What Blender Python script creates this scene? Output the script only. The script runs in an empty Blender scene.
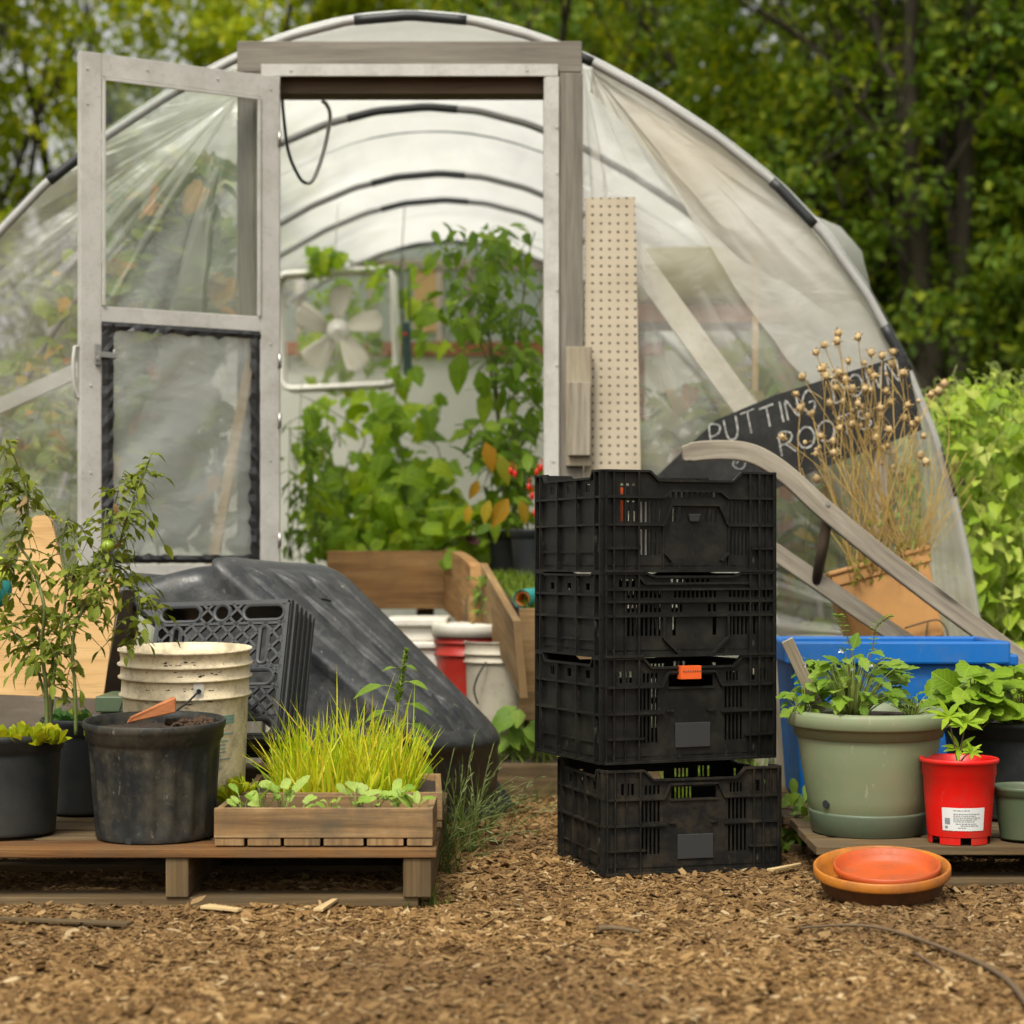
import bpy, math, random
import numpy as np
from mathutils import Vector, Matrix, noise
R = math.radians
F, H0, CX, HY = 2000.0, 0.70, 512.0, 560.0
sc = bpy.context.scene
COL = sc.collection

def P(px, py, Y):
    """point of the place that the survey sees at (px, py) and depth Y"""
    return Vector(((px - CX) * Y / F, Y, H0 - (py - HY) * Y / F))

def PX(px, Y): return (px - CX) * Y / F
def PZ(py, Y): return H0 - (py - HY) * Y / F

class MB:
    def __init__(s):
        s.v = []; s.f = []; s.uv = []; s.m = []; s.sm = []
    def vert(s, p):
        s.v.append((p[0], p[1], p[2])); return len(s.v) - 1
    def face(s, idx, uv=None, mi=0, smooth=False):
        s.f.append(tuple(idx)); s.uv.append(uv if uv else [(0.0, 0.0)] * len(idx)); s.m.append(mi); s.sm.append(smooth)
    def bar(s, p0, p1, w, h, up=(0, 0, 1), mi=0, w1=None, h1=None):
        """box from p0 to p1, width w across, height h along up"""
        p0 = Vector(p0); p1 = Vector(p1); d = (p1 - p0); L = d.length; d = d / L
        up = Vector(up); side = d.cross(up)
        if side.length < 1e-5:
            up = Vector((1, 0, 0)); side = d.cross(up)
        side.normalize(); up = side.cross(d).normalized()
        b = len(s.v); w1 = w if w1 is None else w1; h1 = h if h1 is None else h1
        for p, ww, hh in ((p0, w, h), (p1, w1, h1)):
            for a, c in ((-1, -1), (1, -1), (1, 1), (-1, 1)):
                s.vert(p + side * (a * ww / 2) + up * (c * hh / 2))
        u0 = random.uniform(0, 50); v0 = random.uniform(0, 50)
        per = [0, w, w + h, 2 * w + h, 2 * w + 2 * h]
        for k in range(4):
            k2 = (k + 1) % 4
            s.face((b + k, b + k2, b + 4 + k2, b + 4 + k),
                   [(u0, v0 + per[k]), (u0, v0 + per[k + 1]), (u0 + L, v0 + per[k + 1]), (u0 + L, v0 + per[k])], mi)
        s.face((b + 3, b + 2, b + 1, b), [(u0, v0), (u0, v0 + w), (u0 + h * .3, v0 + w), (u0 + h * .3, v0)], mi)
        s.face((b + 4, b + 5, b + 6, b + 7), [(u0, v0), (u0, v0 + w), (u0 + h * .3, v0 + w), (u0 + h * .3, v0)], mi)
    def box(s, lo, hi, mi=0, axis=None):
        lo = Vector(lo); hi = Vector(hi); c = (lo + hi) / 2; d = hi - lo
        if axis is None: axis = max(range(3), key=lambda i: d[i])
        e = Vector((0, 0, 0)); e[axis] = d[axis] / 2
        if axis == 2: s.bar(c - e, c + e, d.x, d.y, (0, 1, 0), mi)
        elif axis == 0: s.bar(c - e, c + e, d.y, d.z, (0, 0, 1), mi)
        else: s.bar(c - e, c + e, d.x, d.z, (0, 0, 1), mi)
    def hexa(s, c8, mi=0):
        """8 corners: bottom ring 0-3 then top ring 4-7"""
        b = len(s.v)
        for p in c8: s.vert(p)
        u0 = random.uniform(0, 50)
        for q in ((3, 2, 1, 0), (4, 5, 6, 7), (0, 1, 5, 4), (1, 2, 6, 5), (2, 3, 7, 6), (3, 0, 4, 7)):
            a = Vector(c8[q[0]]); e = (Vector(c8[q[1]]) - a).length; g = (Vector(c8[q[3]]) - a).length
            if e >= g: uv = [(u0, 0), (u0 + e, 0), (u0 + e, g), (u0, g)]
            else: uv = [(u0, 0), (u0, e), (u0 + g, e), (u0 + g, 0)]
            s.face([b + k for k in q], uv, mi)
    def tube(s, pts, r, n=8, mi=0, caps=True, closed=False, flat=1.0):
        pts = [Vector(p) for p in pts]; N = len(pts)
        rr = r if isinstance(r, (list, tuple)) else [r] * N
        b = len(s.v); prev = None; L = 0; us = []
        for i, p in enumerate(pts):
            if closed: t = pts[(i + 1) % N] - pts[i - 1]
            else: t = pts[min(i + 1, N - 1)] - pts[max(i - 1, 0)]
            if t.length < 1e-9: t = Vector((0, 0, 1))
            t.normalize()
            if prev is None:
                a = Vector((0, 0, 1)) if abs(t.z) < .9 else Vector((1, 0, 0))
                x = t.cross(a).normalized()
            else:
                x = (prev - t * prev.dot(t))
                x = x.normalized() if x.length > 1e-6 else t.orthogonal().normalized()
            prev = x; y = t.cross(x)
            if i: L += (pts[i] - pts[i - 1]).length
            us.append(L)
            for k in range(n):
                a = 2 * math.pi * k / n
                s.vert(p + (x * math.cos(a) + y * math.sin(a) * flat) * rr[i])
        u0 = random.uniform(0, 30)
        for i in range(N if closed else N - 1):
            j = (i + 1) % N
            ui, uj = us[i] + u0, (us[j] if j else L + .05) + u0
            for k in range(n):
                k2 = (k + 1) % n; c = 2 * math.pi * max(rr[i], 1e-4) / n
                s.face((b + i * n + k, b + i * n + k2, b + j * n + k2, b + j * n + k),
                       [(ui, k * c), (ui, (k + 1) * c), (uj, (k + 1) * c), (uj, k * c)], mi, True)
        if caps and not closed:
            s.face([b + k for k in range(n)][::-1], None, mi)
            s.face([b + (N - 1) * n + k for k in range(n)], None, mi)
    def lathe(s, prof, n=40, M=None, mi=0, a0=0.0, a1=2 * math.pi, rmod=None):
        M = M or Matrix(); full = abs(a1 - a0 - 2 * math.pi) < 1e-6
        b = len(s.v); cols = n if full else n + 1
        for r, z in prof:
            for k in range(cols):
                a = a0 + (a1 - a0) * k / n
                q = r + (rmod(r, z, a) if rmod else 0)
                s.vert(M @ Vector((q * math.cos(a), q * math.sin(a), z)))
        L = 0
        for i in range(len(prof) - 1):
            dl = math.hypot(prof[i + 1][0] - prof[i][0], prof[i + 1][1] - prof[i][1])
            for k in range(n):
                k2 = (k + 1) % cols
                s.face((b + i * cols + k, b + i * cols + k2, b + (i + 1) * cols + k2, b + (i + 1) * cols + k),
                       [(L, k * .02), (L, k * .02 + .02), (L + dl, k * .02 + .02), (L + dl, k * .02)], mi, True)
            L += dl
    def prism(s, poly, ext, mi=0, uax=None):
        """polygon (3D points, one plane) pushed along vector ext; poly winds so that its normal faces -ext"""
        ext = Vector(ext); b = len(s.v); n = len(poly)
        poly = [Vector(p) for p in poly]
        o = poly[0]; nrm = ext.normalized()
        ua = Vector(uax).normalized() if uax else (poly[1] - poly[0]).normalized()
        va = nrm.cross(ua)
        for p in poly: s.vert(p)
        for p in poly: s.vert(p + ext)
        uv = [((p - o).dot(ua), (p - o).dot(va)) for p in poly]
        s.face(list(range(b, b + n)), uv, mi)
        s.face(list(range(b + 2 * n - 1, b + n - 1, -1)), uv[::-1], mi)
        for k in range(n):
            k2 = (k + 1) % n
            s.face((b + k2, b + k, b + n + k, b + n + k2), [uv[k2], uv[k], uv[k], uv[k2]], mi)
    def blob(s, c, r, seg=10, rings=6, mi=0, sc3=(1, 1, 1), jit=0.0, M=None):
        prof = []
        b = len(s.v); c = Vector(c)
        for i in range(rings + 1):
            th = math.pi * i / rings
            for k in range(seg):
                a = 2 * math.pi * k / seg
                d = Vector((math.sin(th) * math.cos(a) * sc3[0], math.sin(th) * math.sin(a) * sc3[1], math.cos(th) * sc3[2]))
                q = r * (1 + (random.uniform(-jit, jit) if 0 < i < rings else 0))
                d = d * q
                if M: d = M @ d
                s.vert(c + d)
        for i in range(rings):
            for k in range(seg):
                k2 = (k + 1) % seg
                s.face((b + i * seg + k, b + (i + 1) * seg + k, b + (i + 1) * seg + k2, b + i * seg + k2),
                       [(0, 0), (0, 1), (1, 1), (1, 0)], mi, True)
    def build(s, name, mats, parent=None, loc=None, bevel=0, subsurf=0, solid=0, autosmooth=False):
        if not isinstance(mats, (list, tuple)): mats = [mats]
        off = Vector((0, 0, 0))
        if parent is not None:
            q = parent
            while q is not None: off += q.location; q = q.parent
        elif loc is not None: off = Vector(loc)
        me = bpy.data.meshes.new(name)
        me.from_pydata([(a - off.x, b - off.y, c - off.z) for a, b, c in s.v], [], s.f)
        uvl = me.uv_layers.new(name='UVMap')
        flat = [x for u in s.uv for t in u for x in t]
        uvl.data.foreach_set('uv', flat)
        me.polygons.foreach_set('material_index', s.m)
        me.polygons.foreach_set('use_smooth', s.sm)
        for m in mats: me.materials.append(m)
        me.update()
        o = bpy.data.objects.new(name, me); COL.objects.link(o)
        if parent is not None: o.parent = parent
        elif loc is not None: o.location = off
        if bevel:
            md = o.modifiers.new('bevel', 'BEVEL'); md.width = bevel; md.segments = 2; md.limit_method = 'ANGLE'; md.angle_limit = R(40)
        if solid:
            md = o.modifiers.new('solid', 'SOLIDIFY'); md.thickness = solid; md.offset = 0
        if subsurf:
            md = o.modifiers.new('subd', 'SUBSURF'); md.levels = subsurf; md.render_levels = subsurf
        return o

def np_mesh(name, V, faces_n, idx, mats, uv=None, smooth=False, mi=None):
    """V (n,3), faces all with faces_n corners, idx flat"""
    me = bpy.data.meshes.new(name)
    me.vertices.add(len(V)); me.vertices.foreach_set('co', np.asarray(V, dtype=np.float32).ravel())
    idx = np.asarray(idx, dtype=np.int32).ravel(); nf = len(idx) // faces_n
    me.loops.add(len(idx)); me.loops.foreach_set('vertex_index', idx)
    me.polygons.add(nf)
    me.polygons.foreach_set('loop_start', np.arange(nf, dtype=np.int32) * faces_n)
    try: me.polygons.foreach_set('loop_total', np.full(nf, faces_n, dtype=np.int32))
    except Exception: pass
    me.polygons.foreach_set('use_smooth', np.full(nf, smooth, dtype=bool))
    if mi is not None: me.polygons.foreach_set('material_index', np.asarray(mi, dtype=np.int32))
    if uv is not None:
        l = me.uv_layers.new(name='UVMap'); l.data.foreach_set('uv', np.asarray(uv, dtype=np.float32).ravel())
    for m in (mats if isinstance(mats, (list, tuple)) else [mats]): me.materials.append(m)
    me.update(calc_edges=True); me.validate()
    return me

def thing(name, label, cat, loc, group=None):
    o = bpy.data.objects.new(name, None); COL.objects.link(o)
    o.location = Vector(loc); o.empty_display_size = .05
    return tag(o, label, cat, group)
def tag(o, label=None, cat=None, group=None, kind=None):
    if label: o['label'] = label
    if cat: o['category'] = cat
    if group: o['group'] = group
    if kind: o['kind'] = kind
    return o
def copy_thing(o, parent=None):
    c = o.copy(); COL.objects.link(c); c.parent = parent
    for ch in list(o.children): copy_thing(ch, c)
    return c

# ------------------------------------------------------------------ materials
def nt(name):
    m = bpy.data.materials.new(name); m.use_nodes = True
    t = m.node_tree; t.nodes.clear()
    return m, t
class NG:
    def __init__(s, t): s.t = t
    def n(s, typ, **kw):
        nd = s.t.nodes.new(typ)
        for k, v in kw.items():
            if k.startswith('i_'):
                key = k[2:]
                key = int(key) if key.isdigit() else key.replace('_', ' ')
                if hasattr(v, 'is_output') or isinstance(v, bpy.types.NodeSocket): s.t.links.new(v, nd.inputs[key])
                else: nd.inputs[key].default_value = v
            else: setattr(nd, k, v)
        return nd
    def link(s, a, b): s.t.links.new(a, b)
    def noise(s, vec, scale, detail=4, rough=.55, dist=0):
        nd = s.n('ShaderNodeTexNoise'); nd.inputs['Scale'].default_value = scale; nd.inputs['Detail'].default_value = detail
        nd.inputs['Roughness'].default_value = rough; nd.inputs['Distortion'].default_value = dist
        if vec is not None: s.link(vec, nd.inputs['Vector'])
        return nd.outputs['Fac']
    def ramp(s, fac, stops, interp='LINEAR'):
        nd = s.n('ShaderNodeValToRGB'); cr = nd.color_ramp; cr.interpolation = interp
        while len(cr.elements) < len(stops): cr.elements.new(.5)
        for e, (p, c) in zip(cr.elements, stops):
            e.position = p; e.color = (c, c, c, 1) if isinstance(c, (int, float)) else (*c, 1)
        s.link(fac, nd.inputs['Fac']); return nd.outputs['Color']
    def mix(s, fac, a, b, blend='MIX'):
        nd = s.n('ShaderNodeMix', data_type='RGBA', blend_type=blend)
        for sock, v in ((nd.inputs[0], fac), (nd.inputs[6], a), (nd.inputs[7], b)):
            if isinstance(v, bpy.types.NodeSocket): s.link(v, sock)
            elif isinstance(v, (int, float)): sock.default_value = v
            else: sock.default_value = (*v, 1)
        return nd.outputs[2]
    def math(s, op, a, b=None, c=None, clamp=False):
        nd = s.n('ShaderNodeMath', operation=op, use_clamp=clamp)
        for k, v in enumerate((a, b, c)):
            if v is None: continue
            if isinstance(v, bpy.types.NodeSocket): s.link(v, nd.inputs[k])
            else: nd.inputs[k].default_value = v
        return nd.outputs[0]
    def vscale(s, vec, sc3, loc=(0, 0, 0)):
        nd = s.n('ShaderNodeMapping'); nd.inputs['Scale'].default_value = sc3; nd.inputs['Location'].default_value = loc
        s.link(vec, nd.inputs['Vector']); return nd.outputs['Vector']
    def obj(s): return s.n('ShaderNodeTexCoord').outputs['Object']
    def uvc(s): return s.n('ShaderNodeTexCoord').outputs['UV']
    def island(s): return s.n('ShaderNodeNewGeometry').outputs['Random Per Island']
    def bump(s, h, strength=.3, dist=.01):
        nd = s.n('ShaderNodeBump'); nd.inputs['Strength'].default_value = strength; nd.inputs['Distance'].default_value = dist
        s.link(h, nd.inputs['Height']); return nd.outputs['Normal']
    def pbsdf(s, col, rough=.6, nrm=None, metal=0, spec=.5):
        nd = s.n('ShaderNodeBsdfPrincipled')
        for key, v in (('Base Color', col), ('Roughness', rough), ('Metallic', metal), ('Specular IOR Level', spec)):
            if isinstance(v, bpy.types.NodeSocket): s.link(v, nd.inputs[key])
            elif isinstance(v, (int, float)): nd.inputs[key].default_value = v
            else: nd.inputs[key].default_value = (*v, 1)
        if nrm is not None: s.link(nrm, nd.inputs['Normal'])
        return nd
    def out(s, sh):
        o = s.n('ShaderNodeOutputMaterial'); s.link(sh, o.inputs['Surface'])

def plastic(name, c, c2=None, rough=.45, dirt=(.16, .11, .06), dirt_amt=.35, dscale=6, bump=.08, spec=.5, scratch=0):
    m, t = nt(name); g = NG(t); co = g.obj()
    c2 = c2 or tuple(x * .75 for x in c)
    base = g.mix(g.ramp(g.noise(co, 5, 5), [(.3, 0), (.7, 1)]), c, c2)
    d = g.ramp(g.noise(co, dscale, 9, .75), [(.46, 0), (.66, 1)])
    col = g.mix(g.math('MULTIPLY', d, dirt_amt), base, dirt)
    spk = g.ramp(g.noise(co, dscale * 9, 4, .7), [(.60, 0), (.67, 1)])
    col = g.mix(g.math('MULTIPLY', spk, min(.7, dirt_amt * .9)), col, dirt)
    fine = g.noise(co, 90, 3, .7)
    if scratch:
        sp = g.ramp(g.noise(g.vscale(co, (60, 60, 14)), 1.0, 6, .8), [(.62, 0), (.68, 1)])
        col = g.mix(g.math('MULTIPLY', sp, scratch), col, (.42, .38, .3))
    rr = g.math('ADD', g.math('MULTIPLY', d, .25), rough)
    b = g.pbsdf(col, rr, g.bump(g.math('ADD', fine, g.math('MULTIPLY', d, .6)), bump, .002), 0, spec)
    g.out(b.outputs[0]); return m

def wood(name, c1, c2, c3=None, rough=.8, grain=26, bump=.35, dirt=0.0, knots=True):
    m, t = nt(name); g = NG(t); uv = g.uvc()
    v = g.vscale(uv, (2.2, grain * 1.6, 1))
    w = g.noise(g.vscale(uv, (1.3, 9, 1)), 1.0, 3, .5)
    gr = g.noise(v, 1.0, 6, .65, .6)
    gg = g.math('ADD', g.math('MULTIPLY', gr, .7), g.math('MULTIPLY', w, .3))
    col = g.ramp(gg, [(.32, c2), (.5, c1), (.68, c3 or tuple(min(1, x * 1.25) for x in c1))])
    fine = g.noise(g.vscale(uv, (8, 260, 1)), 1.0, 4, .7)
    col = g.mix(g.math('MULTIPLY', g.ramp(fine, [(.5, 0), (.72, 1)]), .45), col, tuple(x * .45 for x in c2))
    if knots:
        vo = g.n('ShaderNodeTexVoronoi'); vo.inputs['Scale'].default_value = 1.0; g.link(g.vscale(uv, (2.3, 7, 1)), vo.inputs['Vector'])
        col = g.mix(g.ramp(vo.outputs['Distance'], [(.05, .85), (.13, 0)]), col, tuple(x * .4 for x in c2))
    if dirt:
        d = g.ramp(g.noise(g.obj(), 7, 6, .7), [(.42, 0), (.7, 1)])
        col = g.mix(g.math('MULTIPLY', d, dirt), col, (.09, .075, .05))
    isl = g.math('ADD', g.math('MULTIPLY', g.island(), .35), .82)
    col = g.mix(1.0, col, isl, 'MULTIPLY')
    b = g.pbsdf(col, rough, g.bump(g.math('ADD', gr, g.math('MULTIPLY', fine, .7)), bump, .003), 0, .25)
    g.out(b.outputs[0]); return m

def leafm(name, cols, rough=.5, trans=.35, vein=True, spec=.35, spots=None):
    """cols: list of colours spread over the leaves at random"""
    m, t = nt(name); g = NG(t)
    st = [(i / max(1, len(cols) - 1), c) for i, c in enumerate(cols)]
    col = g.ramp(g.island(), st)
    co = g.obj()
    col = g.mix(g.math('MULTIPLY', g.ramp(g.noise(co, 30, 3), [(.35, 0), (.7, 1)]), .35), col, tuple(x * .6 for x in cols[0]))
    nrm = None
    if vein:
        uv = g.n('ShaderNodeSeparateXYZ', i_0=g.uvc())
        vab = g.math('ABSOLUTE', g.math('SUBTRACT', uv.outputs[1], .5))
        mid = g.ramp(vab, [(.0, 1), (.035, 0)])
        saw = g.math('PINGPONG', g.math('SUBTRACT', uv.outputs[0], g.math('MULTIPLY', vab, .8)), .08)
        side = g.ramp(g.math('DIVIDE', saw, .08), [(.0, .7), (.22, 0)])
        vv = g.math('MAXIMUM', mid, side)
        col = g.mix(g.math('MULTIPLY', vv, .28), col, tuple(min(1, x * 1.9 + .02) for x in cols[-1]))
        nrm = g.bump(g.math('SUBTRACT', 1, vv), .35, .003)
    if spots:
        col = g.mix(g.ramp(g.noise(co, 22, 4), [(.6, 0), (.68, 1)]), col, spots)
    b = g.pbsdf(col, rough, nrm, 0, spec)
    tr = g.n('ShaderNodeBsdfTranslucent'); g.link(g.mix(1.0, col, (1.0, 1.0, .55), 'MULTIPLY'), tr.inputs['Color'])
    mx = g.n('ShaderNodeMixShader'); mx.inputs[0].default_value = trans
    g.link(b.outputs[0], mx.inputs[1]); g.link(tr.outputs[0], mx.inputs[2]); g.out(mx.outputs[0]); return m

def simple(name, c, rough=.6, metal=0, bump=0, bscale=40, var=.2, spec=.5):
    m, t = nt(name); g = NG(t); co = g.obj(); n = g.noise(co, bscale, 5, .6)
    col = g.mix(g.math('MULTIPLY', n, var * 2), c, tuple(x * .45 for x in c))
    g.out(g.pbsdf(col, rough, g.bump(n, bump, .004) if bump else None, metal, spec).outputs[0]); return m

M = {}
M['gray_wood'] = wood('weathered_grey_wood', (.30, .262, .205), (.13, .11, .085), (.44, .39, .32), grain=24)
M['post_wood'] = wood('door_frame_wood', (.20, .18, .15), (.12, .105, .088), (.28, .255, .215), grain=30, knots=False)
M['pale_wood'] = wood('pale_handle_wood', (.31, .265, .19), (.16, .13, .09), (.42, .37, .28), grain=22, knots=False)
M['pallet_wood'] = wood('pallet_board_wood', (.15, .066, .020), (.06, .027, .010), (.25, .125, .042), dirt=.6)
M['pallet_gray'] = wood('weathered_pallet_wood', (.125, .080, .036), (.048, .031, .015), (.22, .155, .082), dirt=.6)
M['tray_wood'] = wood('seed_tray_wood', (.31, .185, .08), (.13, .075, .034), (.43, .30, .16), dirt=.8)
M['bed_wood'] = wood('raised_bed_wood', (.36, .195, .075), (.17, .08, .03), (.50, .30, .13), dirt=.4)
M['ply'] = wood('plywood', (.55, .345, .15), (.41, .24, .095), (.63, .43, .21), grain=7, bump=.1, knots=False)
M['bed_old'] = wood('old_bed_plank', (.24, .145, .06), (.10, .058, .024), (.34, .23, .11), dirt=.5)
M['crumb'] = simple('soil_crumb', (.075, .042, .022), .95, 0, .8, 90, .5)
M['dark_wood'] = wood('dark_damp_wood', (.11, .075, .05), (.05, .035, .025), dirt=.5)
M['stick'] = wood('bamboo_stick', (.55, .40, .2), (.36, .24, .11), knots=False)
M['crate'] = plastic('crate_black_plastic', (.006, .0062, .006), (.010, .010, .0095), .36, (.06, .05, .032), .2, 12, .12, .26, scratch=.14)
M['crate_dirty'] = plastic('crate_muddy_plastic', (.006, .006, .0056), (.009, .0088, .008), .5, (.075, .052, .024), .3, 16, .15, .24, scratch=.14)
M['pot'] = plastic('pot_black_plastic', (.010, .0115, .012), (.020, .022, .022), .5, (.11, .09, .055), .5, 9, .15, .35, scratch=.35)
M['pot2'] = plastic('pot_charcoal_plastic', (.013, .0165, .018), (.019, .022, .024), .5, (.07, .06, .04), .3, 6, .08, .35)
M['tub'] = plastic('tub_black_plastic', (.019, .0215, .024), (.034, .037, .041), .34, (.12, .115, .105), .38, 22, .35, .5, scratch=.6)
M['milk'] = plastic('milk_crate_plastic', (.03, .033, .037), (.045, .048, .053), .48, (.10, .09, .07), .3, 8, .08, .4)
M['bucket_white'] = plastic('bucket_cream_plastic', (.70, .575, .37), (.76, .66, .47), .42, (.11, .085, .05), .6, 17, .05)
M['white_pl'] = plastic('white_plastic', (.66, .63, .56), (.55, .53, .47), .5, (.3, .25, .17), .4)
M['gray_bucket'] = plastic('dull_white_bucket', (.42, .38, .30), (.33, .30, .24), .55, (.16, .12, .08), .5)
M['red_bucket'] = plastic('red_bucket_plastic', (.34, .02, .012), (.25, .012, .008), .4, (.1, .06, .04), .3)
M['red_pot'] = plastic('red_pot_plastic', (.62, .007, .005), (.52, .006, .004), .36, (.25, .04, .02), .45, 10, .06, .4, scratch=.08)
M['green_pot'] = plastic('sage_green_plastic', (.165, .205, .115), (.205, .245, .14), .5, (.26, .215, .13), .5, 6, .1, .45, scratch=.5)
M['green_pot_dk'] = plastic('sage_green_base', (.10, .135, .085), (.085, .12, .075), .5, (.16, .13, .09), .4)
M['blue'] = plastic('blue_tote_plastic', (.002, .125, .44), (.002, .10, .37), .42, (.06, .12, .24), .4, 7, .06, .4, scratch=.12)
M['tan_pot'] = plastic('tan_planter_plastic', (.54, .275, .09), (.46, .23, .075), .55, (.22, .13, .06), .35)
M['terra'] = plastic('orange_saucer_plastic', (.50, .085, .016), (.43, .07, .014), .42, (.16, .07, .03), .45, 12)
M['terra2'] = plastic('ochre_saucer_plastic', (.47, .17, .016), (.38, .12, .013), .5, (.18, .065, .02), .6, 13, .1)
M['terra3'] = plastic('saucer_dirty_side', (.11, .045, .018), (.17, .07, .025), .7, (.06, .04, .02), .8, 15, .3)
M['tile'] = simple('terracotta_shard', (.46, .16, .055), .8, bump=.5, bscale=60)
M['soil'] = simple('potting_soil', (.045, .028, .018), .95, bump=1.0, bscale=70, var=.4)
M['alu'] = plastic('painted_aluminium', (.49, .48, .455), (.41, .40, .375), .5, (.17, .145, .11), .35, 9, .06, .4)
M['pipe'] = simple('pale_hoop_pipe', (.40, .40, .385), .45, 0, .1, 12, .25)
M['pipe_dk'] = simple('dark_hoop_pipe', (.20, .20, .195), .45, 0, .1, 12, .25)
M['coupler'] = simple('black_pipe_sleeve', (.022, .025, .028), .5, 0, .1, 30)
M['metal'] = simple('galvanised_steel', (.45, .44, .42), .35, .9, .05)
M['dark_metal'] = simple('dark_wire', (.03, .03, .03), .5, .4)
M['black_tape'] = simple('black_tape', (.02, .02, .021), .32, 0, .5, 18, .3, .6)
M['white_paint'] = simple('white_enamel', (.84, .82, .77), .35, 0, 0, 20, .1)
M['fan_blade'] = simple('fan_blade_grey', (.68, .64, .55), .45, 0, 0, 20, .1)
M['orange_tag'] = simple('orange_plastic', (.80, .12, .02), .4)
M['chalkboard'] = plastic('chalkboard_black', (.013, .0135, .013), (.019, .0195, .019), .75, (.085, .085, .082), .4, 9, .2, .25, scratch=.12)
M['seed'] = leafm('dried_seedhead', [(.52, .36, .17), (.36, .23, .10), (.62, .47, .26), (.44, .36, .12)], .9, .1, False, .1)
M['straw'] = simple('dry_stem', (.56, .38, .12), .8, 0, 0, 30, .3)
M['straw_green'] = simple('half_dry_stem', (.30, .26, .06), .75, 0, 0, 30, .3)
M['stem'] = simple('green_stem', (.115, .15, .035), .6, 0, 0, 40, .25)
M['stem_lt'] = simple('light_green_stem', (.24, .30, .06), .6, 0, 0, 40, .25)
M['stem_br'] = simple('brown_stem', (.15, .10, .05), .8, 0, .3, 60, .3)
M['bark'] = simple('tree_bark', (.06, .05, .035), .95, 0, 1.0, 14, .5, .2)
M['twig'] = simple('dead_twig', (.15, .10, .055), .9, 0, .5, 60, .3)
M['label_plate'] = simple('grey_label_plate', (.035, .036, .037), .4, 0, .1, 20)
M['sticker'] = simple('white_sticker', (.66, .68, .68), .5, 0, 0, 30, .12)
M['ink'] = simple('grey_print', (.22, .25, .27), .6)
M['ink_teal'] = simple('teal_print', (.17, .33, .29), .6)
M['teal'] = simple('teal_paint', (.012, .20, .18), .5)
M['lime'] = simple('lime_paint', (.42, .50, .05), .6, 0, .3, 60)
M['tomato'] = simple('green_tomato', (.25, .36, .03), .3, 0, 0, 40, .15)
M['red_fruit'] = simple('red_pepper', (.62, .02, .012), .25, 0, 0, 30, .15)
M['dark_green_pl'] = simple('dark_green_plastic', (.012, .045, .038), .45)
M['green_metal'] = plastic('dull_green_plastic', (.07, .105, .055), None, .5)
M['tan_panel'] = simple('tan_panel', (.50, .33, .13), .7, 0, .1, 9, .3)
M['brown_rail'] = wood('red_brown_rail', (.22, .09, .04), (.12, .05, .025))
M['olive'] = simple('olive_plastic', (.33, .30, .12), .5, 0, .1, 6, .3)

def peg():
    m, t = nt('pegboard_cream'); g = NG(t)
    co = g.uvc(); mm = g.n('ShaderNodeVectorMath', operation='MULTIPLY_ADD'); g.link(co, mm.inputs[0]); mm.inputs[1].default_value = (38.5, 38.5, 0); mm.inputs[2].default_value = (.5, .5, 0)
    fr = g.n('ShaderNodeVectorMath', operation='FRACTION', i_0=mm.outputs[0])
    ds = g.n('ShaderNodeVectorMath', operation='DISTANCE', i_0=fr.outputs[0]); ds.inputs[1].default_value = (.5, .5, 0)
    hole = g.ramp(ds.outputs['Value'], [(.12, 1), (.18, 0)])
    base = g.mix(g.ramp(g.noise(g.obj(), 6, 5), [(.35, 0), (.7, 1)]), (.47, .405, .305), (.39, .33, .24))
    col = g.mix(g.math('MULTIPLY', hole, .95), base, (.03, .02, .015))
    g.out(g.pbsdf(col, .7, g.bump(g.math('SUBTRACT', 1, hole), .6, .004)).outputs[0]); return m
M['peg'] = peg()

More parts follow.
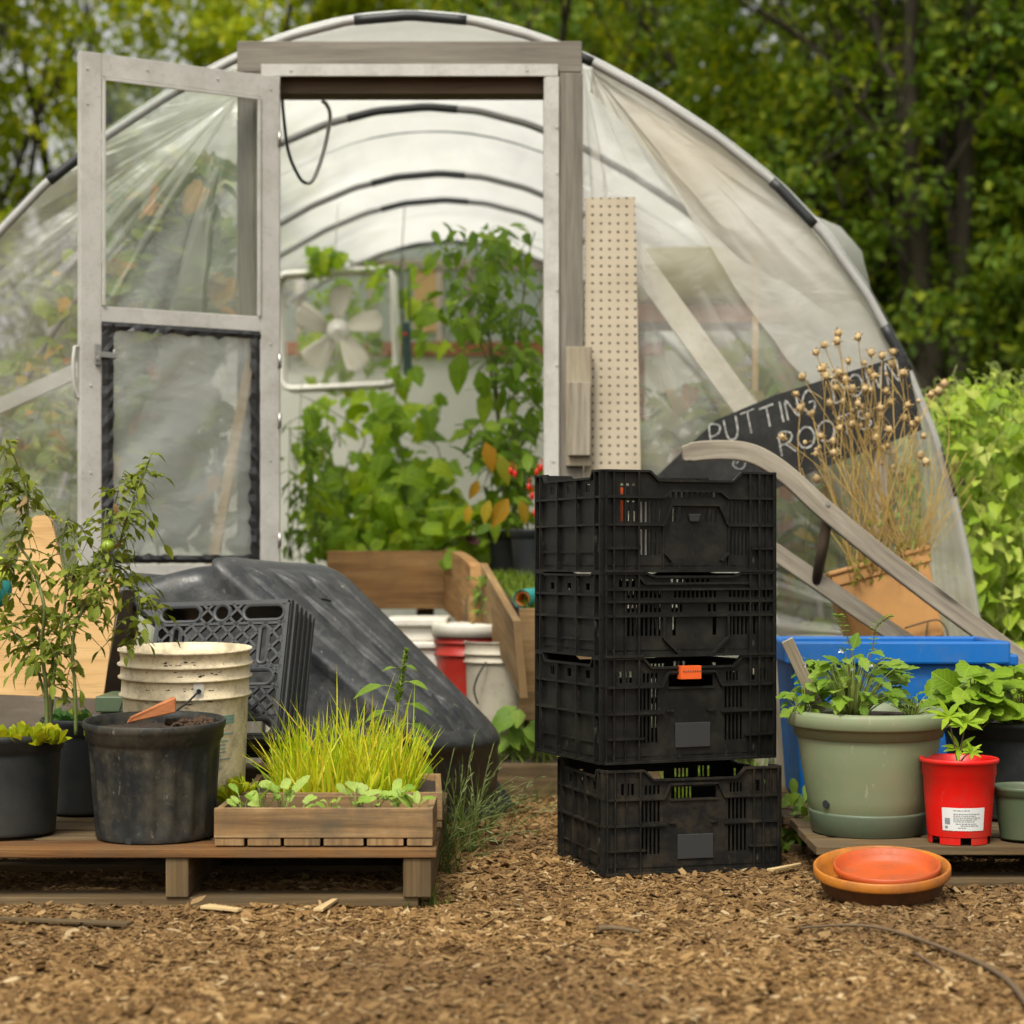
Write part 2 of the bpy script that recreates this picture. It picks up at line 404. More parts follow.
def film(name, tint, opac_lo, opac_hi, kind, corners=(), gloss=.10, transl=.6, stain=None, clear=None):
    """thin greenhouse polythene: part clear, part milky; creases fan out of the corners it is nailed at"""
    m, t = nt(name); g = NG(t); co = g.obj()
    haze = g.noise(co, 1.6, 4, .55, .3)
    fine = g.noise(g.vscale(co, (5, 1, 9)), 1.0, 5, .6, .8)
    h = g.math('ADD', g.math('MULTIPLY', haze, .75), g.math('MULTIPLY', fine, .35))
    crease = None
    sx = g.n('ShaderNodeSeparateXYZ', i_0=co)
    for (cx, cz, k) in corners:
        dx = g.math('SUBTRACT', sx.outputs[0], cx); dz = g.math('SUBTRACT', sx.outputs[2], cz)
        an = g.math('ARCTAN2', dz, dx)
        rr = g.math('SQRT', g.math('ADD', g.math('MULTIPLY', dx, dx), g.math('MULTIPLY', dz, dz)))
        cv = g.n('ShaderNodeCombineXYZ'); g.link(g.math('MULTIPLY', an, k), cv.inputs[0]); g.link(g.math('MULTIPLY', rr, .7), cv.inputs[1])
        st = g.ramp(g.noise(cv.outputs[0], 1.0, 3, .5, .2), [(.47, 0), (.60, 1)])
        fade = g.ramp(g.math('DIVIDE', rr, 2.6), [(0.05, 1), (.45, .55), (.9, .12)])
        st = g.math('MULTIPLY', st, fade)
        crease = st if crease is None else g.math('MAXIMUM', crease, st)
    op = g.ramp(h, [(.35, opac_lo), (.75, opac_hi)])
    opn = g.math('ADD', op, g.math('MULTIPLY', crease, .42)) if crease is not None else op
    if clear:   # roll-up sides of clear, newer film below a seam height
        zz = g.math('ADD', g.math('ADD', sx.outputs[2], g.math('MULTIPLY', sx.outputs[0], .2)), g.math('MULTIPLY', g.math('SUBTRACT', haze, .5), .5))
        sd_ = g.ramp(g.math('DIVIDE', zz, 2.5), [(clear[0] / 2.5, clear[2]), (clear[1] / 2.5, 1)])
        opn = g.math('MULTIPLY', opn, sd_)
    opn = g.math('MINIMUM', opn, .97)
    col = tint
    if stain:
        col = g.mix(g.ramp(g.noise(co, 1.3, 3), [(.42, 0), (.66, .8)]), tint, stain)
    fine2 = g.math('ADD', g.math('MULTIPLY', fine, .3), g.math('MULTIPLY', haze, .8))
    bh = g.math('ADD', fine2, g.math('MULTIPLY', crease, 1.3)) if crease is not None else fine2
    nrm = g.bump(bh, .7, .025)
    tl = g.n('ShaderNodeBsdfTranslucent'); df = g.n('ShaderNodeBsdfDiffuse')
    for b in (tl, df):
        if isinstance(col, bpy.types.NodeSocket): g.link(col, b.inputs['Color'])
        else: b.inputs['Color'].default_value = (*col, 1)
        g.link(nrm, b.inputs['Normal'])
    a = g.n('ShaderNodeMixShader'); a.inputs[0].default_value = transl
    g.link(df.outputs[0], a.inputs[1]); g.link(tl.outputs[0], a.inputs[2])
    gl = g.n('ShaderNodeBsdfGlossy'); gl.inputs['Roughness'].default_value = .27; g.link(nrm, gl.inputs['Normal'])
    tp = g.n('ShaderNodeBsdfTransparent'); tp.inputs['Color'].default_value = (.97, .965, .94, 1)
    b = g.n('ShaderNodeMixShader'); g.link(opn, b.inputs[0]); g.link(tp.outputs[0], b.inputs[1]); g.link(a.outputs[0], b.inputs[2])
    c = g.n('ShaderNodeMixShader'); c.inputs[0].default_value = gloss; g.link(b.outputs[0], c.inputs[1]); g.link(gl.outputs[0], c.inputs[2])
    g.out(c.outputs[0]); return m

def glass():
    m, t = nt('door_window_pane'); g = NG(t)
    tp = g.n('ShaderNodeBsdfTransparent'); tp.inputs['Color'].default_value = (.93, .95, .93, 1)
    gl = g.n('ShaderNodeBsdfGlossy'); gl.inputs['Roughness'].default_value = .05
    b = g.n('ShaderNodeMixShader'); b.inputs[0].default_value = .05; g.link(tp.outputs[0], b.inputs[1]); g.link(gl.outputs[0], b.inputs[2])
    g.out(b.outputs[0]); return m
M['glass'] = glass()

# foliage (real-world base colours)
M['tree_lime'] = leafm('leaf_yellow_green', [(.22, .30, .006), (.34, .43, .008), (.46, .52, .010), (.62, .58, .012)], .6, .52, False)
M['tree_mid'] = leafm('leaf_mid_green', [(.10, .18, .006), (.16, .255, .008), (.23, .32, .010), (.44, .44, .012)], .6, .48, False)
M['tree_dark'] = leafm('leaf_deep_green', [(.065, .13, .008), (.105, .185, .010), (.155, .235, .012), (.30, .33, .012)], .6, .44, False)
M['vine'] = leafm('leaf_cucumber', [(.12, .24, .006), (.19, .33, .009), (.28, .43, .014), (.40, .52, .025)], .5, .45, True, .25)
M['pepper'] = leafm('leaf_pepper', [(.085, .18, .008), (.15, .27, .010), (.25, .37, .018)], .4, .42, True, .25)
M['bean'] = leafm('leaf_bean', [(.17, .30, .012), (.27, .41, .02), (.38, .50, .045), (.54, .60, .14)], .5, .42, True, .3)
M['tomato_leaf'] = leafm('leaf_tomato', [(.13, .18, .02), (.20, .25, .025), (.29, .32, .04)], .6, .42, True, .25)
M['lettuce'] = leafm('leaf_yellow_lettuce', [(.28, .36, .012), (.42, .47, .015), (.58, .52, .02)], .5, .4, True, .25)
M['kale'] = leafm('leaf_blue_green', [(.04, .12, .025), (.08, .18, .035)], .5, .3)
M['potato'] = leafm('leaf_potted_green', [(.10, .20, .012), (.16, .28, .018), (.26, .38, .05)], .5, .38, True, .3)
M['mint'] = leafm('leaf_round_scalloped', [(.13, .25, .010), (.20, .33, .014), (.30, .42, .04)], .5, .38, True, .3)
M['lupin'] = leafm('leaf_palm', [(.25, .42, .012), (.34, .48, .02)], .5, .4)
M['weed'] = leafm('leaf_weed', [(.13, .23, .02), (.21, .32, .03)], .5, .38)
M['blade'] = leafm('blade_yellow_green', [(.30, .46, .010), (.48, .58, .012), (.68, .66, .016), (.74, .56, .05)], .5, .42, False)
M['grass'] = leafm('blade_wild_grass', [(.05, .085, .012), (.085, .125, .018), (.14, .16, .035)], .6, .35, False, .2)
M['lawn'] = leafm('blade_lawn', [(.09, .17, .010), (.15, .24, .014), (.22, .29, .02)], .6, .35, False)
M['orange_leaf'] = leafm('leaf_orange', [(.50, .30, .015), (.42, .34, .02), (.48, .17, .012), (.22, .30, .02)], .5, .45)
M['burgundy'] = leafm('leaf_burgundy', [(.05, .008, .012), (.09, .012, .02)], .5, .25)
M['seedling'] = leafm('leaf_seedling', [(.22, .38, .04), (.32, .47, .07), (.40, .52, .12)], .5, .38)
M['nast'] = leafm('leaf_broad_inside', [(.055, .13, .012), (.08, .17, .014), (.12, .21, .018), (.16, .26, .02), (.20, .29, .025), (.52, .21, .02)], .55, .4)
M['dead_leaf'] = leafm('leaf_dead', [(.20, .12, .05), (.34, .22, .10), (.12, .07, .03)], .8, .2, False)
# ------------------------------------------------------------------ camera, light
cam = bpy.data.cameras.new('camera'); co_ = bpy.data.objects.new('camera', cam); COL.objects.link(co_)
co_.location = (0, 0, H0); co_.rotation_euler = (R(90), 0, 0)
cam.sensor_width = 36; cam.lens = 36 * F / 1024; cam.shift_y = (HY - 512) / 1024
cam.clip_end = 2000; cam.clip_start = .05
cam.dof.use_dof = True; cam.dof.focus_distance = 4.4; cam.dof.aperture_fstop = 3.2
sc.camera = co_
SUN_EL, SUN_AZ = 56, 200      # a veiled sun high behind the camera's left shoulder
w = bpy.data.worlds.new('World'); sc.world = w; w.use_nodes = True
t = w.node_tree; t.nodes.clear(); g = NG(t)
sky = g.n('ShaderNodeTexSky', sky_type='NISHITA'); sky.sun_disc = False
sky.sun_elevation = R(SUN_EL); sky.sun_rotation = R(SUN_AZ); sky.dust_density = 6.0; sky.air_density = 1.0; sky.ozone_density = .6
hs = g.n('ShaderNodeHueSaturation'); hs.inputs['Saturation'].default_value = .18; g.link(sky.outputs[0], hs.inputs['Color'])
wm = g.mix(1.0, hs.outputs[0], (1.0, .98, .90), 'MULTIPLY')
bg = g.n('ShaderNodeBackground'); bg.inputs['Strength'].default_value = .13; g.link(wm, bg.inputs['Color'])
ow = g.n('ShaderNodeOutputWorld'); g.link(bg.outputs[0], ow.inputs['Surface'])
sun = bpy.data.lights.new('sun', 'SUN'); sun.energy = 1.5; sun.angle = R(14); sun.color = (1, .955, .84)
so = bpy.data.objects.new('sun', sun); COL.objects.link(so)
a, e = R(SUN_AZ), R(SUN_EL)
sd = Vector((math.sin(a) * math.cos(e), math.cos(a) * math.cos(e), math.sin(e)))
so.rotation_euler = sd.to_track_quat('Z', 'Y').to_euler(); so.location = (0, -2, 8)
sc.view_settings.view_transform = 'Standard'; sc.view_settings.look = 'None'; sc.view_settings.exposure = 0.65; sc.view_settings.gamma = 1
sc.render.engine = 'CYCLES'
sc.cycles.max_bounces = 10; sc.cycles.transparent_max_bounces = 24; sc.cycles.diffuse_bounces = 4; sc.cycles.transmission_bounces = 6
sc.cycles.caustics_reflective = False; sc.cycles.caustics_refractive = False

# ------------------------------------------------------------------ ground
def gz(x, y):
    return .010 * noise.noise((x * 2.2, y * 2.2, 0)) + .006 * noise.noise((x * 6, y * 6, 3)) - .004
def make_ground():
    ax = [-400, -120, -50, -25, -14, -9, -6, -4.5]; xs = ax + list(np.arange(-3.4, 3.41, .06)) + [-q for q in ax[::-1]]
    ys = [-60, -20, -6, 0, 1.2, 2.0] + list(np.arange(2.5, 6.8, .06)) + [7.4, 8.2, 9.5, 11, 14, 20, 30, 50, 110, 260, 600]
    V = []; nx = len(xs)
    for y in ys:
        for x in xs:
            V.append((x, y, gz(x, y) if (abs(x) < 3.5 and 2 < y < 7) else 0.0))
    I = []
    for j in range(len(ys) - 1):
        for i in range(nx - 1):
            I += [j * nx + i, j * nx + i + 1, (j + 1) * nx + i + 1, (j + 1) * nx + i]
    m, t = nt('mulch_ground'); g = NG(t); co = g.obj()
    big = g.noise(co, 2.2, 4)
    vo = g.n('ShaderNodeTexVoronoi'); vo.inputs['Scale'].default_value = 1.0
    g.link(g.vscale(co, (48, 75, 40)), vo.inputs['Vector'])
    chip = g.n('ShaderNodeSeparateColor'); g.link(vo.outputs['Color'], chip.inputs[0])
    col = g.ramp(chip.outputs[0], [(0, (.045, .024, .009)), (.45, (.11, .06, .021)), (.8, (.18, .105, .04)), (1, (.26, .165, .07))])
    col = g.mix(g.ramp(big, [(.35, 0), (.7, .55)]), col, (.075, .045, .022))
    grass = g.ramp(g.noise(co, 9, 6, .7), [(.3, (.03, .055, .012)), (.7, (.09, .13, .025))])
    sy = g.n('ShaderNodeSeparateXYZ', i_0=co)
    edge = g.math('ADD', sy.outputs[1], g.math('MULTIPLY', g.noise(co, 3, 4), .8))
    col = g.mix(g.ramp(g.math('MULTIPLY', g.math('SUBTRACT', edge, 5.9), 1.6), [(0, 0), (1, 1)]), col, grass)
    g.out(g.pbsdf(col, .95, g.bump(g.math('ADD', vo.outputs['Distance'], big), .9, .012), 0, .2).outputs[0])
    o = bpy.data.objects.new('ground', np_mesh('ground', V, 4, I, m, smooth=True)); COL.objects.link(o)
    tag(o, 'brown wood chip mulch covering the yard in front of the greenhouse', 'ground', kind='structure')
make_ground()

def make_chips():
    rng = np.random.default_rng(5)
    N = 330000
    y = 2.75 + (6.05 - 2.75) * rng.random(N) ** 1.25
    x = (rng.random(N) * 2 - 1) * (.30 * y + .25)
    keep = rng.random(N) < np.where(y < 5.1, 1.0, .5)
    x, y = x[keep], y[keep]; N = len(x)
    z = np.array([gz(a, b) for a, b in zip(x, y)])
    L = rng.lognormal(math.log(.0047), .6, N).clip(.002, .017); W = L * rng.uniform(.16, .46, N); T = rng.uniform(.0012, .003, N)
    yaw = rng.normal(0, .9, N) + rng.choice([0, math.pi / 2], N, p=[.75, .25]); pit = rng.normal(0, .24, N); rol = rng.normal(0, .42, N)
    z = z + .003 + np.abs(np.sin(pit)) * L * .5 + rng.random(N) * .006
    base = np.array([[-1, -1, 0], [.2, -1.15, .35], [1, -.75, 0], [1, .8, 0], [-.1, 1.1, .35], [-1, .9, 0]])
    top = base + np.array([0, 0, 1.0])
    loc = np.concatenate([base, top])[None].repeat(N, 0)
    loc = loc * (1 + rng.normal(0, .16, loc.shape) * np.array([1, 1, 0]))
    loc[:, :, 0] *= L[:, None]; loc[:, :, 1] *= W[:, None]; loc[:, :, 2] *= T[:, None] * 1.0
    cy, sy, cp, sp, cr, sr = np.cos(yaw), np.sin(yaw), np.cos(pit), np.sin(pit), np.cos(rol), np.sin(rol)
    X, Y, Z = loc[:, :, 0], loc[:, :, 1], loc[:, :, 2]
    Y, Z = Y * cr[:, None] - Z * sr[:, None], Y * sr[:, None] + Z * cr[:, None]
    X, Z = X * cp[:, None] + Z * sp[:, None], -X * sp[:, None] + Z * cp[:, None]
    X, Y = X * cy[:, None] - Y * sy[:, None], X * sy[:, None] + Y * cy[:, None]
    V = np.stack([X + x[:, None], Y + y[:, None], Z + z[:, None]], 2).reshape(-1, 3)
    q = np.array([[6, 7, 10, 11], [7, 8, 9, 10], [0, 1, 7, 6], [1, 2, 8, 7], [2, 3, 9, 8], [3, 4, 10, 9], [4, 5, 11, 10], [5, 0, 6, 11]])
    I = (q[None] + (np.arange(N) * 12)[:, None, None]).reshape(-1)
    m, t = nt('wood_chips'); g = NG(t)
    col = g.ramp(g.island(), [(0, (.075, .038, .013)), (.2, (.155, .083, .028)), (.5, (.245, .138, .050)), (.8, (.335, .202, .080)), (.95, (.45, .30, .135)), (1, (.58, .44, .25))])
    co = g.obj()
    col = g.mix(g.ramp(g.noise(co, 1.7, 4, .6), [(.36, .5), (.58, 0)]), col, (.085, .05, .025))
    col = g.mix(g.math('MULTIPLY', g.noise(co, 160, 3, .7), .5), col, (.07, .042, .02))
    g.out(g.pbsdf(col, .9, None, 0, .2).outputs[0])
    o = bpy.data.objects.new('wood_chips', np_mesh('wood_chips', V, 4, I, m)); COL.objects.link(o)
    tag(o, 'loose brown wood chips and bark scattered over the yard', 'mulch', kind='stuff')
make_chips()

# ------------------------------------------------------------------ trees
def leaf_cloud(centres, radii, per, size, rng, squash=.8, down=.3):
    """diamond leaves, folded on the midrib, round many clump centres"""
    C = np.repeat(centres, per, 0); Rr = np.repeat(radii, per)
    N = len(C)
    d = rng.normal(0, 1, (N, 3)); d /= np.linalg.norm(d, axis=1)[:, None]
    p = C + d * (Rr * rng.random(N) ** .45)[:, None] * np.array([1, 1, squash])
    S = size * rng.lognormal(0, .25, N)
    a = rng.normal(0, 1, (N, 3)); a[:, 2] -= down; a /= np.linalg.norm(a, axis=1)[:, None]
    nn = rng.normal(0, 1, (N, 3)) + np.array([0, 0, 1.1]); b = np.cross(nn, a); b /= np.linalg.norm(b, axis=1)[:, None]
    c = np.cross(a, b)
    k = S[:, None]
    V = np.stack([p - a * k * .5, p + b * k * .28 + c * k * .06, p + a * k * .55 - c * k * .05, p - b * k * .28 + c * k * .06], 1).reshape(-1, 3)
    I = (np.array([0, 1, 2, 3])[None] + (np.arange(N) * 4)[:, None]).reshape(-1)
    return V, I

TL, TM, TD = M['tree_lime'], M['tree_mid'], M['tree_dark']
def make_tree(label, x, y, h, lean, clumps, per, leaf, mat, seed, base_r=.17, crown_lo=.15, spread=1.5, trunk_forks=3):
    rnd = random.Random(seed); rng = np.random.default_rng(seed)
    root = thing('broadleaf_tree', label, 'tree', (x, y, 0), 'trees behind the greenhouse')
    clumps = int(clumps * (1.25 if mat is TL else 1.6 if mat is TM else 1.35)); leaf *= .84; per = int(per * 1.6); mb = MB(); tips = []
    def limb(p, d, L, r, depth):
        pts = [p]; rad = [r]; n = 6
        for i in range(n):
            d = (d + Vector((rnd.gauss(0, .13), rnd.gauss(0, .13), rnd.gauss(.05, .08)))).normalized()
            p = p + d * (L / n); pts.append(p); rad.append(r * (1 - .55 * (i + 1) / n))
            if depth < 3 and i >= 1 and rnd.random() < .75:
                s = Vector((rnd.gauss(0, 1), rnd.gauss(0, 1), rnd.uniform(.1, .7))).normalized()
                limb(p, (d * .55 + s).normalized(), L * rnd.uniform(.4, .62), rad[-1] * .58, depth + 1)
        tips.append(p)
        if depth >= 1: tips.extend(pts[2:])
        mb.tube(pts, rad, 7 if depth < 2 else 5, caps=False)
    for k in range(trunk_forks):
        dirv = Vector((lean + rnd.gauss(0, .16) * (k > 0), rnd.gauss(0, .12), 1)).normalized()
        limb(Vector((x + rnd.gauss(0, .14) * (k > 0), y + rnd.gauss(0, .1) * (k > 0), -.05)), dirv, h * rnd.uniform(.75, .95), base_r * (1 if k == 0 else rnd.uniform(.5, .85)), 0)
    mb.build('trunk', M['bark'], root)
    C = []
    while len(C) < clumps:
        if tips and rnd.random() < .5:
            p = rnd.choice(tips); c = (p.x + rnd.gauss(0, .35), p.y + rnd.gauss(0, .35), p.z + rnd.gauss(0, .3))
        else:
            u = rnd.uniform(crown_lo, 1.02); wd = spread * (math.sin(min(1, u) ** .7 * math.pi * .86 + .25) * .75 + .3)
            an = rnd.uniform(0, 2 * math.pi); q = wd * rnd.random() ** .5
            c = (x + lean * u * h + q * math.cos(an), y + q * math.sin(an), u * h)
        if c[2] < .3: continue
        C.append(c)
    C = np.array(C); rad = rng.uniform(.16, .42, len(C))
    V, I = leaf_cloud(C, rad, per, leaf, rng)
    me = np_mesh('crown', V - np.array([x, y, 0]), 4, I, mat)
    o = bpy.data.objects.new('crown', me); COL.objects.link(o); o.parent = root
    return root
TL, TM, TD = M['tree_lime'], M['tree_mid'], M['tree_dark']
make_tree('yellow green tree at the far left edge behind the greenhouse', -4.6, 15.5, 5.2, .02, 230, 55, .10, TL, 11, .13)
make_tree('airy yellow green tree with sky showing through, above the open door', -2.9, 16.5, 5.4, .03, 190, 52, .10, TL, 12, .14)
make_tree('light green tree behind the top left of the door frame', -1.3, 17.0, 5.6, -.02, 240, 55, .10, TL, 13, .15)
make_tree('mid green tree directly behind the top of the hoop arch', .35, 17.5, 5.8, .0, 260, 55, .10, TM, 14, .16)
make_tree('green tree with yellow tinged outer leaves right of the arch top', 1.75, 15.0, 4.4, .03, 250, 55, .09, TM, 15, .11, .2, 1.05)
make_tree('dark tree with a thick forked trunk right of the greenhouse', 2.95, 13.6, 6.0, .0, 250, 52, .085, TD, 16, .17, .33, 1.3, 4)
make_tree('dark tree whose pale trunk leans to the right edge', 3.75, 14.6, 6.2, .10, 230, 52, .085, TM, 17, .13, .36, 1.2, 3)
make_tree('tall dark tree at the right edge with a bare upper limb', 4.9, 16.5, 6.4, -.02, 240, 52, .095, TD, 18, .16, .25, 1.5)
make_tree('deep green tree in the second row behind the greenhouse roof', 1.2, 19.5, 6.6, .02, 230, 52, .12, TD, 19, .16)
make_tree('second row tree filling the gap behind the right hand trunks', 4.1, 20.5, 6.2, 0, 270, 52, .12, TD, 20, .2, .05, 2.0)

def far_wood():
    rng = np.random.default_rng(77)
    n = 1500
    x = rng.uniform(-11, 11, n); y = rng.uniform(24, 30, n)
    top = 3.3 + .9 * np.sin(x * .9) + .7 * np.sin(x * 2.3 + 1) + np.where(x < 0, -.5, 1.3)
    z = rng.random(n) * top
    V, I = leaf_cloud(np.stack([x, y, z], 1), rng.uniform(.4, .8, n), 34, .22, rng)
    o = bpy.data.objects.new('far_wood', np_mesh('far_wood', V, 4, I, M['tree_dark'])); COL.objects.link(o)
    tag(o, 'dark far off woodland closing the view behind the trees', 'woodland', kind='stuff')
    n = 420
    x = rng.uniform(-7, 7, n); y = rng.uniform(13.2, 18, n); z = rng.random(n) * 1.3
    V, I = leaf_cloud(np.stack([x, y, z], 1), rng.uniform(.25, .45, n), 50, .11, rng)
    o = bpy.data.objects.new('undergrowth', np_mesh('undergrowth', V, 4, I, M['tree_dark'])); COL.objects.link(o)
    tag(o, 'dark tangled undergrowth round the feet of the trees', 'undergrowth', kind='stuff')
far_wood()
# ------------------------------------------------------------------ greenhouse
YG, YB = 6.12, 10.5
ARC = [(0, 14), (60, 18), (125, 36), (172, 57), (240, 95), (309, 140), (374, 186), (409, 232), (459, 290), (497, 365), (524, 440), (541, 495), (554, 560), (564, 605), (572, 690), (575, 790)]
XC = PX(411, YG)
def arc_pts(n=60, grow=0.0):
    """arch in (x, z), left foot to right foot, smoothed and evenly spaced"""
    A = [(dx * YG / F, PZ(y, YG)) for dx, y in ARC]
    pts = [(-a, b) for a, b in A[:0:-1]] + A
    P_ = np.array(pts)
    for _ in range(2):
        Q = P_.copy(); Q[1:-1] = .25 * P_[:-2] + .5 * P_[1:-1] + .25 * P_[2:]; P_ = Q
    d = np.concatenate([[0], np.cumsum(np.hypot(*np.diff(P_, axis=0).T))])
    s = np.linspace(0, d[-1], n)
    x = np.interp(s, d, P_[:, 0]); z = np.interp(s, d, P_[:, 1])
    z[0] = z[-1] = 0
    if grow:
        c = np.array([0, .6]); v = np.stack([x, z], 1) - c; L = np.linalg.norm(v, axis=1)[:, None]
        v = v * (1 + grow / L); x, z = v[:, 0] + c[0], np.maximum(v[:, 1] + c[1], 0)
    return [(XC + a, b) for a, b in zip(x, z)]
def arc_half(z):
    """half width of the arch at height z"""
    p = [(b, a - XC) for a, b in arc_pts(120) if a >= XC]
    zs = [q[0] for q in p][::-1]; hs = [q[1] for q in p][::-1]
    return float(np.interp(z, zs, hs))

M['roof_film'] = film('roof_polythene', (.80, .80, .785), .66, .86, 'roof', (), .05, .78, None, (1.75, 2.25, .10))
M['end_film'] = film('end_wall_polythene', (.86, .83, .76), .02, .19, 'end', ((PX(583, YG) - XC, PZ(60, YG), 3.2), (PX(237, YG) - XC, PZ(95, YG), 3.4), (PX(930, YG) - XC, PZ(640, YG), 2.6)), .11, .6, (.82, .78, .70))
M['fold_film'] = film('doubled_polythene', (.76, .745, .70), .42, .76, 'fold', ((PX(590, YG) - XC, PZ(70, YG), 3.0),), .10, .5, (.70, .63, .50))
M['back_film'] = film('back_wall_polythene', (.92, .90, .86), .82, .96, 'back', (), .04, .5)
M['door_film'] = film('door_panel_polythene', (.50, .54, .53), .34, .56, 'door', (), .13, .45)

gh = thing('greenhouse', 'hoop greenhouse of cloudy plastic film with open screen door', 'greenhouse', (XC, YG, 0))

# roof film
ap = arc_pts(70, .022); NY = 34
mb = MB()
for j in range(NY + 1):
    y = YG - .03 + (YB - YG + .06) * j / NY
    for i, (x, z) in enumerate(ap):
        t_ = i / 69
        sag = .022 * math.sin((y - YG) / 1.2 * 2 * math.pi) * .5 + .012 * noise.noise((x * 3, y * 2.2, z * 3))
        if j in (0, NY): sag = 0
        bul = .20 * math.exp(-((y - 6.75) / .28) ** 2) * math.exp(-((t_ - .735) / .035) ** 2)
        v = Vector((x - XC, 0, z - .6)); v.normalize()
        mb.vert((x + v.x * (sag + bul), y, max(0, z + v.z * (sag + bul))))
for j in range(NY):
    for i in range(69):
        a = j * 70 + i; mb.face((a, a + 1, a + 71, a + 70), None, 0, True)
mb.build('roof_film', M['roof_film'], gh)

# hoops: pale pipe with black sleeves
def hoop(y, r, mat, sleeves, name='hoop'):
    h = MB(); pts = [(x, y, z) for x, z in arc_pts(210)]
    h.tube(pts, r, 10, 0)
    for a, b in sleeves:
        h.tube(pts[a:b], r * 1.12, 10, 1)
    return h.build(name, [mat, M['coupler']], gh)
def hoop_px(y0, y1, right=True):
    """index range of the front hoop between two image heights"""
    z0, z1 = PZ(y0, YG), PZ(y1, YG)
    id_ = [i for i, (x, z) in enumerate(arc_pts(210)) if z1 <= z <= z0 and ((x > XC) == right)]
    return (min(id_), max(id_) + 2)
hoop(YG - .035, .0135, M['pipe'], [hoop_px(180, 222), hoop_px(325, 372), hoop_px(440, 492), hoop_px(150, 186, False), (99, 111), hoop_px(54, 65)])
for y, r in ((7.31, .0135), (8.57, .0135), (9.2, .0125), (10.4, .010)):
    hoop(y, r, M['pipe_dk'], [(95, 109)])
for y in (7.85, 9.65):
    rp = MB(); rp.tube([(x, y, z) for x, z in arc_pts(70, .03)], .004, 5); rp.build('roof_rope', M['dark_green_pl'], gh)

# end wall film, each side of the door and the strip over it
def end_panel(name, x_in, side, ztop):
    mb = MB(); nz, nx = 60, 44
    for j in range(nz + 1):
        z = ztop * j / nz; xo = XC + side * arc_half(z)
        for i in range(nx + 1):
            t_ = i / nx; x = x_in + (xo - x_in) * t_
            ed = min(1, 5 * t_, 5 * (1 - t_), 5 * (1 - j / nz) + .1)
            # creases pulled from the top inner corner
            dx, dz = abs(x - x_in) + .01, (ztop - .05 - z)
            an = math.atan2(dz, dx); rr = math.hypot(dx, dz)
            w_ = .020 * noise.noise((an * 5 + side * 7, rr * .8, 1.7)) + .012 * noise.noise((x * 5, z * 5, 9)) + .006 * noise.noise((x * 15, z * 9, 4))
            mb.vert((x, YG + .01 + w_ * ed, z))
    for j in range(nz):
        for i in range(nx):
            a = j * (nx + 1) + i; q = (a, a + 1, a + nx + 2, a + nx + 1)
            mb.face(q if side > 0 else q[::-1], None, 0, True)
    return mb.build(name, M['end_film'], gh)
XL, XR = PX(250, YG), PX(570, YG)
end_panel('end_wall_film', XR, 1, PZ(68, YG)); end_panel('end_wall_film', XL, -1, PZ(68, YG))
mb = MB(); n = 20
zt = PZ(70, YG)
for i in range(n + 1):
    x = PX(237, YG) + (PX(583, YG) - PX(237, YG)) * i / n
    zz = [b for a, b in sorted((abs(a - x), b) for a, b in arc_pts(300))[:1]]
    mb.vert((x, YG + .012, zt)); mb.vert((x, YG + .012, max(zt + .001, zz[0])))
for i in range(n): mb.face((2 * i, 2 * i + 2, 2 * i + 3, 2 * i + 1), None, 0, True)
M['strip_film'] = film('gable_strip_polythene', (.84, .84, .82), .62, .86, 'strip', (), .05, .6)
mb.build('gable_film', M['strip_film'], gh)
# the doubled, browner film on the upper right
pts = [(590, 92), (650, 150), (700, 220), (745, 300), (800, 372), (850, 425), (905, 465), (925, 440), (903, 368), (868, 296), (818, 238), (780, 190), (716, 145), (650, 103), (600, 72)]
mb = MB()
lo = [(590, 92), (630, 130), (668, 178), (705, 238), (742, 300), (790, 362), (840, 418), (900, 475)]
hi = [(592, 66), (652, 101), (716, 142), (778, 188), (820, 240), (866, 296), (902, 368), (930, 446)]
K = 8; NN = 42
for j in range(NN + 1):
    s_ = j / NN * (len(lo) - 1); k = min(int(s_), len(lo) - 2); f_ = s_ - k
    A = [lo[k][q] * (1 - f_) + lo[k + 1][q] * f_ for q in (0, 1)]; B = [hi[k][q] * (1 - f_) + hi[k + 1][q] * f_ for q in (0, 1)]
    for i in range(K + 1):
        t_ = i / K; p = P(A[0] * (1 - t_) + B[0] * t_ + 5 * noise.noise((j * .35, 2, 1)) * (1 - t_), A[1] * (1 - t_) + B[1] * t_, YG - .012)
        mb.vert(p + Vector((0, .012 * noise.noise((i * .5, j * .22, 5)) * math.sin(t_ * 3.14) - .004, 0)))
for j in range(NN):
    for i in range(K):
        a = j * (K + 1) + i; mb.face((a, a + K + 1, a + K + 2, a + 1), None, 0, True)
mb.build('film_fold', M['fold_film'], gh)
# gathered film along the right foot of the front hoop
mb = MB()
base = [(905, 372), (935, 440), (950, 500), (962, 560), (972, 610), (985, 690), (990, 786)]
for j in range(33):
    s_ = j / 32 * 6; k = min(int(s_), 5); f_ = s_ - k
    cx = base[k][0] * (1 - f_) + base[k + 1][0] * f_; cy = base[k][1] * (1 - f_) + base[k + 1][1] * f_
    wd = 14 + 42 * (j / 32) ** .8
    for i in range(13):
        t_ = i / 12
        p = P(cx - wd * (1 - t_) + 3, cy, YG - .05); mb.vert(p + Vector((0, .014 * math.sin(t_ * 21 + j * .12) - .02 * t_, 0)))
for j in range(32):
    for i in range(12):
        a = j * 13 + i; mb.face((a, a + 13, a + 14, a + 1), None, 0, True)
mb.build('gathered_film', M['fold_film'], gh)

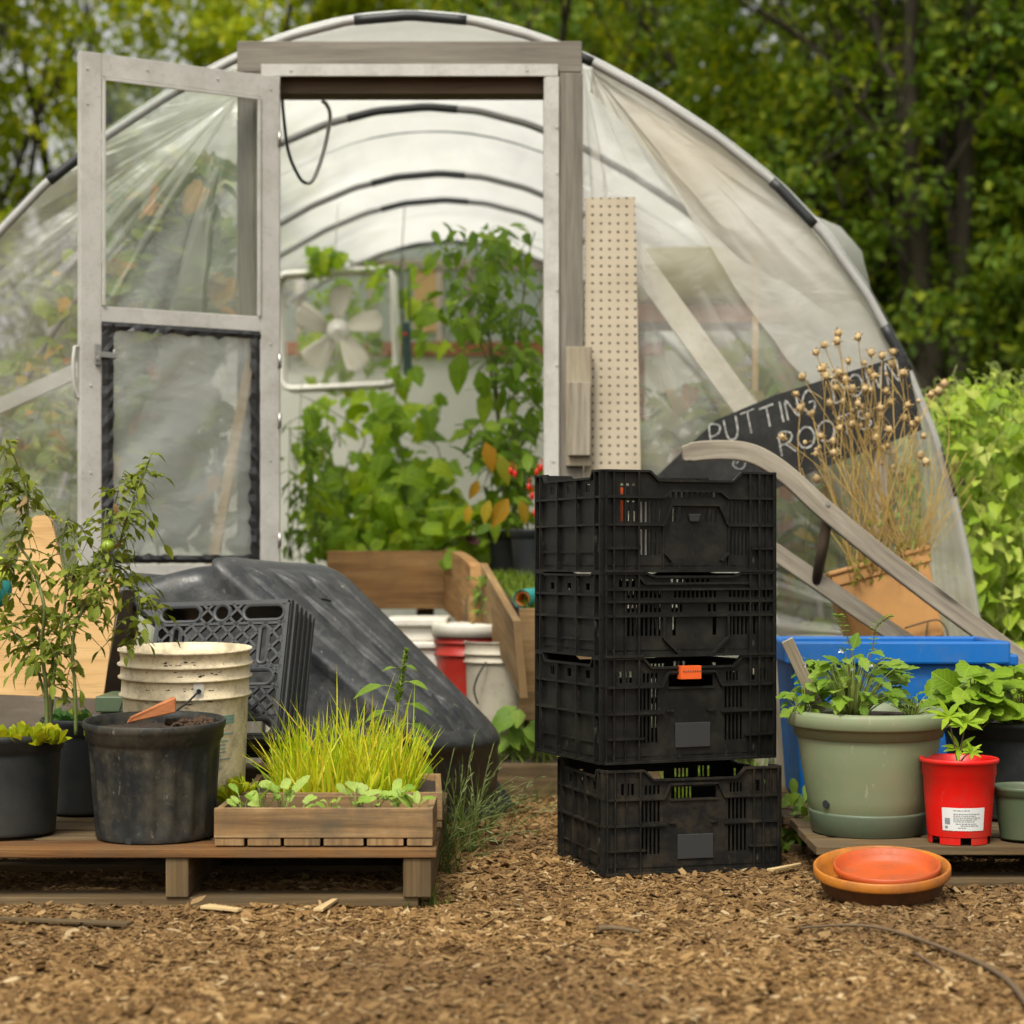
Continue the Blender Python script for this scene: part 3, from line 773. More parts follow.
# door frame
fr = MB(); yf, yb = YG - .06, YG + .05
def fbox(x0, x1, y0, y1, ya, yb_, ax, mbx, D=YG - .06):
    mbx.box((PX(x0, D), ya, PZ(y1, D)), (PX(x1, D), yb_, PZ(y0, D)), 0, ax)
fbox(237, 582, 41, 72, yf, yb, 0, fr); hdr = fr.build('door_header', M['post_wood'], gh, bevel=.003)
for x0, x1 in ((237, 262), (559, 583)):
    q = MB(); q.box((PX(x0, yf), yf, 0.0), (PX(x1, yf), yb, PZ(72.5, yf)), 0, 2); q.build('door_post', M['post_wood'], gh, bevel=.003)
ya = yf - .012
al = MB()
al.box((PX(261, ya), ya, PZ(76, ya)), (PX(558, ya), yf - .001, PZ(64, ya)), 0, 0)
al.box((PX(546, ya), ya, .12), (PX(559, ya), yf - .001, PZ(76.5, ya)), 0, 2)
al.box((PX(544, ya), ya + .004, .12), (PX(548, ya), yb + .02, PZ(76.5, ya)), 0, 2)
al.box((PX(266, ya), ya, .12), (PX(280, ya), yf - .001, PZ(76.5, ya)), 0, 2)
for px, py in ((291, 70), (527, 70), (557, 127), (557, 173), (557, 290), (553, 461), (557, 365)):
    c = P(px, py, ya - .001); al.tube([c, c - Vector((0, .002, 0))], .005, 8)
al.build('aluminium_frame', M['alu'], gh, bevel=.0015)
q = MB(); q.box((PX(275, yf + .02), yf + .03, PZ(91, yf)), (PX(549, yf), yb + .01, PZ(73, yf) - .002), 0, 0)
q.build('header_beam', M['dark_wood'], gh)
q = MB(); q.box((PX(250, YG), YG - .03, .02), (PX(575, YG), YG + .05, .12), 0, 0); q.build('door_sill', M['dark_wood'], gh)
# wood blocks on the right post
yb1 = yf - .014
q = MB(); q.box((PX(566, yb1), yb1 - .012, PZ(466, yb1)), (PX(592, yb1), yb1 + .0135, PZ(347, yb1)), 0, 2); ob = q.build('latch_block', M['pale_wood'], gh, bevel=.002)
q = MB(); q.box((PX(568, yb1), yb1 - .034, PZ(456, yb1)), (PX(590, yb1), yb1 - .0125, PZ(383, yb1)), 0, 2); q.build('latch_block', M['gray_wood'], gh, bevel=.002)
# pegboard
q = MB()
pgy = yf + .02
cs = [P(584, 480, pgy), P(641, 480, pgy), P(635, 197, pgy), P(585, 198, pgy)]
q.prism(cs, (0, .006, 0), 0, (1, 0, 0)); q.build('pegboard', M['peg'], gh)
# base board along the left front and the low brown board inside
q = MB(); q.box((XC - 1.75, YG + .06, 0), (PX(236, YG), YG + .09, .30), 0, 0); q.build('base_board', M['dark_wood'], gh)
q = MB(); q.box((PX(584, YG), YG + .06, 0), (XC + 1.74, YG + .09, .22), 0, 0); q.build('base_board', M['dark_wood'], gh)
# the slanting brace seen through the right film, and framing
q = MB(); q.bar(P(604, 215, YG + .12), P(790, 470, YG + .12), .075, .03, (0, 1, 0)); q.build('brace', M['white_pl'], gh)
q = MB(); q.bar(P(-30, 420, YG + .10), P(90, 365, YG + .10), .045, .03, (0, 1, 0)); q.build('brace', M['pipe'], gh)
# back wall
yb_ = YB - .05
zt = PZ(266, yb_); zr = PZ(346, yb_); hw = arc_half(zr)
q = MB()
q.box((XC - hw + .03, yb_ - .03, zr - .05), (XC + hw - .03, yb_ + .02, zr + .02), 0, 0)
q.build('back_rail', M['brown_rail'], gh)
q = MB(); q.box((XC - arc_half(zt), yb_ - .03, zt - .02), (XC + arc_half(zt), yb_ + .02, zt + .03), 0, 0)
for px in (300, 372, 440, 470, 545): q.box((PX(px, yb_) - .02, yb_ - .02, zr + .021), (PX(px, yb_) + .02, yb_ + .01, zt - .021), 0, 2)
q.build('back_window_frame', M['gray_wood'], gh)
q = MB(); q.box((PX(414, yb_), yb_ - .015, PZ(332, yb_)), (PX(437, yb_), yb_ + .0, PZ(270, yb_)), 0, 2); q.build('back_panel', M['tan_panel'], gh)
def flat_film(name, zlo, zhi, mat):
    mb = MB(); n1, n2 = 24, 12
    for j in range(n2 + 1):
        z = zlo + (zhi - zlo) * j / n2; h = arc_half(z)
        for i in range(n1 + 1):
            x = XC - h + 2 * h * i / n1
            mb.vert((x, yb_ + .03 + .02 * noise.noise((x * 3, z * 3, 2)), z))
    for j in range(n2):
        for i in range(n1): a = j * (n1 + 1) + i; mb.face((a, a + 1, a + n1 + 2, a + n1 + 1), None, 0, True)
    mb.build(name, mat, gh)
flat_film('back_wall_film', 0, zr - .02, M['back_film'])
M['gable_film'] = film('back_gable_polythene', (.80, .86, .90), .78, .92, 'gable', (), .05, .8)
flat_film('back_gable_film', zr + .021, PZ(243, YB), M['gable_film'])

# ------------------------------------------------------------------ the screen door (a part of the greenhouse, its own parts one level down)
hx, hy = PX(278, YG - .07), YG - .075
fx, fy = PX(79, 5.73), 5.73
D0 = Vector((hx, hy, 0)); dv = Vector((fx - hx, fy - hy, 0)); DW = dv.length; dv.normalize(); dn = Vector((0, 0, 1)).cross(dv).normalized()
if dn.y > 0: dn = -dn
def dp(u, z, o=0): return D0 + dv * u + dn * o + Vector((0, 0, z))
ztop = PZ(78, hy); zbot = PZ(583, 5.75); T = .028
st = .062
df_ = MB()
df_.bar(dp(st / 2, zbot), dp(st / 2, ztop), st, T, dn)
df_.bar(dp(DW - st / 2, zbot), dp(DW - st / 2, ztop), st, T, dn)
df_.bar(dp(st, ztop - .033), dp(DW - st, ztop - .033), T - .002, .066, (0, 0, 1))
zm = PZ(320, 5.9)
df_.bar(dp(st, zm), dp(DW - st, zm), T - .002, .045, (0, 0, 1))
df_.bar(dp(st, zbot + .027), dp(DW - st, zbot + .027), T - .002, .052, (0, 0, 1))
# glazing beads
for u in (st + .006, DW - st - .006): df_.bar(dp(u, zm + .024, .017), dp(u, ztop - .068, .017), .010, .006, dn)
df_.bar(dp(st, ztop - .073, .017), dp(DW - st, ztop - .073, .017), .006, .010, (0, 0, 1))
for u, z in ((.03, ztop - .04), (DW - .02, ztop - .05), (DW - .02, ztop - .15), (.2, ztop - .03), (DW - .2, ztop - .03), (.03, 1.35), (DW - .03, 1.2), (.03, 1.0), (DW - .03, .95)):
    df_.tube([dp(u, z, .0135), dp(u, z, .0165)], .004, 8)
door = df_.build('screen_door', M['alu'], gh, bevel=.0025)
q = MB(); b = [dp(st, zm, 0), dp(DW - st, zm, 0), dp(DW - st, ztop - .05, 0), dp(st, ztop - .05, 0)]
q.prism(b, dn * -.004); q.build('window_pane', M['glass'], door)
# lower polythene panel, crinkled
q = MB(); n1, n2 = 26, 40; z0, z1 = zbot + .06, zm - .025
for j in range(n2 + 1):
    for i in range(n1 + 1):
        u = st + (DW - 2 * st) * i / n1; z = z0 + (z1 - z0) * j / n2
        e = min(1, i / 3, (n1 - i) / 3, j / 3, (n2 - j) / 3)
        q.vert(dp(u, z, .002 + e * (.010 * noise.noise((u * 7 + z * 5, z * 3, 2)) + .0035 * noise.noise((u * 25 + z * 22, z * 10, 8)))))
for j in range(n2):
    for i in range(n1): a = j * (n1 + 1) + i; q.face((a, a + 1, a + n1 + 2, a + n1 + 1), None, 0, True)
q.build('lower_panel', M['door_film'], door)
# ragged black tape round the panel
random.seed(4)
def tape(p_of, n, w0):
    t_ = MB()
    for i in range(n + 1):
        s_ = i / n; a = random.uniform(-.003, .003); b = random.choice((0, 0, .002, .008, .012)) * random.random()
        t_.vert(p_of(s_, -w0 / 2 + a * .3, .010 + random.uniform(0, .003))); t_.vert(p_of(s_, 0, .015 + random.uniform(0, .004))); t_.vert(p_of(s_, w0 / 2 + b, .010 + random.uniform(0, .010)))
    for i in range(n):
        for k in (0, 1): a = i * 3 + k; t_.face((a, a + 1, a + 4, a + 3), None, 0, False)
    t_.build('black_tape', M['black_tape'], door)
tape(lambda s_, o, d: dp(DW - st - .018 - o, z0 + (z1 - z0) * s_, d), 34, .034)
tape(lambda s_, o, d: dp(st + .016 + o, z0 + (z1 - z0) * s_, d), 34, .030)
tape(lambda s_, o, d: dp(st + (DW - 2 * st) * s_, z1 - .008 - o, d), 26, .022)
tape(lambda s_, o, d: dp(st + .02 + (DW - 2 * st - .04) * s_, z0 + .008 + o, d), 26, .022)
# latch and pull handle on the free stile
q = MB(); u = DW - .045; zl = PZ(355, 5.75)
q.bar(dp(u - .005, zl - .03, .018), dp(u - .005, zl + .03, .018), .016, .008, dn)
q.bar(dp(u, zl, .03), dp(u - .055, zl - .002, .03), .014, .016, (0, 0, 1))
q.tube([dp(u, zl - .012, .02), dp(u, zl - .012, .04)], .007, 8); q.tube([dp(u - .05, zl - .012, .03), dp(u - .05, zl + .016, .03)], .005, 8)
q.build('latch', M['metal'], door, bevel=.001)
q = MB(); zh = PZ(372, 5.75)
q.tube([dp(DW + .001, zh + .07, 0), dp(DW + .012, zh + .07, .0), dp(DW + .017, zh + .03, .0), dp(DW + .015, zh - .04, 0), dp(DW + .006, zh - .075, 0), dp(DW + .001, zh - .075, 0)], .006, 8)
q.build('door_handle', M['alu'], door)
for z in (1.12, 1.30, 1.97, .76):
    q = MB(); q.tube([dp(.002, z - .022, .018), dp(.002, z + .022, .018)], .0055, 8); q.build('hinge', M['metal'], door)

# wooden stick leaning behind the door
q = MB(); q.bar(P(205, 562, 5.97) - Vector((0.075, .02, .55)), P(252, 352, 6.03), .03, .02, (0, 1, 0))
tag(q.build('wooden_stake', M['stick'], None, (PX(195, 6), 5.95, 0), bevel=.002), 'pale wooden stake leaning behind the lower door panel', 'stake')
# loop of hose hanging from the door head
cp = [(282, 90), (283, 110), (288, 150), (298, 175), (306, 183), (314, 178), (324, 150), (330, 118), (327, 105), (322, 101)]
def smooth(pts, n=6):
    pts = [Vector(p) for p in pts]; out = []
    for i in range(len(pts) - 1):
        p0, p1, p2, p3 = pts[max(i - 1, 0)], pts[i], pts[i + 1], pts[min(i + 2, len(pts) - 1)]
        for k in range(n):
            t_ = k / n
            out.append(.5 * ((2 * p1) + (p2 - p0) * t_ + (2 * p0 - 5 * p1 + 4 * p2 - p3) * t_ ** 2 + (3 * p1 - p0 - 3 * p2 + p3) * t_ ** 3))
    out.append(pts[-1]); return out
sp = smooth([P(a, b, YG + .12) for a, b in cp])
q = MB(); q.tube(sp[:26], .0055, 7, 0); q.tube(sp[25:], .0065, 7, 1)
tag(q.build('hanging_cable', [M['coupler'], M['pipe']], None, sp[0]), 'looped black and grey cable hanging under the door head', 'cable')

# box fan
def box_fan():
    Y = 8.9; c = P(338, 330, Y); S = .255
    root = thing('box_fan', 'white square box fan with five grey blades hanging in the greenhouse', 'fan', (c.x, c.y, c.z - S))
    RM = Matrix.Translation(c) @ Matrix.Rotation(R(-3), 4, 'Z') @ Matrix.Rotation(R(-2.5), 4, 'Y')
    def rr(s, r, y, n=7):
        o = []
        for cx, cz, a0 in ((s - r, s - r, 0), (-(s - r), s - r, 90), (-(s - r), -(s - r), 180), (s - r, -(s - r), 270)):
            for k in range(n): a = R(a0 + 90 * k / (n - 1)); o.append(RM @ Vector((cx + r * math.cos(a), y, cz + r * math.sin(a))))
        return o
    q = MB(); q.tube(rr(S, .045, -.05), .0125, 8, closed=True); q.tube(rr(S, .045, .05), .0125, 8, closed=True)
    a, b = rr(S + .006, .045, -.05), rr(S + .006, .045, .05); k0 = len(q.v)
    for p in a + b: q.vert(p)
    n = len(a)
    for k in range(n): q.face((k0 + k, k0 + (k + 1) % n, k0 + n + (k + 1) % n, k0 + n + k), None, 0, True)
    q.build('housing', M['white_paint'], root)
    q = MB()
    for yy in (-.055,):
        for k in range(1, 15): 
            r = .06 + k * .0135
            q.tube([RM @ Vector((r * math.cos(t_), yy, r * math.sin(t_))) for t_ in np.linspace(0, 6.283, 40)[:-1]], .0009, 4, closed=True)
        for k in range(12): a = k * math.pi / 6; q.tube([RM @ Vector((.04 * math.cos(a), yy, .04 * math.sin(a))), RM @ Vector((.25 * math.cos(a), yy, .25 * math.sin(a)))], .0011, 4)
    q.build('grille', M['white_paint'], root)
    q = MB(); q.lathe([(0, -.062), (.030, -.062), (.035, -.056), (.035, -.03)], 28, RM @ Matrix.Rotation(R(-90), 4, 'X') @ Matrix.Scale(-1, 4, (0, 0, 1)))
    q.lathe([(.0, .05), (.045, .03), (.052, .0), (.052, -.02)], 28, RM @ Matrix.Rotation(R(90), 4, 'X'))
    q.build('hub', M['white_paint'], root)
    for k in range(5):
        A = R(88 + 72 * k); q = MB(); nu, nv = 10, 6
        for i in range(nu + 1):
            t_ = i / nu; r = .05 + .155 * t_; wd = .026 + .038 * math.sin(min(1, t_ * 1.05) * math.pi * .62) * (1 if t_ < .9 else .85)
            for j in range(nv + 1):
                s_ = j / nv - .5; an = A - .12 * t_
                x = r * math.cos(an) - s_ * 2 * wd * math.sin(an) * .85; z = r * math.sin(an) + s_ * 2 * wd * math.cos(an) * .85
                if i == nu: x, z = x * (1 - .12 * (2 * s_) ** 2), z * (1 - .12 * (2 * s_) ** 2)
                q.vert(RM @ Vector((x, .03 * s_ * 2, z)))
        for i in range(nu):
            for j in range(nv): a = i * (nv + 1) + j; q.face((a, a + 1, a + nv + 2, a + nv + 1), None, 0, True)
        q.build('blade', M['fan_blade'], root, solid=.004)
    # the wire it hangs by
    q = MB(); q.tube([RM @ Vector((-.12, 0, S)), RM @ Vector((-.04, 0, S + .05)), RM @ Vector((.06, 0, S + .05)), RM @ Vector((.12, 0, S + .01))], .005, 6)
    q.tube([RM @ Vector((0, 0, S + .05)), Vector((c.x, c.y, 2.28))], .002, 4)
    q.build('carry_handle', M['pipe'], root)
box_fan()

def hanging_sensor():
    Y = 8.4; c = P(407, 348, Y)
    root = thing('hanging_sensor', 'dark green stick thermometer with red dot hanging on strings beside fan', 'sensor', (c.x, Y, PZ(372, Y)))
    q = MB(); q.bar(P(408, 375, Y), P(406, 322, Y), .036, .03, (0, 1, 0)); q.build('case', M['dark_green_pl'], root, bevel=.005)
    q = MB(); p = P(405, 334, Y - .018); q.tube([p, p - Vector((0, .004, 0))], .007, 10); q.build('red_dot', M['red_fruit'], root)
    q = MB()
    q.tube([P(403, 322, Y), P(401, 268, Y)], .004, 5); q.tube([P(410, 322, Y), P(409, 268, Y)], .004, 5)
    q.tube([P(401, 268, Y), P(405, 200, Y)], .002, 4); q.build('string', M['coupler'], root)
hanging_sensor()
# ------------------------------------------------------------------ stacked produce crates
def grid_panel(mb, Mx, w, h, t, holes, mi=0):
    """plate w x h in x-z, front at y=0, thickness t, rectangular holes (x0,x1,z0,z1)"""
    xs = sorted({0.0, w, *[min(max(q, 0), w) for H in holes for q in H[:2]]}); zs = sorted({0.0, h, *[min(max(q, 0), h) for H in holes for q in H[2:]]})
    nx, nz = len(xs) - 1, len(zs) - 1
    S = [[not any(H[0] - 1e-6 < (xs[i] + xs[i + 1]) / 2 < H[1] + 1e-6 and H[2] - 1e-6 < (zs[j] + zs[j + 1]) / 2 < H[3] + 1e-6 for H in holes) for j in range(nz)] for i in range(nx)]
    def q4(pts): mb.face([mb.vert(Mx @ Vector(p)) for p in pts], None, mi)
    for i in range(nx):
        for j in range(nz):
            if not S[i][j]: continue
            x0, x1, z0, z1 = xs[i], xs[i + 1], zs[j], zs[j + 1]
            q4([(x0, 0, z0), (x1, 0, z0), (x1, 0, z1), (x0, 0, z1)]); q4([(x1, t, z0), (x0, t, z0), (x0, t, z1), (x1, t, z1)])
            if i == 0 or not S[i - 1][j]: q4([(x0, t, z0), (x0, 0, z0), (x0, 0, z1), (x0, t, z1)])
            if i == nx - 1 or not S[i + 1][j]: q4([(x1, 0, z0), (x1, t, z0), (x1, t, z1), (x1, 0, z1)])
            if j == 0 or not S[i][j - 1]: q4([(x0, t, z0), (x1, t, z0), (x1, 0, z0), (x0, 0, z0)])
            if j == nz - 1 or not S[i][j + 1]: q4([(x0, 0, z1), (x1, 0, z1), (x1, t, z1), (x0, t, z1)])

def rib(mb, Mx, a, b, wd=.005, out=.009, y=0.0):
    """raised rib on the outside of a panel from a to b (x,z)"""
    a = Vector((a[0], y - out / 2 + .0006, a[1])); b = Vector((b[0], y - out / 2 + .0006, b[1]))
    mb.bar(Mx @ a, Mx @ b, out, wd, Mx.to_3x3() @ (Vector((0, 1, 0)).cross((b - a).normalized())))

def slots(x0, x1, n, z0, z1, duty=.58):
    p = (x1 - x0) / n
    return [(x0 + p * (k + (1 - duty) / 2), x0 + p * (k + (1 + duty) / 2), z0, z1) for k in range(n)]

CW, CL = .432, .36
def crate_wide(mb, Mx, h, style):
    W = CW; t = .004; X = lambda f: f * W; Z = lambda f: f * h
    H = []
    if style == 'latch':          # topmost
        H += [(X(.26), X(.80), Z(.90), h)]
        H += slots(X(.205), X(.335), 5, Z(.49), Z(.69)) + slots(X(.205), X(.335), 5, Z(.17), Z(.42))
        H += slots(X(.725), X(.845), 5, Z(.49), Z(.69)) + slots(X(.73), X(.845), 5, Z(.17), Z(.42))
        H += slots(X(.09), X(.19), 3, Z(.76), Z(.87)) + slots(X(.09), X(.19), 3, Z(.50), Z(.70)) + slots(X(.86), X(.98), 4, Z(.5), Z(.7), .35) + slots(X(.86), X(.98), 4, Z(.76), Z(.87), .35)
        H += slots(X(.37), X(.66), 9, Z(.735), Z(.79)) + slots(X(.39), X(.46), 2, Z(.50), Z(.64)) + slots(X(.58), X(.665), 3, Z(.50), Z(.63))
    elif style == 'slatted':
        H += [(X(.24), X(.80), Z(.95), h)]
        H += slots(X(.13), X(.335), 8, Z(.70), Z(.79)) + slots(X(.40), X(.66), 10, Z(.70), Z(.79)) + slots(X(.725), X(.98), 10, Z(.70), Z(.79))
        H += slots(X(.13), X(.335), 8, Z(.53), Z(.62)) + slots(X(.385), X(.46), 3, Z(.53), Z(.62)) + slots(X(.60), X(.66), 2, Z(.53), Z(.62)) + slots(X(.725), X(.98), 10, Z(.53), Z(.62))
        H += slots(X(.13), X(.335), 8, Z(.25), Z(.47)) + slots(X(.395), X(.42), 1, Z(.25), Z(.47), .8) + slots(X(.63), X(.66), 1, Z(.25), Z(.47), .8) + slots(X(.725), X(.92), 8, Z(.25), Z(.47))
        H += slots(X(.08), X(.19), 3, Z(.83), Z(.92)) + slots(X(.38), X(.62), 8, Z(.86), Z(.92))
    else:
        H += [(X(.22), X(.80), Z(.90), h)]
        H += [(X(.375), X(.635), Z(.715), Z(.825))]
        H += slots(X(.20), X(.315), 5, Z(.50), Z(.70)) + slots(X(.20), X(.315), 5, Z(.19), Z(.44))
        H += slots(X(.70), X(.815), 5, Z(.50), Z(.70)) + slots(X(.70), X(.815), 5, Z(.19), Z(.44))
        H += slots(X(.22), X(.315), 4, Z(.76), Z(.85)) + slots(X(.71), X(.79), 4, Z(.76), Z(.85)) + slots(X(.085), X(.17), 3, Z(.76), Z(.87)) + slots(X(.86), X(.97), 3, Z(.76), Z(.87))
    grid_panel(mb, Mx, W, h, t, H)
    d0 = {'latch': (.26, .80, .90), 'slatted': (.24, .80, .95)}.get(style, (.22, .80, .90))
    # sloped shoulders of the dip
    for xa, xb in ((X(d0[0]), X(d0[0]) + .022), (X(d0[1]), X(d0[1]) - .022)):
        za, zb = Z(d0[2]) - .0005, h
        p = [(xa, 0, za), (xb, 0, za), (xa, 0, zb)]
        if xb < xa: p = p[::-1]
        b = [mb.vert(Mx @ Vector(q)) for q in p] + [mb.vert(Mx @ Vector((q[0], t, q[2]))) for q in p]
        mb.face(b[:3]); mb.face(b[5:2:-1])
        for k in range(3): mb.face((b[(k + 1) % 3], b[k], b[3 + k], b[3 + (k + 1) % 3]))
    r = lambda a, b, **k: rib(mb, Mx, (X(a[0]), Z(a[1])), (X(b[0]), Z(b[1])), **k)
    r((0, .99), (d0[0], .99)); r((d0[1], .99), (1, .99)); r((d0[0], .99), (d0[0] + .05, d0[2])); r((d0[1], .99), (d0[1] - .05, d0[2])); r((d0[0] + .05, d0[2]), (d0[1] - .05, d0[2]))
    r((0, .012), (1, .012), out=.012)
    for xv in (.008, .052, .195, .85, .905, .992): r((xv, .02), (xv, .985), wd=.0035)
    for xv in (.12, .95): r((xv, .02), (xv, .985), wd=.0022, out=.006)
    if style == 'latch':
        for z in (.735, .465): r((0, z), (.345, z)); r((.72, z), (1, z))
        r((.345, .735), (.385, .80)); r((.385, .80), (.675, .80)); r((.675, .80), (.72, .735))
        r((.345, .465), (.385, .665)); r((.385, .665), (.665, .665)); r((.665, .665), (.72, .465))
        r((.0, .235), (.205, .235)); r((.86, .235), (1, .235))
        r((.345, .19), (.39, .11)); r((.68, .11), (.72, .19)); r((.34, .02), (.34, .46), wd=.003, out=.005); r((.725, .02), (.725, .46), wd=.003, out=.005)
    elif style == 'slatted':
        for z in (.80, .655, .485): r((0, z), (1, z))
        r((.34, .485), (.34, .22)); r((.34, .22), (.43, .03)); r((.43, .03), (.63, .03)); r((.63, .03), (.72, .22)); r((.72, .22), (.72, .485))
        r((.20, .95), (.23, .87)); r((.23, .87), (.84, .87))
    else:
        for z in (.72,): r((0, z), (.33, z)); r((.68, z), (1, z))
        r((.33, .72), (.365, .855)); r((.365, .855), (.645, .855)); r((.645, .855), (.68, .72))
        r((0, .47), (.34, .47)); r((.68, .47), (1, .47)); r((0, .235), (.225, .235)); r((.82, .235), (1, .235))
        r((.365, .70), (.645, .70), wd=.003, out=.005)
        r((.36, .485), (.40, .485), out=.006); r((.60, .485), (.64, .485), out=.006)
def crate_side(mb, Mx, h, style):
    W = CL; t = .004; X = lambda f: f * W; Z = lambda f: f * h
    dip = .92 if style != 'slatted' else .97
    H = [(X(.15), X(.85), Z(dip), h)]
    for x in (.16, .42, .70):
        H += [(X(x + .04), X(x + .10), Z(.79), Z(.87))]
    grid_panel(mb, Mx, W, h, t, H)
    r = lambda a, b, **k: rib(mb, Mx, (X(a[0]), Z(a[1])), (X(b[0]), Z(b[1])), **k)
    for z in (.735, .465, .012): r((0, z), (1, z))
    r((.15, dip), (.85, dip)); r((0, .99), (.12, .99)); r((.88, .99), (1, .99)); r((.12, .99), (.15, dip)); r((.88, .99), (.85, dip))
    for xv in (.01, .085, .355, .645, .915, .99): r((xv, .02), (xv, dip - .01 if .1 < xv < .9 else .985), wd=.004, out=.010)
    for k in range(3): r((.10 + .285 * k, .20), (.34 + .285 * k, .20), wd=.003, out=.005)

def make_crate(label, corner_px, zb, h, phi, style, Y=4.42, mat='crate', sx=1):
    c = Vector((PX(corner_px, Y), Y, zb))
    root = thing('produce_crate', label, 'crate', c, 'black plastic crates in the stack')
    root.rotation_euler = (0, 0, R(phi)); root.scale = (sx, sx * .95 if sx < 1 else 1, 1)
    m = M[mat]
    def put(name, fn, Mx, *a):
        mb = MB(); fn(mb, Mx, h, style)
        o = mb.build(name, m); o.parent = root; return o
    I = Matrix()
    put('wide_panel', crate_wide, I)
    put('wide_panel', crate_wide, Matrix.Translation((CW, CL, 0)) @ Matrix.Rotation(R(180), 4, 'Z'))
    put('side_panel', crate_side, Matrix.Translation((0, CL - .001, 0)) @ Matrix.Rotation(R(-90), 4, 'Z'))
    put('side_panel', crate_side, Matrix.Translation((CW, .001, 0)) @ Matrix.Rotation(R(90), 4, 'Z'))
    mb = MB()
    Hh = [h_ for k in range(7) for h_ in slots(.03, CW - .03, 16, .03 + .045 * k, .055 + .045 * k)]
    grid_panel(mb, Matrix.Translation((0, 0, .012)) @ Matrix.Rotation(R(90), 4, 'X') @ Matrix.Scale(-1, 4, (0, 0, 1)), CW, CL, .004, [])
    o = mb.build('crate_floor', m); o.parent = root
    if style == 'handle':
        mb = MB(); mb.box((.41 * CW, -.0045, .135 * h), (.615 * CW, -.0005, .37 * h), 0, 0)
        o = mb.build('label_plate', M['label_plate'], bevel=.001); o.parent = root
    if style == 'latch':
        mb = MB(); mb.hexa([(.495 * CW, -.006, .50 * h), (.545 * CW, -.006, .50 * h), (.545 * CW, -.0003, .50 * h), (.495 * CW, -.0003, .50 * h), (.485 * CW, -.008, .575 * h), (.555 * CW, -.008, .575 * h), (.555 * CW, -.0003, .575 * h), (.485 * CW, -.0003, .575 * h)])
        o = mb.build('latch_tab', M['label_plate'], bevel=.001); o.parent = root
    return root
make_crate('lowest black crate of the stack, muddy and standing on the wood chips', 605, .004, .232, 16, 'handle', 4.40, 'crate_dirty', .955)
c3 = make_crate('third black crate from the top, with an orange clip on its handle', 603.5, .247, .236, 23, 'handle')
make_crate('second black crate from the top, low and slatted without clip', 603.5, .4835, .1885, 23, 'slatted')
ct = make_crate('topmost black crate of the stack with octagonal front plate', 603.5, .6725, .228, 23, 'latch')
mb = MB(); mb.bar((.425 * CW, -.008, .865 * .232), (.545 * CW, -.008, .865 * .232), .020, .030, (0, 0, 1))
for k in range(8): mb.bar(((.437 + k * .0138) * CW, -.0185, .878 * .232), ((.443 + k * .0138) * CW, -.0185, .878 * .232), .002, .004, (0, 0, 1), 1)
o = mb.build('orange_clip', [M['orange_tag'], M['dark_wood']], bevel=.0008); o.parent = c3
# odds and ends lying in the topmost crate
Mt = Matrix.Translation(ct.location) @ Matrix.Rotation(R(23), 4, 'Z')
def tag_stick(x, mat, label, y=.02, z1=.19):
    mb = MB(); mb.bar(Mt @ Vector((x, y, .018)), Mt @ Vector((x + .004, y + .012, z1)), .016, .002, Mt.to_3x3() @ Vector((0, 1, 0)))
    tag(mb.build('plant_marker', mat, None, Mt @ Vector((x, y, .018))), label, 'plant marker')
tag_stick(.052, M['orange_tag'], 'orange plant marker standing in the corner of the topmost crate')
tag_stick(.110, M['white_pl'], 'white plant marker seen through the slots of the topmost crate')

# ------------------------------------------------------------------ pots, buckets, saucers
def tiltM(c, ax=0, ay=0, az=0):
    return Matrix.Translation(c) @ Matrix.Rotation(R(ax), 4, 'X') @ Matrix.Rotation(R(ay), 4, 'Y') @ Matrix.Rotation(R(az), 4, 'Z')
def disc(mb, Mx, r, z, n=32, jit=.004, rings=4):
    b = len(mb.v); mb.vert(Mx @ Vector((0, 0, z)))
    for k in range(1, rings + 1):
        for i in range(n):
            a = 2 * math.pi * i / n; q = r * k / rings
            mb.vert(Mx @ Vector((q * math.cos(a), q * math.sin(a), z + random.uniform(-jit, jit) * (k < rings))))
    for i in range(n): mb.face((b, b + 1 + i, b + 1 + (i + 1) % n), None, 0, True)
    for k in range(rings - 1):
        for i in range(n):
            a, c = b + 1 + k * n, b + 1 + (k + 1) * n
            mb.face((a + i, c + i, c + (i + 1) % n, a + (i + 1) % n), None, 0, True)

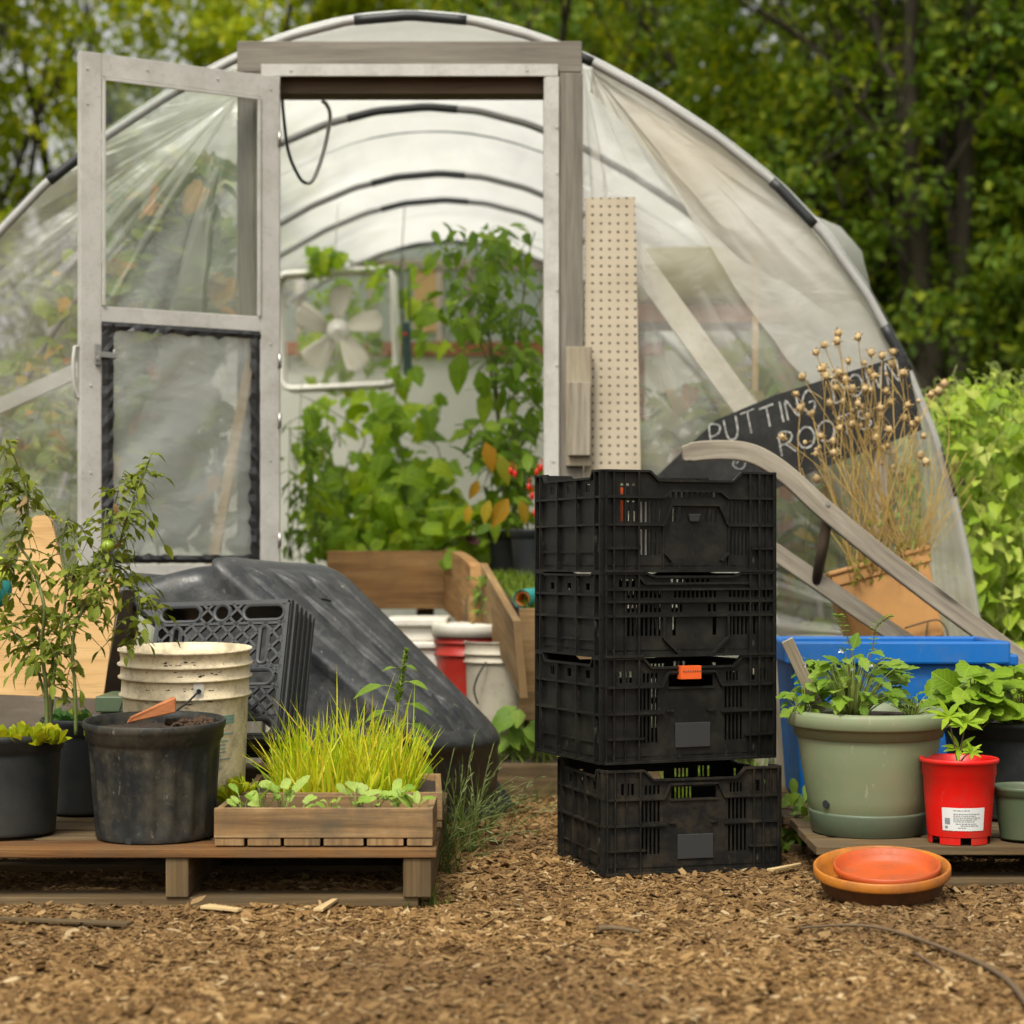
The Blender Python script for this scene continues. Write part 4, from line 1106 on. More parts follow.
def nursery_pot(name, label, c, r1, r0, h, mat, tilt=(0, 0, 0), flutes=True, soil=.88, cat='pot', band=.10, group=None):
    root = thing(name, label, cat, c, group); Mx = tiltM(Vector(c), *tilt)
    def rm(r, z, a):
        if not flutes or z < .06 * h or z > h * (.80): return 0
        s_ = math.sin(a * 18); return -.0055 * max(0, min(1, (s_ + .25) * 3)) * min(1, (z - .06 * h) / .02, (.80 * h - z) / .02)
    prof = [(r0 * .6, .012), (r0 * .94, .003), (r0, .006)]
    rb = lambda f: r0 + (r1 * .945 - r0) * f
    for f in (.03, .06, .10, .2, .35, .5, .65, .74, .78, .80): prof.append((rb(f), h * f))
    prof += [(rb(.83) + .001, h * .83), (r1 * .965, h * .845), (r1 * .972, h * .915), (r1 * .985, h * .925), (r1 * .99, h * .935), (r1, h * .945), (r1, h * .985), (r1 * .985, h), (r1 * .965, h * .995), (r1 * .95, h * .94), (rb(.7) - .004, h * .7), (rb(.5) - .004, h * .5)]
    mb = MB(); mb.lathe(prof, 144 if flutes else 48, Mx, 0, rmod=rm)
    pot = mb.build('pot_body', mat, root)
    if flutes:
        q = MB()
        for az in (-106, -18, 60):
            q = MB(); d = Vector((math.cos(R(az)), math.sin(R(az)), 0)); p = Mx @ (d * (r0 + .0012) + Vector((0, 0, h * .045)))
            q.tube([p, p - (Mx.to_3x3() @ d) * .004], .0075, 12); q.build('drain_hole', M['coupler'], root)
    if soil:
        q = MB(); random.seed(len(label)); disc(q, Mx, r1 * .93, h * soil, 36, .006, 6); q.build('soil', M['soil'], root)
    return root

def clods(label, c, r, n, seed):
    random.seed(seed); q = MB()
    for k in range(n):
        a = random.uniform(0, 6.28); d = r * random.random() ** .5
        q.blob((c[0] + d * math.cos(a), c[1] + d * math.sin(a), c[2] + random.uniform(0, .012)), random.uniform(.003, .010), 5, 4, 0, (1, 1, .8), .6)
    return q

TOPZ = .124   # top of the left pallet
bp = nursery_pot('black_pot', 'scuffed black fluted pot of soil holding a broken terracotta piece', (PX(155.5, 4.17), 4.17, TOPZ), .147, .122, .246, M['pot'], (2.5, 0, 0), soil=.90)
q = clods('', (PX(190, 4.19), 4.19, TOPZ + .230), .05, 70, 3); q.build('soil_clods', M['crumb'], bp)
# terracotta shard
q = MB(); p0 = P(126, 718, 4.12); p1 = P(176, 706, 4.16)
q.hexa([p0 + Vector((0, 0, -.012)), p1 + Vector((0, 0, -.014)), p1 + Vector((-.01, .05, -.012)), p0 + Vector((0, .03, -.01)), p0 + Vector((.008, 0, .002)), p1 + Vector((0, 0, .018)), p1 + Vector((-.012, .05, .018)), p0 + Vector((.012, .03, .003))])
tag(q.build('terracotta_shard', M['tile'], None, p0, bevel=.003), 'broken orange terracotta piece lying in the scuffed black pot', 'shard')
nursery_pot('black_pot', 'smooth charcoal pot with tomato plant, cut by the left edge', (PX(1, 4.21), 4.21, TOPZ), .133, .112, .214, M['pot2'], flutes=False)
nursery_pot('black_pot', 'narrow black pot squeezed between the charcoal pot and scuffed pot', (PX(84, 4.55), 4.55, TOPZ), .098, .078, .218, M['pot2'], flutes=False)

def bucket(name, label, c, r1, r0, h, mat, ribs=(.62, .77, .87), tilt=(0, 0, 0), lid=None, cat='bucket', deco=None):
    root = thing(name, label, cat, c); Mx = tiltM(Vector(c), *tilt)
    rb = lambda f: r0 + (r1 * .96 - r0) * f
    prof = [(r0 * .5, .004), (r0 * .97, 0), (r0, .006), (rb(.3), h * .3)]
    for z in ribs:
        prof += [(rb(z - .02), h * (z - .022)), (rb(z) + .001, h * (z - .012)), (rb(z) + .0075, h * (z - .010)), (rb(z) + .008, h * z), (rb(z) + .003, h * (z + .004))]
    prof += [(rb(.93), h * .94), (rb(.97) + .002, h * .985), (r1, h * .99), (r1 * .995, h), (r1 * .97, h * .998), (rb(.9) - .003, h * .9), (rb(.3) - .003, h * .3), (r0 * .9, .012), (.001, .012)]
    mb = MB(); mb.lathe(prof, 56, Mx)
    if deco: deco(mb, Mx, rb)
    mb.build('bucket_body', [mat, M['soil']], root)
    if lid:
        q = MB(); q.lathe([(.001, h + .010), (r1 * .86, h + .010), (r1 * .90, h + .003), (r1 * .93, h + .012), (r1 * 1.03, h + .012), (r1 * 1.05, h + .004), (r1 * 1.05, h - .028), (r1 * 1.0, h - .028)], 48, Mx); q.build('lid', lid, root)
    return root, Mx, rb
def grime(mb, Mx, rb):
    random.seed(12); h_ = .372
    for k in range(60):
        a = random.choice([random.gauss(-72, 12), random.uniform(-130, -40)]); z = random.choice((.318, .327, .338, .352, .268, .36, .30)) + random.gauss(0, .003); w_ = random.uniform(1, 5); dz = random.uniform(.0008, .0035)
        b = len(mb.v)
        for q in range(4):
            d = Vector((math.cos(R(a + w_ * q / 3)), math.sin(R(a + w_ * q / 3)), 0)); e = random.uniform(.2, 1)
            for zz in (z, z + dz * e): mb.vert(Mx @ (d * (rb(zz / h_) + .0018) + Vector((0, 0, zz))))
        for q in range(3): mb.face((b + 2 * q, b + 2 * q + 2, b + 2 * q + 3, b + 2 * q + 1), None, 1, True)
wb, Mw, rb = bucket('white_bucket', 'dirty cream plastic bucket with wire handle behind the scuffed black pot', (PX(186.5, 4.50), 4.50, TOPZ), .150, .128, .380, M['bucket_white'], (.735, .84, .915), (2.6, 0, 0), deco=grime)
h = .380
def on_bucket(az, z, o=.0012): 
    d = Vector((math.cos(R(az)), math.sin(R(az)), 0)); f = z / h
    return Mw @ (d * (rb(f) + o) + Vector((0, 0, z)))
q = MB()
def patch(mb, a0, a1, z0, z1, o=.0014, mi=0, n=8):
    b = len(mb.v)
    for k in range(n + 1):
        a = a0 + (a1 - a0) * k / n; mb.vert(on_bucket(a, z0, o)); mb.vert(on_bucket(a, z1, o))
    for k in range(n): mb.face((b + 2 * k, b + 2 * k + 2, b + 2 * k + 3, b + 2 * k + 1), None, mi, True)
patch(q, -74, -65, .272, .318, .004); q.build('handle_lug', M['white_pl'], wb)
q = MB(); e = on_bucket(-69.5, .297, .006)
q.tube(smooth([e, on_bucket(-80, .275, .03), on_bucket(-98, .235, .035), on_bucket(-125, .18, .03), on_bucket(-165, .2, .02), on_bucket(-200, .28, .01)], 5), .0022, 6)
q.tube([on_bucket(-69.5, .297, .003), on_bucket(-69.5, .297, .010)], .005, 8); q.build('wire_handle', M['dark_metal'], wb)
q = MB()
random.seed(8)
patch(q, -104, -76, .243, .2455, mi=0)
for z in (.234, .227, .220, .213): patch(q, -103, -86 + random.uniform(-2, 2), z - .002, z + .002, mi=0); patch(q, -84, -77, z + .001, z + .0022, mi=1)
for z in (.236, .2295, .223): patch(q, -66, -31, z - .0025, z + .0025, mi=0, n=10)
for k, z in enumerate((.214, .206, .198, .190, .182, .174, .166, .158, .150, .142, .130, .122)):
    patch(q, -66, -66 + random.uniform(16, 34), z - .0016, z + .0016, mi=k % 2, n=8)
q.build('faded_print', [M['ink_teal'], M['ink']], wb)
# right hand group
PTZ = .094
def big_green_pot():
    c = Vector((PX(868, 4.47), 4.47, PTZ)); root = thing('green_pot', 'large sage green pot with thick rolled rim and leafy plant', 'pot', c)
    Mx = tiltM(c, 1.0, 0, 0); mb = MB(); H_ = .275
    mb.lathe([(.0, .03), (.125, .045), (.129, .052), (.136, .08), (.148, .15), (.1575, .213), (.1572, .2155), (.164, .2165), (.167, .236), (.170, .2375), (.176, .238), (.1795, .242), (.180, .266), (.176, .272), (.168, .2745), (.158, .270), (.150, .22), (.135, .1)], 64, Mx)
    mb.build('pot_body', M['green_pot'], root)
    q = MB(); q.lathe([(.09, .006), (.120, 0), (.125, .003), (.131, .046), (.1315, .050), (.128, .052), (.122, .05)], 64, Mx); q.build('saucer_base', M['green_pot_dk'], root)
    q = MB(); d = Vector((math.cos(R(-142)), math.sin(R(-142)), 0)); p = Mx @ (d * .134 + Vector((0, 0, .072))); q.tube([p, p + d * .004], .009, 12); q.build('drain_hole', M['coupler'], root)
    q = MB(); random.seed(3); disc(q, Mx, .156, .255, 36, .006, 5); q.build('soil', M['soil'], root)
big_green_pot()

def red_pot():
    c = Vector((PX(959, 4.31), 4.31, PTZ)); root = thing('red_pot', 'bright red pot with white label and small palm leaved seedling', 'pot', c)
    Mx = tiltM(c); mb = MB()
    def R_(f): return .066 + (.0795 - .066) * f
    h_ = .181
    # feet notches cut in the lowest band
    n = 72; z0, z1 = 0, .016
    for k in range(n):
        a, b = 2 * math.pi * k / n, 2 * math.pi * (k + 1) / n
        if (k - 54 + 2) % 12 < 4: continue
        v = [Mx @ Vector((.066 * math.cos(q), .066 * math.sin(q), z)) for z in (z0, z1) for q in (a, b)]
        i = [mb.vert(p) for p in v]; mb.face((i[0], i[1], i[3], i[2]), None, 0, True)
    mb.lathe([(R_(.09), .016), (R_(.5), h_ * .5), (R_(.80), h_ * .795), (R_(.80) + .0022, h_ * .81), (R_(.95), h_ * .93), (.0815, h_ * .94), (.0845, h_ * .955), (.0845, h_ * .99), (.082, h_), (.078, h_ * .985), (.07, h_ * .6)], 72, Mx)
    mb.lathe([(.001, .017), (.064, .017)], 48, Mx)
    mb.build('pot_body', M['red_pot'], root)
    def rp(az, z, o): f = z / h_; return Mx @ Vector(((R_(f) + o) * math.cos(R(az)), (R_(f) + o) * math.sin(R(az)), z))
    def pt(mb, a0, a1, za, zb, o, mi=0, n=10):
        b = len(mb.v)
        for k in range(n + 1):
            a = a0 + (a1 - a0) * k / n; mb.vert(rp(a, za, o)); mb.vert(rp(a, zb, o))
        for k in range(n): mb.face((b + 2 * k, b + 2 * k + 2, b + 2 * k + 3, b + 2 * k + 1), None, mi, True)
    q = MB(); pt(q, -132, -56, .031, .080, .0008, 0, 18)
    random.seed(2)
    for z, a0, a1 in ((.0745, -112, -84), (.067, -112, -66), (.063, -112, -74), (.059, -112, -64), (.055, -112, -70), (.051, -112, -76), (.046, -108, -72), (.042, -100, -68), (.0375, -104, -90)):
        a = a0
        while a < a1: 
            w_ = random.uniform(1.6, 5); pt(q, a, min(a + w_, a1), z - .0008, z + .0008, .0013, 1, 2); a += w_ + 1.1
    pt(q, -127, -118, .045, .058, .0013, 1, 3); pt(q, -127, -122, .036, .041, .0013, 1, 2)
    q.build('sticker', [M['sticker'], M['ink']], root)
    q = MB(); disc(q, Mx, .074, .160, 30, .004, 4); q.build('soil', M['soil'], root)
red_pot()
nursery_pot('dark_pot', 'wide dark grey tub pot holding round leaved plant, at right edge', (PX(1024, 4.76), 4.76, PTZ), .200, .165, .232, M['pot2'], flutes=False, soil=.9)
nursery_pot('green_pot', 'small olive green pot beside the red pot at the right edge', (PX(1026, 4.33), 4.33, PTZ), .074, .054, .118, M['green_metal'], flutes=False, soil=.85)

def tote():
    Y0, Y1 = 4.97, 5.32; x0, x1 = PX(783, 5.0), PX(1008, 5.0); zt = PZ(641, 5.0); zb = PTZ + .002
    root = thing('storage_tote', 'bright blue plastic storage tote behind the potted plants', 'tote', ((x0 + x1) / 2, 5.15, zb))
    mb = MB(); i = .022; zr = zt - .055
    lo = [(x0 + .045, Y0 + .035, zb), (x1 - .045, Y0 + .035, zb), (x1 - .045, Y1 - .035, zb), (x0 + .045, Y1 - .035, zb)]
    hi = [(x0 + i, Y0 + i, zr), (x1 - i, Y0 + i, zr), (x1 - i, Y1 - i, zr), (x0 + i, Y1 - i, zr)]
    b = len(mb.v)
    for p in lo + hi: mb.vert(p)
    for k in range(4): mb.face((b + k, b + (k + 1) % 4, b + 4 + (k + 1) % 4, b + 4 + k))
    mb.face((b + 3, b + 2, b + 1, b))
    for k in range(5):
        x = x0 + .10 + k * (x1 - x0 - .2) / 4; mb.bar((x, Y0 + .027, zb + .05), (x, Y0 + .018, zr - .05), .025, .012, (0, 1, 0))
    mb.build('tote_body', M['blue'], root, bevel=.008)
    mb = MB()
    mb.box((x0, Y0, zr - .002), (x1, Y0 + .018, zt), 0, 0); mb.box((x0, Y1 - .018, zr), (x1, Y1, zt), 0, 0)
    mb.box((x0, Y0 + .0181, zr), (x0 + .018, Y1 - .0181, zt), 0, 1); mb.box((x1 - .018, Y0 + .0181, zr), (x1, Y1 - .0181, zt), 0, 1)
    mb.box((x1 + .001, Y0 + .10, zr - .012), (x1 + .045, Y1 - .10, zr + .018), 0, 1)
    mb.build('tote_rim', M['blue'], root, bevel=.006)
tote()

def saucer(label, c, r, h, mat, tilt):
    Mx = tiltM(Vector(c), *tilt); mb = MB()
    mb.lathe([(.001, .004), (r * .82, .001), (r * .86, .004), (r * .93, h * .6), (r * .99, h * .62), (r, h * .68), (r, h * .96), (r * .985, h), (r * .955, h * .98), (r * .93, h * .62), (r * .83, .012), (r * .80, .009), (r * .5, .012), (.001, .012)], 56, Mx)
    root = thing('plant_saucer', label, 'saucer', c); mb.build('dish', mat, root)
    if mat is M['terra2']:
        q = MB(); q.lathe([(r * .855, .0035), (r * .862, .004), (r * .933, h * .595), (r * .985, h * .617)], 56, Mx @ Matrix.Scale(1.006, 4)); q.build('dirty_side', M['terra3'], root)
    return root
cs_ = Vector((PX(882, 4.10), 4.10, .024))
saucer('wide ochre plant saucer lying on the wood chips', cs_, .139, .054, M['terra2'], (8, -2, 0))
saucer('smaller bright orange saucer nested in the ochre saucer', cs_ + Vector((.012, .010, .020)), .109, .034, M['terra'], (9, -2.2, 0))

# ------------------------------------------------------------------ pallets
def pallet(label, x0, x1, Y0, Y1, top, mat_front, mat, stringers, bottom=True, nd=6, seed=1):
    random.seed(seed)
    root = thing('wooden_pallet', label, 'pallet', ((x0 + x1) / 2, Y0, 0))
    dt = .020
    d = (Y1 - Y0); wd = d / nd * .86
    for k in range(nd):
        y = Y0 + (d - wd) * k / (nd - 1); e = random.uniform(-.012, .012)
        q = MB(); q.box((x0 + e, y, top - dt), (x1 + e * .6, y + wd, top - random.uniform(0, .002)), 0, 0)
        q.build('deck_board', mat_front if k == 0 else mat, root, bevel=.002)
    for a, b in stringers:
        q = MB(); q.box((a, Y0 + .006, .024), (b, Y1 - .006, top - dt - .001), 0, 1); q.build('stringer', mat, root, bevel=.002)
    if bottom:
        for k in range(3):
            y = Y0 + .012 + (d - .12) * k / 2
            q = MB(); q.box((x0 + .01, y, .004), (x1 - .01 if k else x1 - .03, y + .09, .023), 0, 0); q.build('bottom_board', mat, root, bevel=.002)
    return root
X_ = lambda px: PX(px, 4.0)
pallet('brown wooden pallet carrying the black pots and seed trays', X_(-175), X_(433), 4.0, 4.97, TOPZ, M['pallet_wood'], M['pallet_gray'], [(X_(165), X_(188)), (X_(403), X_(431)), (X_(-170), X_(-140))], True, 7, 2)
pallet('grey weathered pallet under the green and red pots', PX(815, 4.24), PX(815, 4.24) + 1.15, 4.24, 5.36, PTZ, M['pallet_gray'], M['pallet_gray'], [(PX(1060, 4.24), PX(1085, 4.24)), (PX(828, 4.6), PX(828, 4.6) + .04)], True, 7, 5)

# ------------------------------------------------------------------ seed trays
def tray(label, c, w, d, h, rot, soil, seed):
    root = thing('seed_tray', label, 'seed tray', c); root.rotation_euler = (0, 0, R(rot)); random.seed(seed)
    t_ = .014; Mx = Matrix.Translation(c) @ Matrix.Rotation(R(rot), 4, 'Z')
    def part(name, fn, mat):
        mb = MB(); fn(mb); o = mb.build(name, mat, bevel=.0015 if name != 'soil' else 0); o.parent = root
    part('front_board', lambda m: m.box((0, 0, .017), (w, t_, h), 0, 0), M['tray_wood'])
    part('back_board', lambda m: m.box((0, d - t_, .017), (w, d, h - .002), 0, 0), M['tray_wood'])
    part('end_board', lambda m: m.box((.0005, t_ + .0004, .017), (t_, d - t_ - .0004, h - .003), 0, 1), M['tray_wood'])
    part('end_board', lambda m: m.box((w - t_, t_ + .0004, .017), (w - .0005, d - t_ - .0004, h - .003), 0, 1), M['tray_wood'])
    k = 0; x = .001
    while x < w - .02:
        ww = min(random.uniform(.05, .085), w - .001 - x); part('bottom_slat', lambda m: m.box((x, .002, .001), (x + ww, d - .002, .0162), 0, 1), M['tray_wood']); x += ww + .007
    def so_(m):
        n1, n2 = 26, 12; b = 0
        for j in range(n2 + 1):
            for i in range(n1 + 1): m.vert((t_ + (w - 2 * t_) * i / n1, t_ + (d - 2 * t_) * j / n2, soil + random.uniform(-.005, .005)))
        for j in range(n2):
            for i in range(n1): a = j * (n1 + 1) + i; m.face((a, a + 1, a + n1 + 2, a + n1 + 1), None, 0, True)
    part('soil', so_, M['soil'])
    return Mx
MT1 = tray('wooden seed tray of small pale seedlings at the pallet front', Vector((PX(214, 4.02), 4.02, TOPZ)), .44, .235, .077, 0, .050, 3)
MT2 = tray('wooden seed tray thick with tall yellow green grass', Vector((PX(214, 4.02) + .02, 4.275, TOPZ)), .43, .40, .077, 2.5, .062, 4)

# ------------------------------------------------------------------ upturned black trough
def trough():
    n_ = Vector((.574, -.438, .692)).normalized()
    A, D, C, B = Vector((-.80, 5.15, .724)), Vector((-.215, 5.07, .222)), Vector((.012, 5.43, .207)), Vector((-.48, 5.5, .70))
    ad = (D - A).normalized(); ab = (B - A).normalized()
    root = thing('black_trough', 'large ribbed black plastic trough lying upside down beside the raised bed', 'trough', (-.3, 5.2, 0))
    def ring(inset, depth, n=10, rc=.07):
        """rounded outline; inset grows it outwards when negative"""
        K = [A, D, C, B]; out = []
        cen = (A + B + C + D) / 4
        Q = []
        for i in range(4):
            p = K[i]; e1 = (K[(i + 1) % 4] - p).normalized(); e0 = (K[i - 1] - p).normalized()
            Q.append(p + (e1 + e0) * inset - n_ * depth)
        for i in range(4):
            p = Q[i]; e1 = (Q[(i + 1) % 4] - p); e0 = (Q[i - 1] - p); a = p + e0.normalized() * rc; c = p + e1.normalized() * rc
            for k in range(n): 
                t_ = k / (n - 1); out.append((1 - t_) ** 2 * a + 2 * t_ * (1 - t_) * p + t_ ** 2 * c)
            nx = Q[(i + 1) % 4]; l = (nx - p).normalized(); c2 = nx - l * rc
            for k in range(1, 15): out.append(c + (c2 - c) * (k / 15))
        return out
    mb = MB()
    levels = [(.17, -.004), (.12, -.004), (.06, 0), (.03, .001), (.012, .008), (.003, .020), (0, .04), (-.018, .07), (-.037, .105), (-.056, .14), (-.074, .172), (-.08, .184), (-.107, .186), (-.112, .192), (-.112, .206), (-.106, .208)]
    rings = []
    for ins, dep in levels:
        r_ = ring(ins, dep, 10, max(.03, .09 - ins * .25)); rings.append(r_)
    N = len(rings[0]); cen = (A + B + C + D) / 4
    b = 0
    for li, r_ in enumerate(rings):
        dep = levels[li][1]
        for i, p in enumerate(r_):
            q = p
            if .015 < dep < .23 or True:
                # ribs on the long walls and ends
                s_ = (p - A).dot(ad) / (D - A).length; w_ = (p - A).dot(ab) / (B - A).length
                wall = .02 < dep < .18
                if wall:
                    ph = math.sin(s_ * 2 * math.pi * 5.0) if (w_ < .12 or w_ > .88) else math.sin(w_ * 2 * math.pi * 3)
                    inw = (cen - p); inw -= n_ * inw.dot(n_); inw.normalize()
                    q = p + inw * (.014 * max(0, min(1, ph * 2.5)))
            q = q + Vector((noise.noise(p * 6), noise.noise(p * 6 + Vector((5, 0, 0))), noise.noise(p * 6 + Vector((0, 9, 0))))) * .004
            mb.vert(q)
    for li in range(len(rings) - 1):
        for i in range(N): 
            a, c = li * N, (li + 1) * N; mb.face((a + i, c + i, c + (i + 1) % N, a + (i + 1) % N), None, 0, True)
    # bottom face with long ribs
    nu, nv = 60, 72; b = len(mb.v)
    K = [A, D, C, B]; Q = []
    for i in range(4):
        p = K[i]; Q.append(p + ((K[(i + 1) % 4] - p).normalized() + (K[i - 1] - p).normalized()) * .05)
    for j in range(nv + 1):
        for i in range(nu + 1):
            s_, t_ = i / nu, j / nv
            p = (Q[0] * (1 - s_) + Q[1] * s_) * (1 - t_) + (Q[3] * (1 - s_) + Q[2] * s_) * t_
            ed = min(1, s_ * 9, (1 - s_) * 9) * min(1, t_ * 7, (1 - t_) * 7)
            rb_ = max(0, min(1, math.sin(t_ * 2 * math.pi * 3.5 - .9) * 1.6 + .1))
            dn_ = .007 * noise.noise(p * 11) + .004 * max(0, noise.noise(p * 30) - .25) - .006 * max(0, noise.noise(p * 24 + Vector((9, 3, 1))) - .3)
            mb.vert(p + n_ * (-.003 + .006 * ed ** .5 + .017 * rb_ * ed + dn_ * ed))
    for j in range(nv):
        for i in range(nu): a = b + j * (nu + 1) + i; mb.face((a, a + 1, a + nu + 2, a + nu + 1), None, 0, True)
    o = mb.build('trough_body', M['tub'], root)
trough()

# ------------------------------------------------------------------ lattice milk crate leaning on the trough
def milk_crate():
    S, D = .343, .15; TL = P(159, 603, 4.84)
    Mx = Matrix.Translation(TL) @ Matrix.Rotation(R(-17), 4, 'Z') @ Matrix.Rotation(R(-19), 4, 'X') @ Matrix.Rotation(R(-2), 4, 'Y')
    root = thing('milk_crate', 'dark grey lattice milk crate tipped on its side against trough', 'crate', Mx @ Vector((S / 2, D / 2, -S)))
    def fr(u, v, y=0): return Mx @ Vector((u * S, y, -v * S))
    nrm = Mx.to_3x3() @ Vector((0, -1, 0))
    caps = [(.03, .33, .035, .15), (.67, .97, .035, .15), (.33, .67, .52, .64), (.62, .93, .52, .63)]
    caps = [(.03, .34, .035, .15), (.66, .97, .035, .15), (.64, .93, .50, .61), (.07, .36, .50, .61), (.03, .34, .85, .965), (.66, .97, .85, .965), (.80, .865, .19, .46), (.135, .2, .19, .46)]
    def inside(u, v):
        if u < .025 or u > .975 or v < .025 or v > .975: return True
        for a, b, c, d in caps:
            if a < u < b and c < v < d: return True
        return math.hypot(u - .5, v - .09) < .055 or math.hypot(u - .5, v - .91) < .055
    mb = MB(); W = .0065
    def seg(p, q, w_=W, dp_=.009): mb.bar(fr(*p), fr(*q), w_, dp_, nrm)
    for sg in (1, -1):
        k = -1.0
        while k < 2.0:
            run = None
            for i in range(401):
                u = i / 400; v = k + sg * u
                ok = 0 <= v <= 1 and not inside(u, v)
                if ok and run is None: run = (u, v)
                if (not ok or i == 400) and run is not None:
                    pu, pv = (u - 1 / 400, k + sg * (u - 1 / 400))
                    if abs(pu - run[0]) > .02: seg(run, (pu, pv))
                    run = None
            k += .112
    for a, b, c, d in caps:
        r_ = min(b - a, d - c) / 2; pts = []
        for cx, cy, a0 in ((b - r_, d - r_, 0), (a + r_, d - r_, 90), (a + r_, c + r_, 180), (b - r_, c + r_, 270)):
            for t_ in range(6): an = R(a0 + 18 * t_); pts.append(fr(cx + r_ * math.cos(an), cy + r_ * math.sin(an)))
        mb.tube(pts, .0062, 6, closed=True)
    for cv in (.09, .91): mb.tube([fr(.5 + .06 * math.cos(t_), cv + .06 * math.sin(t_)) for t_ in np.linspace(0, 6.2832, 21)[:-1]], .006, 6, closed=True)
    for v in (.018, .17, .48, .63, .83, .982): seg((.012, v), (.988, v), .011 if v in (.018, .982) else .006)
    seg((.014, .025), (.014, .975), .011); seg((.986, .025), (.986, .975), .011)
    mb.build('lattice_bottom', M['milk'], root, bevel=.0012)
    # four walls with ribs, open at the far side
    for nm, o, ux in (('right', (1, 0), (0, 1)), ('left', (0, 0), (0, 1)), ('top', (0, 0), (1, 0)), ('bottom', (0, 1), (1, 0))):
        q = MB(); a = Vector((o[0] * S, .004, -o[1] * S)); e = Vector((ux[0] * S, 0, -ux[1] * S)); c = a + e / 2
        th = .004
        lo = [a, a + e]
        nn = Vector((1, 0, 0)) if ux == (0, 1) else Vector((0, 0, 1))
        q.bar(Mx @ (c + Vector((0, 0, 0))), Mx @ (c + Vector((0, D, 0))), S - .002, th, Mx.to_3x3() @ nn)
        sgn = (1 if o[0] else -1) if ux == (0, 1) else (-1 if o[1] else 1)
        for k in range(5):
            f_ = .022 + k * .028
            q.bar(Mx @ (a + nn * sgn * .004 + Vector((0, f_, 0)) + e * .01), Mx @ (a + nn * sgn * .004 + Vector((0, f_, 0)) + e * .99), .012, .006, Mx.to_3x3() @ nn)
        q.build('crate_wall', M['milk'], root, bevel=.0012)
milk_crate()
q = MB(); q.box((PX(195, 4.85), 4.80, TOPZ + .001), (PX(275, 4.85), 4.93, .20), 0, 0)
tag(q.build('wooden_block', M['dark_wood'], None, (PX(250, 4.8), 4.84, TOPZ), bevel=.003), 'wooden block on the pallet propping up the milk crate', 'block')

# ------------------------------------------------------------------ plywood, slats, stakes, sign, handles
q = MB(); Yp = 5.02
poly = [(121, 577), (103, 699), (-110, 690), (-90, 640), (-20, 640), (10, 585), (28, 524), (34, 516), (46, 515), (52, 520), (64, 577)]
q.prism([P(x, y, Yp + (690 - y) * .0006) for x, y in poly], (0, .012, 0), 0, (1, 0, 0))
tag(q.build('plywood_sheet', M['ply'], None, P(40, 700, Yp), bevel=.001), 'cut sheet of golden plywood standing behind the tomato plant', 'plywood')
q = MB(); p = [P(122.5, 586, Yp + .08), P(150, 640, Yp + .08), P(150, 700, Yp + .06), P(104, 700, Yp + .02)]
q.prism([P(122, 590, 5.03), P(104, 693, 5.03), P(128, 693, 5.2), P(140, 590, 5.2)], (.002, .014, 0), 0, (0, 0, 1))
tag(q.build('dark_board', M['dark_wood'], None, P(110, 690, 5.1)), 'dark board edge standing between plywood and cream bucket', 'board')
# green planter trough behind the bucket
q = MB(); a, b = PX(106, 4.86), PX(160, 4.86)
q.hexa([(a + .02, 4.80, TOPZ + .001), (b - .02, 4.80, TOPZ + .001), (b - .02, 4.93, TOPZ + .001), (a + .02, 4.93, TOPZ + .001), (a, 4.78, .335), (b, 4.78, .335), (b, 4.95, .335), (a, 4.95, .335)])
q.box((a - .008, 4.772, .336), (b + .008, 4.958, .375), 0, 0)
tag(q.build('window_box', M['green_metal'], None, ((a + b) / 2, 4.86, TOPZ), bevel=.004), 'dull green window box behind the cream bucket', 'planter')
# painted ornament at the left edge
orn = thing('garden_ornament', 'lime and teal painted ornament on a stick at left edge', 'ornament', (PX(-2, 4.75), 4.75, TOPZ))
c = P(-7, 580, 4.75)
q = MB(); q.blob(c + Vector((0, 0, .012)), .048, 20, 14, 0, (.95, .5, 1.0)); q.build('ornament_top', M['lime'], orn)
q = MB(); q.blob(c + Vector((.0, -.003, -.022)), .052, 20, 14, 0, (.9, .5, .9)); q.build('ornament_body', M['teal'], orn)
q = MB(); q.tube([c + Vector((.0, 0, -.05)), Vector((c.x + .005, c.y, TOPZ))], .008, 8); q.build('stick', M['stem_br'], orn)
q = MB(); q.tube([c + Vector((.015 + .015 * math.cos(k * .7) * (1 - k * .06), -.030, -.018 + .013 * math.sin(k * .7))) for k in range(12)], .0016, 5); q.build('painted_swirl', M['coupler'], orn)

# white weathered slat right of the crates
q = MB(); q.bar((PX(784, 5.42), 5.42, 0.0), (PX(780, 5.42), 5.45, PZ(655, 5.42)), .04, .018, (0, 1, 0))
tag(q.build('upright_slat', M['pale_wood'], None, (PX(782, 5.42), 5.42, 0), bevel=.001), 'pale weathered slat standing upright between crates and blue tote', 'slat')
# stake in the green pot
q = MB(); q.bar(P(820, 712, 4.44), P(787, 640, 4.40), .027, .008, (0, 1, 0))
tag(q.build('wooden_stake', M['pale_wood'], None, P(820, 712, 4.44), bevel=.001), 'short wooden stake leaning out of the big sage green pot', 'stake')

